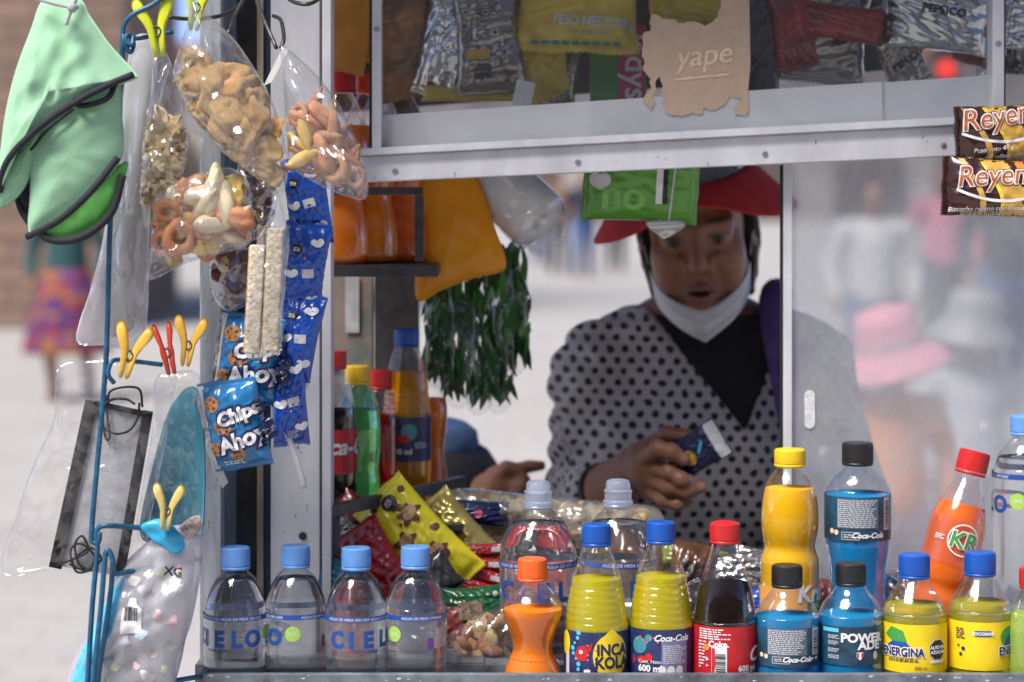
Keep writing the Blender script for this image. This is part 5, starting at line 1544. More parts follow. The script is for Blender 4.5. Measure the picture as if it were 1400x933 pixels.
# ================================================================== biscuit packets and blue packets
def packets_left():
    bl = foil('biscuit_blue', (.015, .17, .42), rough=.24, var=.15, bump=.35, bscale=70)
    cook = pm('printed_cookie', (.42, .2, .07), rough=.5, var=.25, vscale=300)
    choc = ink('brown')
    def ahoy(px, py, D, w, h, rot, seed, lab):
        p = Packet('biscuit_packet', lab, 'packet', px, py, D, w, h, 46, bl, rot, seed, 'blue biscuit packets', crease=1.0)
        s = p.s
        p.print('silver_edge', rect2d(0, 0, w * s * .1, h * s * .95), 'silver', -w * .44, 0, off=.0005)
        for dx, dy, k in ((-.25, -.28, .13), (-.1, -.02, .15), (-.3, .22, .12), (.05, .3, .12)):
            p.print('printed_cookie', disc2d(0, 0, k * w * s, k * w * s * .95, 16), cook, dx * w, dy * h, off=.0008)
            p.print('printed_chips', many2d(*[disc2d(k * w * s * .55 * math.cos(a * 2.4 + seed), k * w * s * .55 * math.sin(a * 2.4 + seed), k * w * s * .16, n=7) for a in range(5)]), choc, dx * w, dy * h, off=.0012)
        for tx, dx, dy, sz in (('Chips', .17, -.12, .3), ('Ahoy!', .2, .16, .36)):
            p.print('lettering', text2d(tx, sz * w * s, bold=.05 * w * s, shear=.12), 'navy', dx * w, dy * h, 12, .0011, L=.003)
            p.print('lettering', text2d(tx, sz * w * s, bold=.014 * w * s, shear=.12), 'white', dx * w, dy * h, 12, .0016, L=.003)
        p.print('fine_print', fineprint(0, 0, w * s * .4, h * s * .06, 2, 3), 'white', -.05 * w, .4 * h, off=.0012)
        return p
    ahoy(340, 490, 2.555, 92, 120, (4, 8, -8), 31, 'upper blue biscuit packet with printed cookies, partly behind the seeded bars')
    ahoy(322, 580, 2.53, 88, 124, (10, -9, -18), 32, 'lower blue biscuit packet with silver edge and printed cookies')
    bb = foil('cobalt_wrapper', (.006, .07, .42), rough=.25, var=.2, bump=.45, bscale=60)
    for i, (px, py, w, h, rot, D) in enumerate([(420, 275, 62, 120, (4, -6, -10), 2.585), (414, 370, 64, 130, (2, 8, 8), 2.57), (408, 460, 58, 120, (-3, 12, -6), 2.565), (395, 545, 50, 130, (3, -4, 10), 2.56)]):
        p = Packet('blue_sweet_packet', ['topmost blue packet with white clouds in the strip by the post', 'second blue packet with white clouds from the top, by the seeded bars', 'third blue packet with white clouds from the top', 'lowest blue packet of the strip by the post'][i],
                   'packet', px, py, D, w, h, 30, bb, rot, 40 + i, 'strip of blue sweet packets', crease=1.4)
        s = p.s
        for dx, dy in ((.22, -.3), (.28, .3), (-.25, .05)):
            p.print('printed_cloud', many2d(disc2d(0, 0, 7 * s, 4.5 * s, 14), disc2d(-5 * s, 1.5 * s, 4.5 * s, n=12), disc2d(4 * s, 3 * s, 5 * s, n=12)), 'white', dx * w, dy * h, off=.0009 )
        p.print('octagon', disc2d(0, 0, 7.5 * s, n=8), 'black', -.2 * w, -.22 * h); p.print('fine_print', fineprint(0, 0, 10 * s, 6 * s, 3, 2), 'white', -.2 * w, -.22 * h, off=.0012)
        p.print('print_panel', rect2d(0, 0, 16 * s, 12 * s), 'silver', .1 * w, .02 * h, 10); p.print('fine_print', fineprint(0, 0, 20 * s, 14 * s, 6, 2), 'lightgrey', 0, .38 * h, 8)
packets_left()

# ================================================================== brown cake packets at the right
def cakes():
    br = foil('chocolate_wrapper', (.045, .012, .006), rough=.25, var=.3, bump=.3, bscale=60)
    for i, (px, py, w, h, rot, D, lab) in enumerate([(1378, 184, 150, 84, (4, -3, 6), 2.71, 'upper brown cake packet hanging at the top right corner'), (1374, 258, 172, 82, (-4, 3, -4), 2.69, 'lower brown cake packet hanging at the top right, its left seal showing')]):
        p = Packet('cake_packet', lab, 'packet', px, py, D, w, h, 34, br, rot, 50 + i, 'brown cake packets', crease=.8, horiz=True, seal=.1, nu=44, nv=44)
        s = p.s
        def ribbon(x0, c, wd, off):
            pts = []
            for t in np.linspace(-.46, .46, 9): pts.append(((x0 + 18 * math.sin(t * 3.2 + .6)) * s, -t * h * s))
            pts += [(x + wd * s, y) for x, y in reversed(pts)]
            p.print('printed_ribbon', poly2d(pts), c, 0, 0, off=off)
        for x0, c, wd in ((-52, 'gold', 8), (-22, 'gold', 34), (-24, 'yellow', 5), (22, 'orange', 30), (54, 'yellow', 7)): ribbon(x0, c, wd, .0007)
        p.print('printed_cake', disc2d(0, 0, 26 * s, 15 * s, 20), 'gold', 34, 10, 12, .001); p.print('printed_cream', disc2d(0, 0, 15 * s, 7 * s, 16), 'brown', 36, 16, 12, .0013)
        dy = -14 if i else -24
        p.print('lettering', text2d('Reyenita', 40 * s, bold=2.6 * s, shear=.2, sx=.95), 'maroon', -2, dy, 6, .0012, L=.003)
        p.print('lettering', text2d('Reyenita', 40 * s, bold=1.5 * s, shear=.2, sx=.95), 'white', -2, dy, 6, .0015, L=.003)
        p.print('lettering', text2d('Reyenita', 40 * s, bold=.1 * s, shear=.2, sx=.95), pm('ink_rust', (.42, .1, .02), rough=.4), -2, dy, 6, .0019, L=.003)
        p.print('underline_swoosh', poly2d([(x * s, (-.0045 * x * x + .1 * x) * -s - 2 * s) for x in range(-62, 64, 6)] + [(x * s, (-.003 * x * x + .1 * x) * -s + 3 * s) for x in range(62, -64, -6)]), 'white', -2, dy + 30, 0, .0011) if False else None
        P_ = [(x * s, (.004 * x * x - 12) * s) for x in range(-66, 68, 6)]
        p.print('underline_swoosh', poly2d(P_ + [(x, y + 4 * s) for x, y in reversed(P_)]), 'white', 0, dy + 22, 4, .0012)
        p.print('lettering', text2d('Peso neto 48 g' if i == 0 else 'Bizcocho relleno con crema', 9 * s, shear=.2), 'white', -26, (h * .22 if i == 0 else h * .36), 4, .0014)
        if i == 0:
            p.print('lettering', text2d('Bizcocho relleno con crema', 9 * s, shear=.2), 'white', -10, h * .33, 4, .0014)
            p.print('fine_print', fineprint(0, 0, 110 * s, 10 * s, 3, 4), 'lightgrey', 5, h * .43, 2, .0012)
        else: p.print('fine_print', fineprint(0, 0, 110 * s, 5 * s, 2, 4), 'cream', -5, h * .42, 3, .0012)
    c = W(1340, 310, 2.70)
cakes()

# ================================================================== goods behind the upper glass
def upper_goods():
    sil = foil('silver_foil', (.6, .6, .6), metal=.9, rough=.2, bump=.05, bscale=22, var=.04)
    smk = foil('smoky_foil', (.3, .27, .25), metal=.75, rough=.2, bump=.05, bscale=22, var=.15)
    yel = foil('yellow_snack_wrapper', (.62, .44, .05), rough=.35, bump=.25, bscale=25, var=.15)
    brn = foil('amber_wrapper', (.3, .13, .04), rough=.35, bump=.4, bscale=40, var=.45)
    red = foil('dark_red_wrapper', (.25, .018, .018), rough=.3, bump=.3, bscale=22, var=.4)
    blk = foil('black_wrapper', (.03, .028, .03), rough=.25, bump=.35, bscale=22, var=.5)
    tan = foil('orange_paper', (.62, .26, .04), rough=.6, bump=.3, bscale=60, coat=.0, var=.15)
    G = 'packets hanging behind the upper glass'
    def P(px, py, D, w, h, t, mat, rot, seed, lab, **kw):
        kw['crease'] = min(1.25, kw.get('crease', 1) * .85); t *= 1.5
        return Packet('hanging_packet', lab, 'packet', px, py, D, w, h, t, mat, rot, seed, G, **kw)
    P(548, 40, 2.885, 100, 190, 26, brn, (0, -14, 6), 61, 'amber brown packet at the left end behind the upper glass', crease=1.5)
    p = P(612, 55, 2.87, 74, 160, 30, sil, (0, 12, -12), 62, 'crumpled silver packet left of the smoky one behind glass', crease=2)
    p = P(668, 50, 2.855, 96, 160, 30, smk, (0, -4, 8), 63, 'smoky silver packet with small white logos behind the upper glass', crease=1.6)
    p.print('lettering', text2d('f', .016, bold=.0006), 'white', -22, -4, 0, .0014); p.print('logo', disc2d(0, 0, .006, n=4, a0=.785), 'lightgrey', 6, -4, 0, .0012); p.print('logo', disc2d(0, 0, .0025, n=12), 'black', 6, -4, 0, .0016)
    p.print('yellow_sticker', rect2d(0, 0, .026, .011), 'gold', -18, 24, 0, .0012); p.print('barcode', barcode(0, 0, .02, .018, 4), 'black', -14, 48, 0, .0014); p.print('lettering', text2d('PEPSICO', .008), 'black', 0, -30, 0, .0014)
    p = P(640, 128, 2.862, 130, 22, 8, yel, (0, 0, 0), 64, 'narrow yellow bottom edge of a packet under the silver ones', crease=.6, zig=False)
    p = P(790, -10, 2.85, 172, 166, 34, yel, (0, 2, -3), 65, 'wide yellow snack packet behind the upper glass with net weight print', crease=1.8)
    p.print('lettering', text2d('PESO NETO 38 g', .0155, bold=.0005, sx=.85), 'lightgrey', 24, 42, -2, .0014); p.print('fine_print', fineprint(0, 0, .06, .004, 2, 3), 'grey', 24, 55, -2, .0012)
    p.print('blue_dots', many2d(*[disc2d(.012 * i, 0, .005, .0025) for i in range(-4, 5)]), 'teal', 0, 70, 0, .0012)
    P(736, 84, 2.885, 84, 110, 20, yel, (0, -8, 6), 66, 'second yellow packet tucked behind the wide one', crease=1.2)
    P(760, 110, 2.90, 60, 90, 22, smk, (0, 6, -6), 67, 'small smoky packet below the wide yellow one', crease=1.6)
    P(948, 12, 2.86, 120, 66, 22, yel, (0, -4, 0), 68, 'yellow packet with blue dots above the torn cardboard', crease=1.4, horiz=True)
    P(1040, 60, 2.86, 60, 190, 24, blk, (0, 3, 4), 69, 'black packet just right of the torn cardboard', crease=1.8)
    P(1082, 35, 2.85, 60, 120, 26, red, (0, -8, -6), 70, 'dark red packet behind glass right of the torn cardboard', crease=1.6)
    P(1130, 40, 2.875, 120, 150, 26, smk, (0, 6, 8), 71, 'smoky silver packet in the middle of the right upper glass', crease=2)
    P(1142, 30, 2.845, 130, 50, 20, red, (0, 8, 0), 72, 'red banded packet lying across the smoky packets', crease=1.5, horiz=True)
    p = P(1225, 62, 2.87, 60, 120, 20, smk, (0, -22, 0), 73, 'twisted smoky packet hanging by the glass joint', crease=2)
    p.print('lettering', text2d('PEPSICO', .011, bold=.0003), 'black', 6, 24, 12, .0014)
    p = P(1280, 25, 2.85, 150, 96, 30, sil, (0, 5, -5), 74, 'bright silver packet at the right behind the upper glass', crease=2.2, horiz=True)
    p.print('lettering', text2d('PEPSICO', .014, bold=.0004), 'black', 8, -10, -4, .0014)
    P(1340, 30, 2.86, 50, 120, 22, red, (0, 16, 6), 75, 'red and silver packet next to the right upright', crease=1.8)
    P(1345, 72, 2.88, 44, 66, 18, sil, (0, -18, 4), 76, 'small silver packet end below the red one', crease=2)
    p = P(1395, 30, 2.86, 70, 130, 22, sil, (0, 2, 0), 77, 'silver packet with barcode beyond the right upright', crease=1.6)
    p.print('barcode', barcode(0, 0, .03, .03, 6), 'black', -2, 56, 0, .0014)
    # green and pink box standing on end
    gbox = pm('green_carton', (.1, .3, .07), rough=.45, var=.15, vscale=30); pk = pm('pink_band', (.62, .05, .18), rough=.45, var=.1)
    c = W(846, 118, 2.90); s = S(2.90)
    t = thing('hygiene_box', 'green carton with pink band and white sideways lettering behind the glass', 'box', c)
    part('carton', box(0, .02, 0, 76 * s, .04, 168 * s, .001), gbox, t, smooth=False)
    part('pink_band', box(18 * s, -.0008, 0, 36 * s, .0016, 167 * s), pk, t, smooth=False)
    decal('lettering', shift2d(text2d('ladysoft', 46 * s, bold=.6 * s), 20 * s, 0, math.radians(-90)), planemap((0, -.0018, 0)), ink('white'), t, .02, .0003)
    # small white card
    c = W(716, 128, 2.83); s = S(2.83)
    tag(part('price_card', box(0, 0, 0, 26 * s, .001, 34 * s, .0002, (0, math.radians(12), 0)), pm('white_card', (.7, .7, .68)), None, smooth=False, loc=c), 'small blank white card tilted below the yellow packet', 'card')
    # torn cardboard with pale lettering, taped to the glass
    D = 2.7855; s = S(D)
    r = random.Random(11)
    base = [(1024, -12), (1025, 40), (1026, 90), (1022, 130), (1024, 150), (1018, 158), (1004, 156), (1006, 148), (1014, 140), (1010, 132), (998, 134), (990, 146), (972, 150), (962, 148), (955, 156), (930, 158), (915, 158), (908, 148), (905, 120), (904, 104), (899, 110), (893, 128), (894, 144), (890, 152), (881, 142), (882, 132), (890, 118), (888, 108), (880, 96), (879, 60), (882, 42), (888, 44), (892, 20), (906, 24), (930, 30), (952, 28), (963, 34), (978, 26), (985, 6), (986, -12)]
    pts = []
    for i, (a, b) in enumerate(zip(base, base[1:] + base[:1])):
        d = math.hypot(b[0] - a[0], b[1] - a[1]); n = max(1, int(d / 5))
        straight = a[0] > 1020 and b[0] > 1020
        for k in range(n):
            j = 0 if (straight or a[1] < 0) else r.uniform(-2.4, 2.4)
            pts.append((a[0] + (b[0] - a[0]) * k / n + j, a[1] + (b[1] - a[1]) * k / n + (0 if straight or a[1] < 0 else r.uniform(-2.4, 2.4))))
    c0 = (950, 80); loc = [((x - c0[0]) * s, -(y - c0[1]) * s) for x, y in pts]
    vv, ff = refine(loc, [tuple(range(len(loc)))], .02)
    n = len(vv)
    bm = bmesh.new(); vs_ = [bm.verts.new((x, -.0008, z)) for x, z in vv]
    for f in ff: bm.faces.new([vs_[i] for i in f])
    ex = bmesh.ops.extrude_face_region(bm, geom=bm.faces[:]); bmesh.ops.translate(bm, vec=(0, .0012, 0), verts=[g for g in ex['geom'] if isinstance(g, bmesh.types.BMVert)])
    bmesh.ops.recalc_face_normals(bm, faces=bm.faces[:]); bm.verts.index_update()
    vf = ([v.co[:] for v in bm.verts], [[v.index for v in f.verts] for f in bm.faces]); bm.free()
    t = thing('torn_cardboard_sign', 'torn brown cardboard sign with faint cream script stuck on the upper glass', 'sign', W(*c0, D))
    part('cardboard', vf, pm('brown_cardboard', (.5, .38, .28), rough=.9, var=.1, vscale=60, bump=.4, bscale=300, col2=(.45, .33, .24)), t, smooth=False)
    decal('lettering', shift2d(text2d('yape', 42 * s, bold=.5 * s, shear=.25), 12 * s, -4 * s, .1), planemap((0, -.0012, 0)), pm('ink_faded_cream', (.66, .53, .36), rough=.9), t, .02, .0003)
    P_ = [(x * s, (.1 * x) * s) for x in range(-30, 46, 5)]
    decal('underline', shift2d(poly2d(P_ + [(x, y + 3.6 * s) for x, y in reversed(P_)]), 2 * s, -28 * s, 0), planemap((0, -.0012, 0)), pm('ink_faded_cream', (.66, .53, .36), rough=.9), t, .02, .0003)
    # orange envelope in the left corner
    Packet('orange_paper_bag', 'orange paper bag folded at the top of the left inner column', 'bag', 480, 40, 2.845, 64, 120, 10, tan, (0, 14, 6), 81, crease=.8)
    Packet('orange_paper_bag', 'second orange paper bag further back in the left inner column', 'bag', 462, 20, 2.89, 60, 150, 10, tan, (0, -16, 0), 82, crease=.8)
upper_goods()

# ================================================================== goods hanging inside the window
def inner_goods():
    am = pm('amber_plastic_bag', (1, .5, .02), rough=.35, var=.15, vscale=20, bump=.4, bscale=60, col2=(.95, .42, .012), transl=.4, coat=.2)
    b = Bag('amber_bag', 'amber yellow plastic bag hanging inside the window', 'bag', [(578, 240), (640, 236), (660, 262), (676, 310), (692, 366), (650, 380), (606, 396), (570, 411), (568, 350), (570, 290)], 2.95, 26, am, 91, crease=.7, partname='plastic')
    # kitchen roll in film
    D = 3.0; s = S(D)
    wh = pm('white_tissue', (.85, .85, .84), rough=.95, var=.05, vscale=40, bump=.5, bscale=160)
    a, e = W(668, 238, D), W(738, 304, 2.96)
    t = thing('paper_roll', 'white paper roll in clear film hanging beside the amber bag', 'paper roll', (a + e) / 2, ((e - a).to_track_quat('Z', 'Y')).to_euler())
    L = (e - a).length
    part('roll', lathe([(.008, -L / 2), (.036, -L / 2), (.039, -L / 2 + .004), (.039, L / 2 - .004), (.036, L / 2), (.014, L / 2 - .001), (.012, L / 2 - .02)], 40), wh, t, auto=40)
    part('film_end', lathe([(.041, -L / 2), (.0415, L / 2), (.038, L / 2 + .006), (.028, L / 2 + .012), (.036, L / 2 + .022)], 28, cap0=False, cap1=False, wob=lambda a_, z: .003 * math.sin(7 * a_ + z * 200) if z > L / 2 else 0), M_FILM, t)
    # bunches of green leaves in small clear bags
    lf = [pm('leaf_green', (.05, .2, .04), rough=.75, var=.35, vscale=40), pm('leaf_green_dark', (.025, .1, .025), rough=.75, var=.3, vscale=40), pm('leaf_green_light', (.1, .3, .06), rough=.75, var=.3, vscale=40)]
    lm = []
    for k, m in enumerate(lf):
        V, Fc = [], []
        for j in range(7):
            v = j / 6; w = .21 * math.sin(math.pi * min(1, v * .95 + .04)) + .004
            for i in (-1, 0, 1): V.append((i * w, .12 * abs(i) * w + .35 * (v - .4) ** 2, .5 - v))
        for j in range(6):
            for i in range(2): q = j * 3 + i; Fc.append((q, q + 1, q + 4, q + 3))
        me = mesh_from((V, Fc), 'leaf'); me.materials.append(m); lm.append(me)
    r = random.Random(5)
    cols = [(600, 395, 520, 3.0, 34), (628, 385, 545, 3.02, 36), (655, 372, 552, 3.04, 36), (682, 352, 550, 3.06, 34), (706, 342, 500, 3.08, 26)]
    for n, (x, y0, y1, D, wd) in enumerate(cols):
        ol = [(x - wd * .45, y0), (x + wd * .45, y0), (x + wd * .62, (y0 + y1) / 2), (x + wd * .5, y1), (x - wd * .4, y1 + 8), (x - wd * .55, (y0 + y1) / 2)]
        b = Bag('leaf_bag', ['leftmost', 'second', 'middle', 'fourth', 'rightmost'][n] + ' of the clear bags of green leaves hanging inside the window', 'leaf bag', ol, D, 22, film('thin_leaf_film', haze=.02, gloss=.22, rough=.15, bump=.6, bscale=14, edge=.2, ridged=True), 95 + n, 'bags of green leaves', crease=1.8)
        for k in range(88):
            px, py = x + r.uniform(-.55, .55) * wd, r.uniform(y0 + 6, y1 - 12)
            lx, lz = b.L([(px, py)])[0]
            o = part('leaf', lm[r.choice([0, 0, 1, 1, 2]) if n > 1 else r.choice([0, 1, 1, 1])], None, b.root, loc=(lx, r.uniform(-.012, .012), lz))
            q = r.uniform(20, 38) * b.s
            o.scale = (q * .8, q, q * 1.35); o.rotation_euler = (r.uniform(-.35, .35), r.uniform(-.38, .38), r.uniform(-1.2, 1.2))
    # green tissue packet under the rail
    gr = foil('green_tissue_wrap', (.09, .33, .025), rough=.35, bump=.2, bscale=40, var=.1)
    p = Packet('tissue_packet', 'green tissue packet hanging under the rail before the vendor\'s hat', 'packet', 876, 252, 2.835, 158, 108, 56, gr, (8, 3, -4), 101, crease=.5, horiz=True, seal=.04, zig=False)
    s = p.s; lg = pm('ink_pale_green', (.2, .5, .1), rough=.4)
    p.print('printed_letters', text2d('no', 58 * s, bold=1.6 * s), lg, -22, 18, 0, .0009); p.print('logo', many2d(disc2d(-5 * s, 0, 9 * s, 10 * s), disc2d(7 * s, 1 * s, 9 * s, 10 * s), disc2d(1 * s, -6 * s, 7 * s)), 'silver', -56, -6, 0, .0012)
    p.print('print_panel', rect2d(0, 0, 9 * s, 60 * s), 'white', 26, -8, 0, .0012); p.print('print_panel', rect2d(0, 0, 7 * s, 60 * s), 'black', 34, -8, 0, .0012); p.print('seam', rect2d(0, 0, 2.5 * s, 96 * s), 'silver', 44, 4, -4, .0012)
    b = thing('x', 'x', 'x') if False else None
    o, = [part('folded_end', inflate_geo([(-.02, .004), (.02, .008), (.026, .0), (.006, -.014), (-.004, -.012)], .006, 3, rings=5), foil('silver_green', (.5, .52, .48), metal=.4), p.root, loc=(.028, -.012, -.046))]
inner_goods()

# ================================================================== the heap of snacks on the counter
def heap():
    yel = foil('yellow_wrapper', (.78, .68, .02), rough=.22, bump=.25, bscale=50, var=.08)
    red = foil('red_wrapper', (.38, .012, .018), rough=.22, bump=.3, bscale=50, var=.2)
    gold = foil('gold_wrapper', (.5, .42, .12), metal=.5, rough=.22, bump=.4, bscale=40, var=.25)
    grn = foil('dark_green_wrapper', (.012, .11, .04), rough=.25, bump=.3, bscale=50, var=.2)
    blu = foil('dark_blue_wrapper', (.01, .025, .09), rough=.22, bump=.3, bscale=50, var=.3)
    sil = MATS['silver_foil']; blk = MATS['black_wrapper']; brn = foil('brown_wrapper', (.1, .04, .02), rough=.25, bump=.3, var=.3)
    tea = foil('teal_wrapper', (.01, .12, .22), rough=.25, bump=.3, var=.3)
    G = 'snacks heaped on the counter'
    def P(name, px, py, D, w, h, t, mat, rot, seed, lab, **kw): return Packet(name, lab, 'packet', px, py, D, w, h, t, mat, rot, seed, G, **kw)
    p = P('yellow_snack_packet', 572, 738, 2.79, 88, 178, 40, yel, (-18, -44, 4), 111, 'bright yellow packet with printed nuts lying across the snack heap', crease=1.0)
    s = p.s
    r = random.Random(2)
    for i in range(14): p.print('printed_drop', disc2d(0, 0, r.uniform(2.5, 5.5) * s, n=12), 'brown', r.uniform(-34, 34), r.uniform(-74, 74), 0, .0009)
    for dx, dy in ((8, 34), (-14, -4), (16, -30)):
        p.print('printed_splash', poly2d([((15 + 5 * math.cos(5 * a)) * s * math.cos(a), (13 + 4 * math.cos(5 * a)) * s * math.sin(a)) for a in np.linspace(0, 6.1, 22)]), 'brown', dx, dy, 0, .0011)
        p.print('printed_nut', disc2d(0, 0, 11 * s, 8.5 * s, 18), 'tan', dx + 2, dy - 2, 20, .0014)
    p.print('octagon', disc2d(0, 0, 12 * s, n=8), 'black', 6, -62, 0, .0014); p.print('fine_print', fineprint(0, 0, 14 * s, 10 * s, 4, 3), 'white', 6, -62, 0, .0018)
    P('red_snack_packet', 500, 728, 2.83, 84, 120, 36, foil('wine_wrapper', (.16, .008, .012), rough=.22, bump=.3, var=.25), (-14, -62, 6), 112, 'wine red packet behind the bright red one in the heap', crease=1.3)
    P('red_snack_packet', 508, 770, 2.77, 80, 110, 34, red, (-12, -35, -6), 113, 'bright red packet left of the yellow one', crease=1.2)
    P('silver_snack_packet', 462, 738, 2.80, 46, 60, 18, sil, (-8, 30, 0), 114, 'small silver packet end by the post above the water bottles', crease=2)
    P('dark_snack_packet', 584, 798, 2.755, 90, 60, 26, blk, (-14, -35, 4), 115, 'black packet under the yellow one in the heap', crease=1.3)
    P('blue_snack_packet', 462, 800, 2.70, 60, 70, 26, tea, (0, 10, -6), 116, 'teal packet with black octagons beside the post')
    P('gold_snack_packet', 622, 736, 2.85, 78, 130, 40, gold, (-20, -42, 4), 117, 'gold packet behind the yellow one in the heap', crease=1.4)
    p = P('blue_snack_packet', 640, 700, 2.90, 110, 34, 22, blu, (-10, 4, 0), 118, 'dark blue packet at the back of the heap', crease=1.3, horiz=True)
    p.print('emblem', disc2d(0, 0, 6 * p.s), 'pink', 14, 2, 0, .0012)
    for i, (px, py, D, ro) in enumerate([(672, 752, 2.82, -14), (668, 772, 2.80, -6), (670, 790, 2.785, 3), (662, 806, 2.775, 8)]):
        q = P('red_stick_packet', px, py, D, 84, 19, 14, red, (-10, ro + 10, 0), 120 + i, ['topmost', 'second', 'third', 'lowest'][i] + ' of the slim red stick packets in the heap', horiz=True, crease=1.2)
        q.print('white_band', rect2d(0, 0, 24 * q.s, 7 * q.s), 'lightgrey', 12, 0, 0, .001); q.print('silver_tip', rect2d(0, 0, 8 * q.s, 15 * q.s), 'silver', -36, 0, 0, .0009)
    p = P('green_snack_packet', 648, 832, 2.735, 96, 62, 30, grn, (-8, -4, 4), 125, 'dark green packet with a clear window in the heap', horiz=True, crease=1.1)
    p.print('printed_window', rect2d(0, 0, 34 * p.s, 24 * p.s), pm('window_cookies', (.34, .24, .16), rough=.3, var=.5, vscale=160), -6, 2, 0, .001)
    for dx, dy in ((30, -18), (-34, 16), (36, 14), (6, 24)): p.print('printed_flower', disc2d(0, 0, 4 * p.s, n=8), 'lightgrey', dx, dy, 0, .001)
    P('orange_snack_packet', 688, 838, 2.75, 34, 60, 20, foil('orange_wrapper', (.55, .14, .02), rough=.25, bump=.3), (0, 24, 0), 126, 'orange packet end between green packet and orange soda')
    b = Bag('nut_bag', 'clear bag of cashew coloured nuts behind the small orange soda', 'snack bag', [(612, 880), (622, 862), (660, 838), (698, 826), (712, 850), (706, 900), (680, 912), (628, 914), (612, 908)], 2.685, 50, M_FILM, 127, G, crease=1.2)
    b.fill('nut', 30, NUTS, 15, 30, 3, shrink=.84, mind=.6)
    b = Bag('knot_bag', 'long clear bag of pale pastry knots along the back of the heap', 'snack bag', [(604, 676), (640, 668), (720, 676), (800, 684), (896, 694), (900, 728), (840, 745), (780, 760), (728, 768), (690, 752), (655, 722), (620, 700)], 2.93, 76, film('creamy_bag_film', haze=.3, gloss=.45, rough=.14, bump=.9, bscale=14, hazecol=(.85, .8, .72), ridged=True), 128, G, crease=1.0)
    b.fill('knot', 70, KNOTS, 17, 30, 3, shrink=.86, mind=.6, rots=2)
    # right-hand part of the heap behind cola and juice
    p = P('silver_snack_packet', 1002, 792, 2.84, 120, 74, 30, sil, (-16, -6, 0), 130, 'silver packet with dark print behind the cola bottle', horiz=True, crease=1.8)
    p.print('fine_print', fineprint(0, 0, 40 * p.s, 14 * p.s, 3, 7), 'black', -16, 4, 14, .0014)
    p = P('dark_snack_packet', 946, 782, 2.83, 66, 80, 28, brn, (-16, 12, 0), 131, 'brown packet with dark berries behind the second yellow soda', crease=1.4)
    p.print('printed_berries', many2d(*[disc2d((i % 4 - 1.5) * 8 * p.s, (i // 4 - 1) * 8 * p.s, 4.2 * p.s, n=9) for i in range(12)]), 'black', 0, 0, 0, .001)
    P('green_snack_packet', 950, 762, 2.87, 90, 30, 18, foil('olive_wrapper', (.2, .24, .03), rough=.25, bump=.3), (-20, 10, 0), 132, 'olive green packet edge behind the brown one', horiz=True)
    p = P('blue_snack_packet', 1032, 826, 2.78, 70, 44, 24, foil('royal_wrapper', (.012, .06, .3), rough=.25, bump=.3), (-12, -8, 0), 133, 'royal blue packet behind the juice bottle', horiz=True)
    P('silver_snack_packet', 1060, 776, 2.87, 110, 50, 24, sil, (-24, 8, 0), 134, 'crumpled silver packet behind the mango juice', horiz=True, crease=2)
    P('maroon_snack_packet', 1128, 828, 2.78, 60, 70, 28, foil('rose_wrapper', (.28, .06, .05), rough=.3, bump=.3), (-10, 8, 0), 135, 'dull red packet between juice and tall blue drink', crease=1.4)
    P('silver_snack_packet', 1236, 806, 2.765, 70, 60, 22, sil, (-12, -8, 0), 136, 'silver packet behind the first yellow label drink', crease=1.8)
    # packets low in the heap, glimpsed between and through the bottles
    lows = [(500, 868, 2.70, red, 'red'), (560, 860, 2.72, blu, 'blue'), (604, 862, 2.73, MATS['rose_wrapper'], 'pink brown'), (540, 820, 2.76, red, 'scarlet'), (742, 800, 2.80, red, 'red'), (716, 852, 2.76, brn, 'brown'), (800, 790, 2.84, blk, 'black'), (868, 780, 2.84, brn, 'brown'),
            (780, 850, 2.79, brn, 'dark brown'), (865, 850, 2.80, sil, 'silver'), (930, 840, 2.80, blk, 'black'), (990, 850, 2.79, red, 'red'), (1060, 870, 2.76, blu, 'blue'), (620, 790, 2.82, gold, 'gold'), (690, 800, 2.86, red, 'crimson')]
    for i, (px, py, D, m, cname) in enumerate(lows):
        P('heaped_packet', px, py, D, 88, 74, 34, m, (-14 + 4 * (i % 5), (i * 37) % 60 - 30, (i * 23) % 30 - 15), 140 + i, cname + ' packet low in the heap ' + ['behind the third water bottle', 'between the third and fourth water bottles', 'right of the fourth water bottle', 'under the black packet', 'behind the sport cap bottle left of the sodas', 'behind the small orange soda', 'between the sport cap bottles', 'behind the second sport cap bottle',
                                  'behind the first yellow soda', 'behind the second yellow soda', 'between yellow soda and cola', 'behind the cola bottle', 'behind the first short blue drink', 'under the gold packet', 'under the knot bag'][i], crease=1.5)
    c = W(632, 902, 2.66); s = S(2.66)
    t = thing('metal_scoop', 'grey metal tray holder at the front of the heap by the lip', 'holder', c)
    part('plate', box(0, 0, 0, 60 * s, .05, .003, .0008), M_TRAY, t, smooth=False)
    part('side', box(-20 * s, -.012, .006, 26 * s, .003, .016, .0008), M_ALU2, t, smooth=False)
heap()
# ------------------------------------------------------------------ people
def v3(*a): return np.array(a, float)
def s_cap(p, a, b, ra, rb):
    a, b = np.asarray(tuple(a), float), np.asarray(tuple(b), float)
    ba = b - a; t = np.clip(((p - a) @ ba) / (ba @ ba), 0, 1)
    return np.linalg.norm(p - a - t[:, None] * ba, axis=1) - (ra + (rb - ra) * t)
def s_ell(p, c, r):
    q = (p - np.asarray(tuple(c), float)); r = np.asarray(r, float)
    k0 = np.linalg.norm(q / r, axis=1); k1 = np.linalg.norm(q / (r * r), axis=1) + 1e-9
    return k0 * (k0 - 1) / k1
def s_sph(p, c, r): return np.linalg.norm(p - np.asarray(tuple(c), float), axis=1) - r
def smin(a, b, k):
    h = np.clip(.5 + .5 * (b - a) / k, 0, 1)
    return b + (a - b) * h - k * h * (1 - h)
def smax(a, b, k): return -smin(-a, -b, k)

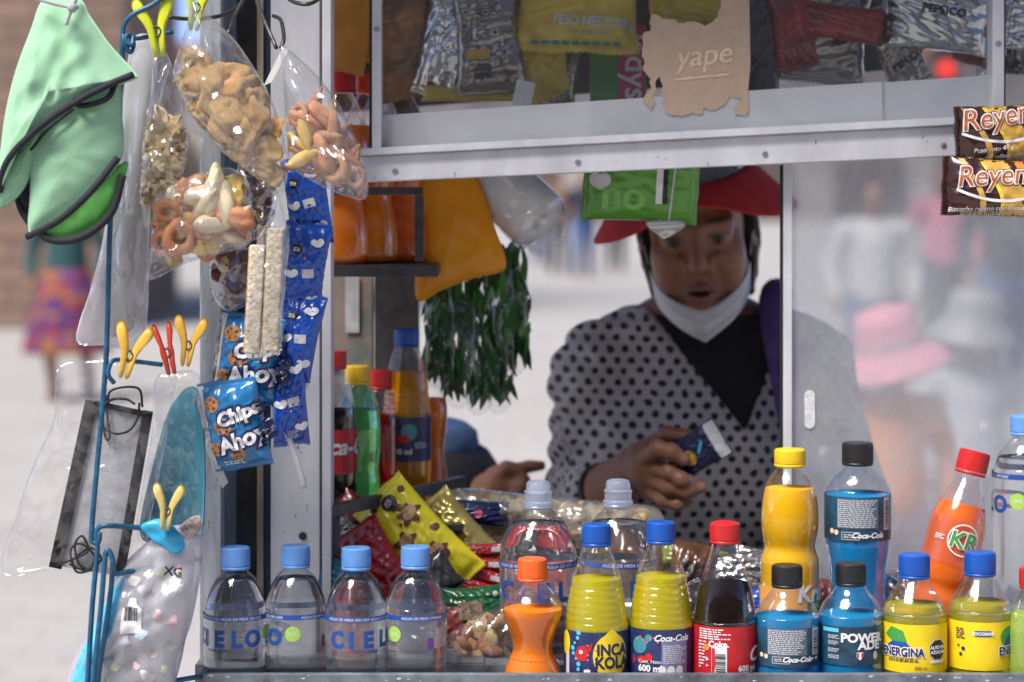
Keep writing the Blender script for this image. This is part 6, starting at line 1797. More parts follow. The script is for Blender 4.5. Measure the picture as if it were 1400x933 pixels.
def sdf_mesh(f, lo, hi, h):
    """surface of f<0 inside a box, as quads"""
    lo, hi = np.asarray(lo, float), np.asarray(hi, float)
    B = 8
    nb = np.ceil((hi - lo) / (h * B)).astype(int)
    n = nb * B + 1
    ci = np.stack(np.meshgrid(*[np.arange(k) for k in nb], indexing='ij'), -1).reshape(-1, 3)
    cc = lo + (ci * B + B / 2) * h
    cd = f(cc)
    vals = np.repeat(np.repeat(np.repeat(np.where(cd < 0, -1., 1.).reshape(nb), B, 0), B, 1), B, 2)
    vals = np.pad(vals, ((0, 1),) * 3, mode='edge').astype(np.float32)
    act = ci[np.abs(cd) < B * h * 1.5]
    o = np.stack(np.meshgrid(*[np.arange(B + 1)] * 3, indexing='ij'), -1).reshape(-1, 3)
    for k in range(0, len(act), 400):
        idx = (act[k:k + 400, None, :] * B + o[None]).reshape(-1, 3)
        vals[idx[:, 0], idx[:, 1], idx[:, 2]] = f(lo + idx * h)
    s = vals < 0
    cnt = sum(s[i:n[0] - 1 + i, j:n[1] - 1 + j, k:n[2] - 1 + k].astype(np.int8) for i in (0, 1) for j in (0, 1) for k in (0, 1))
    cells = np.argwhere((cnt > 0) & (cnt < 8))
    index = -np.ones(n - 1, np.int64); index[tuple(cells.T)] = np.arange(len(cells))
    acc = np.zeros((len(cells), 3)); num = np.zeros(len(cells))
    cor = [np.array((i, j, k)) for i in (0, 1) for j in (0, 1) for k in (0, 1)]
    for a in range(8):
        for b in range(a + 1, 8):
            if np.abs(cor[a] - cor[b]).sum() != 1: continue
            va = vals[tuple((cells + cor[a]).T)]; vb = vals[tuple((cells + cor[b]).T)]
            x = (va < 0) != (vb < 0)
            t = np.where(x, va / (va - vb + 1e-12), 0)
            acc += np.where(x[:, None], cor[a] + t[:, None] * (cor[b] - cor[a]), 0); num += x
    V = lo + (cells + acc / num[:, None]) * h
    faces = []
    for ax in range(3):
        sl0 = [slice(None)] * 3; sl1 = [slice(None)] * 3
        sl0[ax] = slice(0, -1); sl1[ax] = slice(1, None)
        e = np.argwhere(s[tuple(sl0)] != s[tuple(sl1)])
        u, w = [(1, 2), (2, 0), (0, 1)][ax]
        e = e[(e[:, u] > 0) & (e[:, w] > 0) & (e[:, u] < n[u] - 1) & (e[:, w] < n[w] - 1)]
        if not len(e): continue
        def cell(du, dw):
            q = e.copy(); q[:, u] -= du; q[:, w] -= dw
            return index[tuple(q.T)]
        quad = np.stack([cell(1, 1), cell(0, 1), cell(0, 0), cell(1, 0)], 1)
        neg = s[tuple(e.T)]
        quad[~neg] = quad[~neg][:, ::-1]
        faces.append(quad[(quad >= 0).all(1)])
    return V, np.concatenate(faces)

def skin_mat(name, base):
    if name in MATS: return MATS[name]
    m, nt, out = nt_new(name)
    b = N(nt, 'ShaderNodeBsdfPrincipled', i_Roughness=.48)
    at = N(nt, 'ShaderNodeAttribute', attribute_name='tint')
    nz = N(nt, 'ShaderNodeTexNoise', i_Scale=120, i_Detail=5)
    vec = coords(nt); nt.links.new(vec, nz.inputs['Vector'])
    mx = N(nt, 'ShaderNodeMix', data_type='RGBA', blend_type='MULTIPLY'); mx.inputs[0].default_value = .35
    rp = N(nt, 'ShaderNodeValToRGB'); rp.color_ramp.elements[0].color = (.7, .62, .58, 1); rp.color_ramp.elements[0].position = .3; rp.color_ramp.elements[1].position = .7
    nt.links.new(nz.outputs['Fac'], rp.inputs['Fac'])
    nt.links.new(at.outputs['Color'], mx.inputs[6]); nt.links.new(rp.outputs['Color'], mx.inputs[7])
    nt.links.new(mx.outputs[2], b.inputs['Base Color'])
    b.inputs['Subsurface Weight'].default_value = .12; b.inputs['Subsurface Radius'].default_value = (1, .35, .2); b.inputs['Subsurface Scale'].default_value = .006
    bp = N(nt, 'ShaderNodeBump', i_Strength=.25, i_Distance=.001); nb = N(nt, 'ShaderNodeTexNoise', i_Scale=420, i_Detail=4); nt.links.new(vec, nb.inputs['Vector'])
    nt.links.new(nb.outputs['Fac'], bp.inputs['Height']); nt.links.new(bp.outputs[0], b.inputs['Normal'])
    nt.links.new(b.outputs[0], out.inputs[0])
    return m

def tint(o, cols):
    a = o.data.color_attributes.new('tint', 'FLOAT_COLOR', 'POINT')
    a.data.foreach_set('color', np.concatenate([cols, np.ones((len(cols), 1))], 1).astype(np.float32).ravel())

SKIN = (.3, .142, .08)

def vendor():
    hc = v3((952 - 700) / FPX * 3.235, 3.235, CAM_H - (307 - HOR) / FPX * 3.15)
    yaw, pitch, roll = math.radians(-6), math.radians(13), math.radians(-5)
    # head frame: x to the picture's right, f out of the face, z up
    Rm = np.array(Euler((pitch, roll, yaw)).to_matrix())
    sc = .97
    def toloc(p):
        q = (p - hc) @ Rm / sc; q[:, 0] /= .93
        return np.stack([q[:, 0], -q[:, 1], q[:, 2]], 1)
    def towld(q): 
        q = np.asarray(q, float); q = np.stack([q[:, 0] * .93, -q[:, 1], q[:, 2]], 1) * sc
        return q @ Rm.T + hc
    def head(p):
        q = toloc(p); m = q.copy(); m[:, 0] = np.abs(m[:, 0])
        d = s_ell(q, (0, -.015, .04), (.076, .096, .088))
        d = smin(d, s_ell(q, (0, .018, -.035), (.066, .074, .085)), .03)
        d = smin(d, s_cap(m, (.05, .0, -.07), (.012, .068, -.106), .02, .02), .03)
        d = smin(d, s_sph(q, (0, .074, -.106), .02), .02)
        d = smin(d, s_sph(m, (.041, .060, -.034), .026), .028)
        d = smin(d, s_cap(m, (.047, .072, .019), (.012, .087, .016), .010, .010), .016)
        d = smax(d, -s_sph(m, (.033, .108, -.001), .021), .014)
        d = smin(d, s_ell(m, (.033, .0745, -.003), (.016, .0145, .0125)), .004)
        d = smin(d, s_cap(m, (.018, .086, .0085), (.048, .076, .0055), .0065, .005), .006)
        d = smin(d, s_cap(m, (.019, .083, .006), (.047, .075, .004), .0055, .0045), .005)
        d = smin(d, s_cap(m, (.021, .083, -.013), (.045, .075, -.012), .0045, .004), .006)
        d = smin(d, s_cap(q, (0, .088, .008), (0, .107, -.032), .0085, .0115), .014)
        d = smin(d, s_sph(m, (.0165, .096, -.037), .0098), .007)
        d = smax(d, -s_ell(m, (.008, .104, -.0455), (.0048, .006, .004)), .003)
        d = smin(d, s_cap(m, (.0, .0935, -.0665), (.025, .081, -.0715), .0066, .0035), .006)
        d = smin(d, s_cap(m, (.0, .0925, -.084), (.023, .081, -.0785), .0078, .0035), .006)
        d = smax(d, -s_ell(q, (0, .096, -.0755), (.02, .014, .0024)), .002)
        # lines from the nose to the corners of the mouth
        d = smax(d, -s_cap(m, (.024, .097, -.036), (.037, .0835, -.074), .0034, .003), .008)
        d = smin(d, s_ell(m, (.045, .066, -.06), (.017, .016, .02)), .014)
        d = smax(d, -s_cap(m, (.018, .088, -.019), (.04, .079, -.023), .0018, .0016), .005)
        d = smin(d, s_ell(m, (.079, -.012, -.012), (.011, .02, .033)), .008)
        d = smax(d, -s_ell(m, (.089, -.006, -.010), (.006, .011, .02)), .004)
        return d * sc
    J = lambda x, y, D: np.array(W(x, y, D)[:])
    nb = J(955, 478, 3.31); shL, shR = J(828, 516, 3.31), J(1098, 512, 3.31)
    elL, wrL = J(806, 694, 3.36), J(872, 638, 3.085)
    elR, wrR = J(1165, 700, 3.36), J(1085, 780, 3.13)
    neck_t = towld([(0, -.02, -.07)])[0]
    pel = v3(nb[0], 3.37, .86)
    def torso(p):
        d = s_cap(p, shL, shR, .046, .046)
        d = smin(d, s_ell(p, J(957, 560, 3.325), (.155, .105, .17)), .06)
        d = smin(d, s_ell(p, J(957, 640, 3.29), (.13, .09, .08)), .06)
        d = smin(d, s_cap(p, J(957, 640, 3.34), pel, .125, .135), .08)
        d = smin(d, s_cap(p, J(928, 470, 3.31), shL, .045, .046), .04); d = smin(d, s_cap(p, J(982, 470, 3.31), shR, .045, .046), .04)
        return d
    def armL(p): return s_cap(p, shL, elL, .050, .041)
    def armR(p): return s_cap(p, shR, elR, .050, .041)
    def foreL(p): return smin(s_cap(p, elL, elL + (wrL - elL) * .4, .039, .038), s_cap(p, elL + (wrL - elL) * .4, wrL, .038, .0255), .01)
    def foreR(p): return s_cap(p, elR, wrR, .04, .026)
    F5 = [([(888, 608, 3.058), (912, 593, 3.035), (938, 597, 3.028), (950, 612, 3.03)], .0098, .0082),      # index, behind the packet
          ([(882, 628, 3.04), (900, 614, 3.012), (918, 618, 3.004), (934, 628, 3.004)], .0118, .0092),       # thumb, in front
          ([(890, 640, 3.04), (915, 645, 3.012), (932, 656, 3.006), (943, 658, 3.012)], .0102, .0088),
          ([(888, 655, 3.045), (914, 666, 3.018), (938, 672, 3.012), (958, 666, 3.016)], .0098, .0084),
          ([(884, 668, 3.052), (906, 684, 3.03), (926, 690, 3.022), (940, 684, 3.022)], .0088, .0074)]
    F5 = [([J(*q) for q in c], a, b) for c, a, b in F5]
    def hand(p):
        d = s_cap(p, wrL, J(886, 630, 3.062), .0255, .026)
        d = smin(d, s_ell(p, J(888, 640, 3.058), (.024, .028, .034)), .015)
        for c, a, b in F5:
            fd = np.full(len(p), 1e3)
            for i in range(3):
                fd = smin(fd, s_cap(p, c[i], c[i + 1], a + (b - a) * i / 3, a + (b - a) * (i + 1) / 3), .003)
                if i: fd = smin(fd, s_sph(p, c[i], (a + (b - a) * i / 3) * 1.08), .004)
            d = smin(d, fd, .004)
        return d
    def legs(p): return np.minimum(s_cap(p, pel + v3(-.08, 0, -.05), v3(pel[0] - .085, 3.4, .09), .085, .045), s_cap(p, pel + v3(.08, 0, -.05), v3(pel[0] + .085, 3.4, .09), .085, .045))
    def feet(p): return np.minimum(s_cap(p, v3(pel[0] - .085, 3.41, .045), v3(pel[0] - .09, 3.27, .035), .042, .034), s_cap(p, v3(pel[0] + .085, 3.41, .045), v3(pel[0] + .09, 3.27, .035), .042, .034))
    def body(p):
        d = torso(p)
        d = smin(d, s_cap(p, neck_t, nb, .047, .052), .03)
        d = smin(d, head(p), .012)
        for g, k in ((armL, .03), (armR, .03), (foreL, .012), (foreR, .012), (hand, .01), (legs, .04), (feet, .03)): d = smin(d, g(p), k)
        return d
    root = thing('person', 'street vendor in red brimmed hat, lowered face mask and polka dot cardigan', 'person', (hc[0], 3.36, 0))
    lo, hi = v3(wrL[0] - .30, 2.97, -.005), v3(shR[0] + .19, 3.56, hc[2] + .15)
    # body in one surface: fine above the waist, the legs are in the same surface
    V, Fq = sdf_mesh(body, lo, hi, .0034)
    o = part('body', (V, Fq), skin_mat('skin', SKIN), root, world=True)
    q = toloc(V); mx = np.abs(q[:, 0])
    col = np.tile(np.array(SKIN), (len(V), 1))
    def paint(w, c): 
        w = np.clip(w, 0, 1)[:, None]; col[:] = col * (1 - w) + np.array(c) * w
    def g(c, r): return np.exp(-(((np.stack([mx, q[:, 1], q[:, 2]], 1) - np.array(c)) / np.array(r)) ** 2).sum(1))
    paint(g((.042, .07, -.035), (.022, .03, .022)) * .5, (.33, .13, .075))
    paint(g((0, .1, -.035), (.018, .03, .02)) * .4, (.32, .13, .08))
    paint(1.5 * g((0, .093, -.068), (.024, .014, .0065)), (.2, .065, .05)); paint(1.5 * g((0, .092, -.084), (.02, .014, .0075)), (.24, .075, .06))
    paint(2 * g((0, .09, -.0755), (.019, .02, .0026)), (.03, .012, .01))
    paint(1.7 * g((.034, .085, .0225), (.018, .03, .0042)), (.03, .018, .013))
    paint(2.2 * g((.033, .088, -.004), (.0125, .01, .0035)), (.2, .16, .13)); paint(2.4 * g((.032, .09, -.003), (.0052, .012, .0055)), (.012, .008, .006))
    paint(1.2 * g((.033, .085, .003), (.015, .02, .0022)), (.04, .02, .015))
    nails = [J(937, 627, 2.996), J(946, 657, 3.004), J(961, 665, 3.008)]
    for nl in nails: paint(1.6 * np.exp(-(np.linalg.norm(V - nl, axis=1) / .006) ** 2), (.42, .22, .16))
    tint(o, col)
    # ---- clothes
    wr1, wr2 = SineNoise(3, 9, 7, 3), SineNoise(8, 26, 7, 3)
    def folds(p):
        t = np.clip(((p - shL) @ (elL - shL)) / ((elL - shL) @ (elL - shL)), 0, 1)
        near = np.exp(-(np.maximum(armL(p), 0) / .05) ** 2)
        return -.0042 * wr1(p) + .002 * wr2.ridge(p) + near * .0052 * np.sin(p[:, 2] * 150 + 40 * p[:, 0] + 3 * np.sin(p[:, 1] * 40))
    A, Bv, Cv = J(868, 400, 3.2), J(1018, 592, 3.2), J(1085, 430, 3.2)
    def inV(p):
        def side(a, b, sg):
            d = (b - a)[[0, 2]]; d /= np.linalg.norm(d); nrm = np.array((-d[1], d[0])) * sg
            return (p[:, [0, 2]] - a[[0, 2]]) @ nrm
        scallop = .0022 * np.abs(np.sin((p[:, 0] + p[:, 2]) * 130))
        return np.maximum(np.maximum(side(A, Bv, -1) + scallop, side(Bv, Cv, -1)), p[:, 1] - 3.335)
    cuffA = elL + (wrL - elL) * .30; cuffB = elL + (wrL - elL) * .47
    def cloth(p):
        d = torso(p)
        d = smin(d, armL(p) - .004, .03); d = smin(d, armR(p) - .004, .03)
        d = smin(d, s_cap(p, elL, cuffA, .044, .044), .02); d = smin(d, s_cap(p, elR, wrR, .045, .038), .02)
        return d - .011 + folds(p)
    def cardigan(p):
        d = smax(cloth(p), -inV(p), .004)
        d = np.maximum(d, p[:, 2] - (J(900, 420, 3.3)[2]))
        return np.maximum(d, .78 - p[:, 2])
    V, Fq = sdf_mesh(cardigan, lo, hi, .005)
    uv = np.stack([V[:, 0], V[:, 2]], 1)
    def armuv(a, b, sel, ref):
        ax = (b - a) / np.linalg.norm(b - a); e1 = np.cross(ax, ref); e1 /= np.linalg.norm(e1); e2 = np.cross(ax, e1)
        r = V[sel] - a; uv[sel] = np.stack([np.arctan2(r @ e1, r @ e2) * .055, r @ ax], 1)
    selL = (armL(V) < torso(V) - .004) & (V[:, 0] < shL[0] + .03); armuv(shL, elL, selL, v3(0, -1, 0))
    selF = (s_cap(V, elL, cuffA, .044, .044) < np.minimum(armL(V), torso(V)) - .012); armuv(elL, cuffA, selF, v3(0, 0, 1))
    # polka dots: two interleaved grids of spots
    m, nt, out = nt_new('polka_dot_knit')
    b = N(nt, 'ShaderNodeBsdfPrincipled', i_Roughness=.9); b.inputs['Sheen Weight'].default_value = .25
    tc = N(nt, 'ShaderNodeTexCoord'); 
    wn_ = N(nt, 'ShaderNodeTexNoise', i_Scale=30, i_Detail=2); nt.links.new(tc.outputs['Object'], wn_.inputs['Vector'])
    ws = N(nt, 'ShaderNodeVectorMath', operation='SCALE'); ws.inputs[3].default_value = .011; nt.links.new(wn_.outputs['Color'], ws.inputs[0])
    ad = N(nt, 'ShaderNodeVectorMath', operation='ADD'); nt.links.new(tc.outputs['UV'], ad.inputs[0]); nt.links.new(ws.outputs[0], ad.inputs[1])
    px_, pz_ = .0195, .0285
    ds = []
    for off in (0, .5):
        mp = N(nt, 'ShaderNodeMapping'); mp.inputs['Scale'].default_value = (1 / px_, 1 / pz_, 1); mp.inputs['Location'].default_value = (off, off, 0)
        nt.links.new(ad.outputs[0], mp.inputs['Vector'])
        fr = N(nt, 'ShaderNodeVectorMath', operation='FRACTION'); nt.links.new(mp.outputs[0], fr.inputs[0])
        sb_ = N(nt, 'ShaderNodeVectorMath', operation='SUBTRACT'); sb_.inputs[1].default_value = (.5, .5, 0); nt.links.new(fr.outputs[0], sb_.inputs[0])
        ml = N(nt, 'ShaderNodeVectorMath', operation='MULTIPLY'); ml.inputs[1].default_value = (px_, pz_, 0); nt.links.new(sb_.outputs[0], ml.inputs[0])
        ln = N(nt, 'ShaderNodeVectorMath', operation='LENGTH'); nt.links.new(ml.outputs[0], ln.inputs[0]); ds.append(ln.outputs['Value'])
    mn = N(nt, 'ShaderNodeMath', operation='MINIMUM'); nt.links.new(ds[0], mn.inputs[0]); nt.links.new(ds[1], mn.inputs[1])
    mr = N(nt, 'ShaderNodeMapRange'); mr.inputs['From Min'].default_value = .0041; mr.inputs['From Max'].default_value = .0055; nt.links.new(mn.outputs[0], mr.inputs['Value'])
    cm = N(nt, 'ShaderNodeMix', data_type='RGBA'); cm.inputs[6].default_value = (.012, .012, .015, 1); cm.inputs[7].default_value = (.47, .44, .43, 1)
    nt.links.new(mr.outputs[0], cm.inputs[0]); nt.links.new(cm.outputs[2], b.inputs['Base Color'])
    kb = N(nt, 'ShaderNodeTexWave', i_Scale=420, i_Distortion=1.0); nt.links.new(tc.outputs['UV'], kb.inputs['Vector'])
    bp = N(nt, 'ShaderNodeBump', i_Strength=.25, i_Distance=.001); nt.links.new(kb.outputs['Fac'], bp.inputs['Height']); nt.links.new(bp.outputs[0], b.inputs['Normal'])
    nt.links.new(b.outputs[0], out.inputs[0])
    part('cardigan', (V, Fq), m, root, world=True, uv=uv)
    blackk = pm('black_knit', (.012, .012, .014), rough=.9, var=.2, vscale=80, bump=.3, bscale=500, sheen=.15)
    def shirt(p):
        d = smin(torso(p), s_cap(p, neck_t, nb, .047, .05), .03) - .005 + .4 * folds(p)
        return np.maximum(np.maximum(d, p[:, 2] - J(950, 428, 3.3)[2]), .8 - p[:, 2])
    part('shirt', sdf_mesh(shirt, lo, hi, .0065), blackk, root, world=True)
    def cuff(p): return np.maximum(s_cap(p, cuffA - (cuffB - cuffA) * .15, cuffB, .0475, .0415) + .4 * folds(p), (p - cuffB) @ ((cuffB - cuffA) / np.linalg.norm(cuffB - cuffA)))
    part('cuff', sdf_mesh(cuff, np.minimum(cuffA, cuffB) - .08, np.maximum(cuffA, cuffB) + .08, .004), blackk, root, world=True)
    def skirt(p): 
        t = np.clip((.9 - p[:, 2]) / .5, 0, 1)
        e = np.sqrt(((p[:, 0] - pel[0]) / (.17 + .05 * t)) ** 2 + ((p[:, 1] - 3.385) / (.145 + .04 * t)) ** 2) - 1
        return np.maximum(np.maximum(e * .15 + .003 * np.sin(np.arctan2(p[:, 1] - 3.385, p[:, 0] - pel[0]) * 14), p[:, 2] - .92), .32 - p[:, 2])
    part('skirt', sdf_mesh(skirt, (pel[0] - .3, 3.15, .28), (pel[0] + .3, 3.65, .96), .012), pm('dark_skirt', (.03, .03, .05), rough=.9), root, world=True)
    # hair at the sides and back
    def hair(p):
        q = toloc(p); mm = q.copy(); mm[:, 0] = np.abs(mm[:, 0])
        d = s_ell(q, (0, -.028, .03), (.084, .094, .09))
        d = smin(d, s_ell(mm, (.069, -.03, -.01), (.019, .05, .09)), .03)
        d = smin(d, s_ell(q, (0, -.085, -.06), (.06, .04, .1)), .03)
        d = smin(d, s_cap(mm, (.068, -.04, -.03), (.066, -.06, -.115), .02, .012), .02)
        d = d + .0016 * np.sin(q[:, 0] * 420 + q[:, 2] * 60 * np.sign(q[:, 0]))
        return smax(d, q[:, 1] - (.012 + .04 * np.clip((q[:, 2] - .0) / .05, 0, 1)), .01) * sc
    part('hair', sdf_mesh(hair, hc - .24, hc + .17, .005), pm('black_hair', (.009, .007, .006), rough=.75, var=.4, vscale=300, vst=(6, 1, .4), spec=.2), root, world=True)
    # hat: grey crown, red drooping brim, white band mark
    hr = math.radians(-5)
    def hatpt(x, f, z):
        c_, s_ = math.cos(hr), math.sin(hr)
        return (x * c_ + z * s_, f, -x * s_ + z * c_)
    def hatw(P): return towld(np.array([hatpt(*p) for p in P]) * np.array((1.07, 1, 1)))
    nA, nR = 64, 8
    V, Fc = [], []
    for k in range(nR + 1):
        t = k / nR
        for i in range(nA):
            a = 2 * math.pi * i / nA
            sx, sf = math.sin(a), math.cos(a)
            r = (.086 + .058 * t, .1 + .066 * t)
            side = abs(sx) ** 1.6
            front = max(0, sf) ** 1.5
            z = .074 - (t ** 1.15) * (.072 * side + .014 * front + .055 * max(0, -sf)) + .003 * math.sin(5 * a + 1) * t
            V.append((r[0] * sx, -.008 + r[1] * sf, z))
    for k in range(nR):
        for i in range(nA):
            a_, b_ = k * nA + i, k * nA + (i + 1) % nA
            Fc.append((a_, a_ + nA, b_ + nA, b_))
    n0 = len(V)
    V2 = V + [(x * .998, f * .998, z - .0028) for x, f, z in V]
    Fc2 = Fc + [tuple(n0 + j for j in q[::-1]) for q in Fc] + [(nR * nA + i, n0 + nR * nA + i, n0 + nR * nA + (i + 1) % nA, nR * nA + (i + 1) % nA) for i in range(nA)] + [(i, (i + 1) % nA, n0 + (i + 1) % nA, n0 + i) for i in range(nA)]
    hat = part('hat', (hatw([(x * s1, -.008 + f * s1, z) for s1, z, x, f in
              [(s1, z, .087 * math.sin(2 * math.pi * i / nA), .101 * math.cos(2 * math.pi * i / nA)) for s1, z in ((1, .0735), (1.0, .1), (.97, .13), (.92, .152), (.75, .166), (.4, .17), (.01, .171)) for i in range(nA)]]),
              [(j * nA + i, j * nA + (i + 1) % nA, (j + 1) * nA + (i + 1) % nA, (j + 1) * nA + i) for j in range(6) for i in range(nA)]), pm('grey_hat_cloth', (.1, .1, .115), rough=.85, var=.15, vscale=40, bump=.3, bscale=500), root, world=True)
    part('hat_brim', (hatw(V2), Fc2), pm('red_hat_cloth', (.68, .05, .05), rough=.8, var=.12, vscale=30, bump=.3, bscale=600, transl=.35), root, world=True)
    part('hat_mark', (hatw([(.0885 * math.sin(a), -.008 + .1025 * math.cos(a), z) for z in (.077, .125) for a in (.95, 1.05, 1.15, 1.25)]), [(0, 1, 5, 4), (1, 2, 6, 5), (2, 3, 7, 6)]), pm('white_cloth', (.7, .7, .7), rough=.9), root, world=True)
    # lowered face mask cupping the chin, with ear straps
    V, Fc = [], []
    nu, nv = 36, 12
    for j in range(nv + 1):
        t = j / nv
        for i in range(nu + 1):
            u = -1 + 2 * i / nu; a = u * math.radians(82)
            au = abs(u)
            zt = -.098 + .045 * au ** 1.3; zb = -.146 + .054 * au ** .95
            rx = .076 * (1 - .05 * t); rf = .083 + .016 * math.sin(math.pi * min(1, t * 1.25)) * (1 - au ** 2) - .022 * max(0, t - .6)
            z = zt + (zb - zt) * t
            V.append((rx * math.sin(a), .012 + rf * math.cos(a) + .0021 * math.sin(t * 21) * (1 - au ** 3) + .0012 * math.sin(u * 9 + t * 4), z))
    for j in range(nv):
        for i in range(nu): q_ = j * (nu + 1) + i; Fc.append((q_, q_ + nu + 1, q_ + nu + 2, q_ + 1))
    n0 = len(V)
    V += [(x * .985, f - .0018, z) for x, f, z in V]; Fc += [tuple(n0 + k for k in f[::-1]) for f in Fc]
    mk = part('face_mask', (towld(V), Fc), pm('white_mask_cloth', (.68, .69, .7), rough=.85, var=.06, vscale=30, bump=.3, bscale=300), root, world=True)
    for sx in (-1, 1):
        part('mask_strap', tube([Vector(p) for p in towld([(sx * .076, .024, -.045), (sx * .081, .006, -.02), (sx * .088, -.012, .012)])], .0008, 6), MATS['white_mask_cloth'], mk, world=True)
        part('mask_strap', tube([Vector(p) for p in towld([(sx * .075, .022, -.095), (sx * .084, .0, -.06), (sx * .09, -.014, -.03)])], .0008, 6), MATS['white_mask_cloth'], mk, world=True)
    # purple carrying cloth over her left shoulder
    pur = pm('purple_cloth', (.1, .05, .2), rough=.85, var=.2, vscale=40, bump=.4, bscale=400)
    path = [J(1062, 402, 3.30), J(1060, 412, 3.24), J(1063, 450, 3.20), J(1075, 510, 3.178), J(1090, 590, 3.165), J(1110, 700, 3.17)]
    vf = tube([Vector(p) for p in path], .022, 12, 6)
    P0 = np.array([tuple(v) for v in vf[0]])
    part('shoulder_cloth', (P0, vf[1]), pur, root, world=True)
    return root
vendor()

# small packet in the vendor's fingers
def candy():
    nv = foil('candy_navy', (.012, .02, .08), rough=.25, bump=.3, bscale=60, var=.3)
    p = Packet('candy_packet', 'small navy packet with white serrated end held in the vendor\'s fingers', 'packet', 954, 616, 3.014, 56, 84, 18, nv, (6, 58, -18), 201, crease=1.2, seal=.2)
    s = p.s
    p.print('white_seal', rect2d(0, 0, 52 * s, 16 * s), 'white', 0, -33, 0, .0008)
    p.print('printed_swirl', disc2d(0, 0, 11 * s, 9 * s), 'gold', 4, 12, 0, .0008); p.print('printed_swirl', disc2d(0, 0, 6 * s, 5 * s), 'yellow', 5, 12, 0, .0011)
    p.print('printed_flash', poly2d([(-9 * s, -3 * s), (8 * s, 2 * s), (10 * s, 7 * s), (-7 * s, 2 * s)]), 'cyan', -4, -8, -60, .001)
candy()

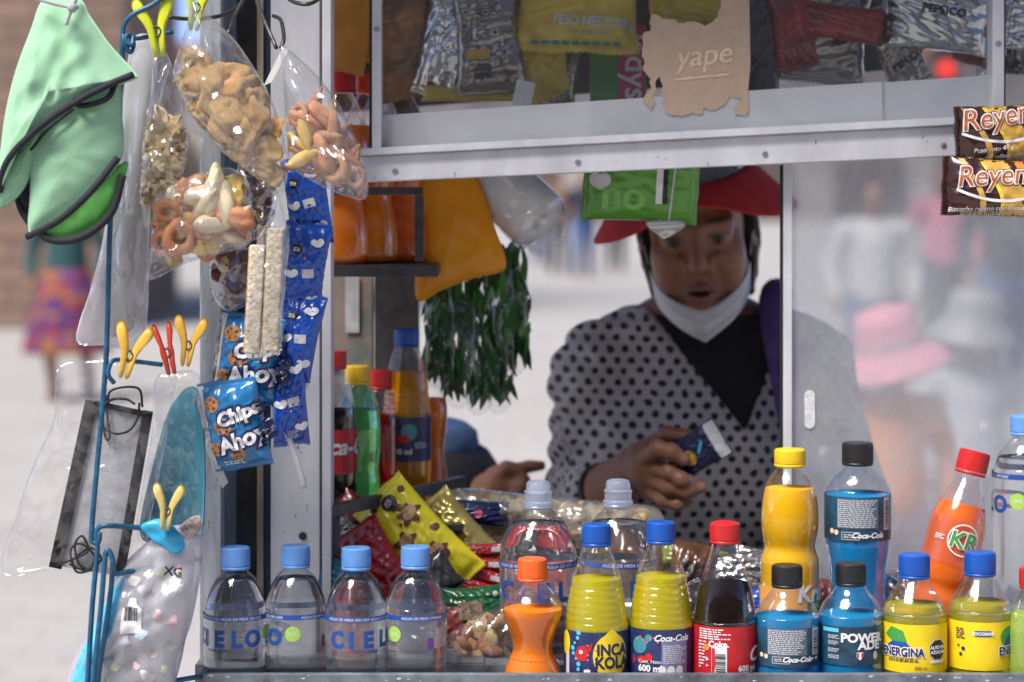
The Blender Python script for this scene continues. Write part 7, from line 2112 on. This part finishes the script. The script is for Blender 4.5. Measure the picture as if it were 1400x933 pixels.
# ---- customer with the blue sun hat, at the far side of the counter
def customer():
    J = lambda x, y, D: np.array(W(x, y, D)[:])
    D = 3.46
    hc = J(590, 668, D); pel = v3(hc[0] - .03, D + .04, .56)
    wr = J(668, 672, 3.36)
    fing = [([(700, 642, 3.34), (722, 638, 3.335), (740, 637, 3.335)], .0095, .0075), ([(698, 652, 3.325), (716, 658, 3.315), (706, 668, 3.318)], .0098, .009), ([(696, 662, 3.322), (714, 668, 3.312), (702, 677, 3.318)], .0096, .0088),
            ([(692, 672, 3.325), (708, 678, 3.316), (697, 686, 3.322)], .009, .008), ([(680, 650, 3.325), (692, 640, 3.318), (712, 643, 3.318)], .0112, .009)]
    fing = [([J(*q) for q in c], a, b) for c, a, b in fing]
    sh = [v3(hc[0] - .15, D + .02, hc[2] - .22), v3(hc[0] + .15, D + .02, hc[2] - .22)]
    el = v3(hc[0] + .17, D - .02, hc[2] - .16 - .1)
    def body(p):
        d = s_ell(p, hc, (.056, .066, .085)); d = smin(d, s_ell(p, hc + v3(0, -.02, -.045), (.046, .05, .055)), .03)
        d = smin(d, s_sph(p, hc + v3(.012, -.07, -.02), .01), .012)
        d = smin(d, s_cap(p, hc + v3(0, .02, -.07), hc + v3(0, .03, -.18), .042, .045), .02)
        d = smin(d, s_cap(p, sh[0], sh[1], .05, .05), .03); d = smin(d, s_cap(p, hc + v3(-.0, .04, -.26), pel, .12, .12), .06)
        d = smin(d, s_cap(p, sh[1], el, .045, .038), .02); d = smin(d, s_cap(p, el, wr, .037, .024), .015)
        d = smin(d, s_cap(p, sh[0], sh[0] + v3(-.03, .0, -.28), .045, .036), .02)
        d = smin(d, s_ell(p, J(684, 662, 3.335), (.026, .022, .026)), .012); d = smin(d, s_cap(p, wr, J(682, 664, 3.338), .024, .024), .01)
        for c, a, b in fing:
            for i in range(2): d = smin(d, s_cap(p, c[i], c[i + 1], a, b), .004)
        for sx in (-1, 1): d = smin(d, s_cap(p, pel + v3(sx * .07, 0, 0), v3(pel[0] + sx * .08, pel[1], .06), .08, .045), .03)
        for sx in (-1, 1): d = smin(d, s_cap(p, v3(pel[0] + sx * .08, pel[1], .045), v3(pel[0] + sx * .085, pel[1] - .12, .035), .04, .03), .02)
        return d
    r = thing('person', 'customer in a blue crowned hat with dark brim reaching over the counter', 'person', (pel[0], pel[1], 0))
    V, Fq = sdf_mesh(body, (hc[0] - .3, 3.27, -.01), (hc[0] + .34, D + .25, hc[2] + .13), .005)
    o = part('body', (V, Fq), skin_mat('skin', SKIN), r, world=True)
    tint(o, np.tile(np.array(SKIN), (len(V), 1)))
    n = 48
    top = [(.063, .05), (.063, .07), (.058, .088), (.045, .097), (.02, .101), (.001, .102)]
    blue = pm('blue_hat_cloth', (.06, .13, .28), rough=.85, var=.2, vscale=40, bump=.3, bscale=500); dark = pm('navy_brim_cloth', (.012, .014, .022), rough=.85, var=.2)
    part('hat', lathe(top, n), blue, r, loc=Vector(hc) + Vector((0, 0, .0)) - Vector(r.location), rot=(math.radians(6), math.radians(5), 0))
    part('hat_brim', lathe([(.062, .068), (.078, .06), (.097, .035), (.106, .002), (.104, -.001), (.094, .03), (.076, .055), (.06, .062)], n, cap0=False, cap1=False), dark, r, loc=Vector(hc) - Vector(r.location), rot=(math.radians(6), math.radians(5), 0))
    def top_(p):
        d = smin(s_cap(p, sh[0], sh[1], .058, .058), s_cap(p, hc + v3(0, .04, -.26), pel, .13, .135), .06)
        d = smin(d, s_cap(p, sh[1], el, .055, .05), .02); d = smin(d, s_cap(p, el, el + (wr - el) * .55, .048, .04), .01); d = smin(d, s_cap(p, sh[0], sh[0] + v3(-.03, 0, -.26), .055, .046), .02)
        return np.maximum(d, .5 - p[:, 2])
    part('jumper', sdf_mesh(top_, (hc[0] - .32, 3.27, .45), (hc[0] + .34, D + .27, hc[2] + .02), .008), pm('dark_jumper', (.02, .02, .03), rough=.9, var=.2), r, world=True)
    def tr(p):
        d = np.full(len(p), 1e3)
        for sx in (-1, 1): d = smin(d, s_cap(p, pel + v3(sx * .07, 0, -.02), v3(pel[0] + sx * .08, pel[1], .1), .09, .055), .03)
        return d
    part('trousers', sdf_mesh(tr, (pel[0] - .25, D - .15, .02), (pel[0] + .25, D + .25, .7), .012), pm('grey_trousers', (.08, .08, .09), rough=.9), r, world=True)
customer()

# ---- passers-by, out of focus
def passer(label, px, feet_row, h, top, bottom, skirt=False, hat=None, hair=(.015, .012, .01), arms=0.0, seed=1, D=None, extra=None, group='passers-by in the square', turn=0.0):
    D = D or CAM_H * FPX / (feet_row - HOR)
    base = v3((px - 700) / FPX * D, D, 0)
    k = h / 1.65
    P = lambda x, y, z: base + k * np.array((x, y, z))
    st = .09 + .05 * (seed % 3)
    hipz, shz = .88, 1.36
    legs = [(P(-.09, 0, hipz), P(-.11, -st, .47), P(-.11, st * .4, .08)), (P(.09, 0, hipz), P(.1, st, .47), P(.11, st * 1.6, .08))]
    armj = [(P(-.19, 0, shz), P(-.27, .02, 1.1), P(-.25, -.1 - arms * .2, .88 + arms * .2)), (P(.19, 0, shz), P(.27, .02, 1.1), P(.25, -.1 - arms * .2, .88 + arms * .2))]
    def body(p):
        d = s_ell(p, P(0, -.01, 1.54), k * np.array((.078, .095, .115)))
        d = smin(d, s_cap(p, P(0, 0, 1.48), P(0, 0, 1.38), .05 * k, .055 * k), .02)
        d = smin(d, s_cap(p, P(-.13, 0, 1.35), P(.13, 0, 1.35), .06 * k, .06 * k), .04)
        d = smin(d, s_cap(p, P(0, 0, 1.25), P(0, 0, .93), .13 * k, .13 * k), .06)
        for a, b, c in legs:
            d = smin(d, s_cap(p, a, b, .085 * k, .06 * k), .03); d = smin(d, s_cap(p, b, c, .058 * k, .04 * k), .02); d = smin(d, s_cap(p, c + v3(0, .02, -.03) * k, c + v3(0, -.15, -.045) * k, .042 * k, .033 * k), .02)
        for a, b, c in armj: d = smin(d, s_cap(p, a, b, .05 * k, .04 * k), .02); d = smin(d, s_cap(p, b, c, .038 * k, .028 * k), .02); d = smin(d, s_sph(p, c + v3(0, -.02, -.03) * k, .036 * k), .02)
        return d
    t = thing('person', label, 'person', base, group=group)
    lo, hi = base + v3(-.45, -.5, -.02), base + v3(.45, .55, h + .08)
    q = .026 * k
    V, Fq = sdf_mesh(body, lo, hi, q)
    o = part('body', (V, Fq), skin_mat('skin', SKIN), t, world=True); tint(o, np.tile(np.array(SKIN), (len(V), 1)))
    def topf(p):
        d = smin(s_cap(p, P(-.13, 0, 1.35), P(.13, 0, 1.35), .075 * k, .075 * k), s_cap(p, P(0, 0, 1.25), P(0, 0, .95), .15 * k, .155 * k), .06)
        for a, b, c in armj: d = smin(d, s_cap(p, a, b, .062 * k, .052 * k), .02); d = smin(d, s_cap(p, b, b + (c - b) * .75, .05 * k, .042 * k), .02)
        return np.maximum(d, base[2] + .86 * k - p[:, 2])
    part('top', sdf_mesh(topf, lo, hi, q), top, t, world=True)
    def bot(p):
        if skirt:
            z = np.clip((.98 - p[:, 2] / k) / .6, 0, 1)
            r = (.165 + .17 * z ** .8) * k
            an = np.arctan2(p[:, 1] - base[1], p[:, 0] - base[0])
            return np.maximum(np.maximum(np.linalg.norm(p[:, :2] - base[:2], axis=1) - r + .012 * np.sin(an * 12) * z, p[:, 2] - .99 * k), .36 * k - p[:, 2])
        d = s_cap(p, P(0, 0, .95), P(0, 0, .88), .145 * k, .14 * k)
        for a, b, c in legs: d = smin(d, s_cap(p, a, b, .1 * k, .075 * k), .03); d = smin(d, s_cap(p, b, c, .073 * k, .06 * k), .02)
        return d
    part('skirt' if skirt else 'trousers', sdf_mesh(bot, lo, hi, q), bottom, t, world=True)
    def hr(p): return np.maximum(s_ell(p, P(0, .015, 1.56), k * np.array((.09, .1, .115))), -(p[:, 1] - base[1]) - .03 * k)
    part('hair', sdf_mesh(hr, lo, hi + v3(0, 0, .1), q), pm('black_hair', hair), t, world=True)
    if hat:
        mat, rc, rb, hh, band = hat
        hb = part('hat', lathe([(rb, -.04), (rb * .97, -.03), (rb * .75, .01), (rc, .03), (rc * .98, hh * .7), (rc * .85, hh), (rc * .4, hh + .012), (.001, hh + .014)], 32), mat, t, loc=(0, -.01, (1.6) * k), rot=(math.radians(8), math.radians(turn), 0))
        if band: part('hat_band', lathe([(rc * 1.02, .03), (rc * 1.02, .055)], 32, cap0=False, cap1=False), band, hb)
    return t
wov, nt, out = nt_new('woven_skirt')
b = N(nt, 'ShaderNodeBsdfPrincipled', i_Roughness=.9); vec = coords(nt, (3, 3, 7)); ck = N(nt, 'ShaderNodeTexVoronoi', i_Scale=3.2); nt.links.new(vec, ck.inputs['Vector'])
rp = N(nt, 'ShaderNodeValToRGB'); rp.color_ramp.interpolation = 'CONSTANT'
for pos, c in ((.2, (.16, .02, .06)), (.4, (.26, .1, .03)), (.6, (.07, .025, .12)), (.8, (.24, .035, .05))):
    e = rp.color_ramp.elements.new(pos); e.color = rgba(c)
rp.color_ramp.elements[0].color = (.12, .04, .18, 1); nt.links.new(ck.outputs['Color'], rp.inputs['Fac']); nt.links.new(rp.outputs['Color'], b.inputs['Base Color']); nt.links.new(b.outputs[0], out.inputs[0])
passer('woman in teal top and bright woven skirt walking behind the hanging caps', 92, 548, 1.52, pm('teal_top', (.02, .075, .08), rough=.9), wov, skirt=True, hat=(pm('dark_hat', (.02, .02, .025)), .09, .16, .1, None), seed=2)
jeans = pm('blue_jeans', (.06, .12, .28), rough=.9, var=.2, vscale=8)
passer('passer-by in dark top and blue jeans beyond the amber bag', 798, 380, 1.66, pm('navy_jacket', (.02, .025, .05), rough=.9), jeans, seed=1)
passer('passer-by in brown jacket left of the one in jeans', 762, 376, 1.62, pm('brown_jacket', (.22, .13, .08), rough=.9), pm('grey_slacks', (.14, .14, .16), rough=.9), seed=4)
passer('passer-by in blue shirt near the vendor\'s sleeve', 842, 372, 1.64, pm('blue_shirt', (.09, .16, .32), rough=.9), pm('dark_slacks', (.04, .04, .06), rough=.9), seed=3)
passer('passer-by in white shirt seen between bag and leaves', 738, 362, 1.6, pm('white_shirt', (.55, .55, .55), rough=.9), jeans, seed=5)
pinkm = pm('pink_felt', (.75, .3, .38), rough=.85, var=.1)  # figures behind the sliding pane stand in for people reflected in it
passer('child in pink hat and orange top seen through the dusty sliding pane', 1218, 0, 1.04, pm('orange_top', (.75, .25, .07), rough=.9), pm('lilac_trousers', (.35, .28, .4), rough=.9), hat=(pinkm, .095, .17, .13, pm('pale_band', (.65, .5, .5))), seed=2, D=6.9, group='people behind the sliding pane', turn=-14)
passer('child in pale grey hat right of the pink one, seen through the pane', 1330, 0, 1.08, pm('pale_grey_top', (.5, .5, .56), rough=.9), pm('grey_slacks', (.14, .14, .16)), hat=(pm('grey_felt', (.3, .3, .31)), .09, .15, .11, None), seed=3, D=7.6, group='people behind the sliding pane', turn=6)
passer('adult in white top further off behind the two hatted children', 1195, 0, 1.5, pm('white_shirt', (.55, .55, .55)), jeans, seed=4, D=14, group='people behind the sliding pane')
passer('adult in rose top far off behind the sliding pane', 1290, 0, 1.6, pm('rose_top', (.55, .16, .25), rough=.9), pm('dark_slacks', (.04, .04, .06)), seed=5, D=19, group='people behind the sliding pane')
passer('adult in dark jacket far behind the right edge of the pane', 1375, 0, 1.65, pm('navy_jacket', (.02, .025, .05)), jeans, seed=1, D=16, group='people behind the sliding pane')
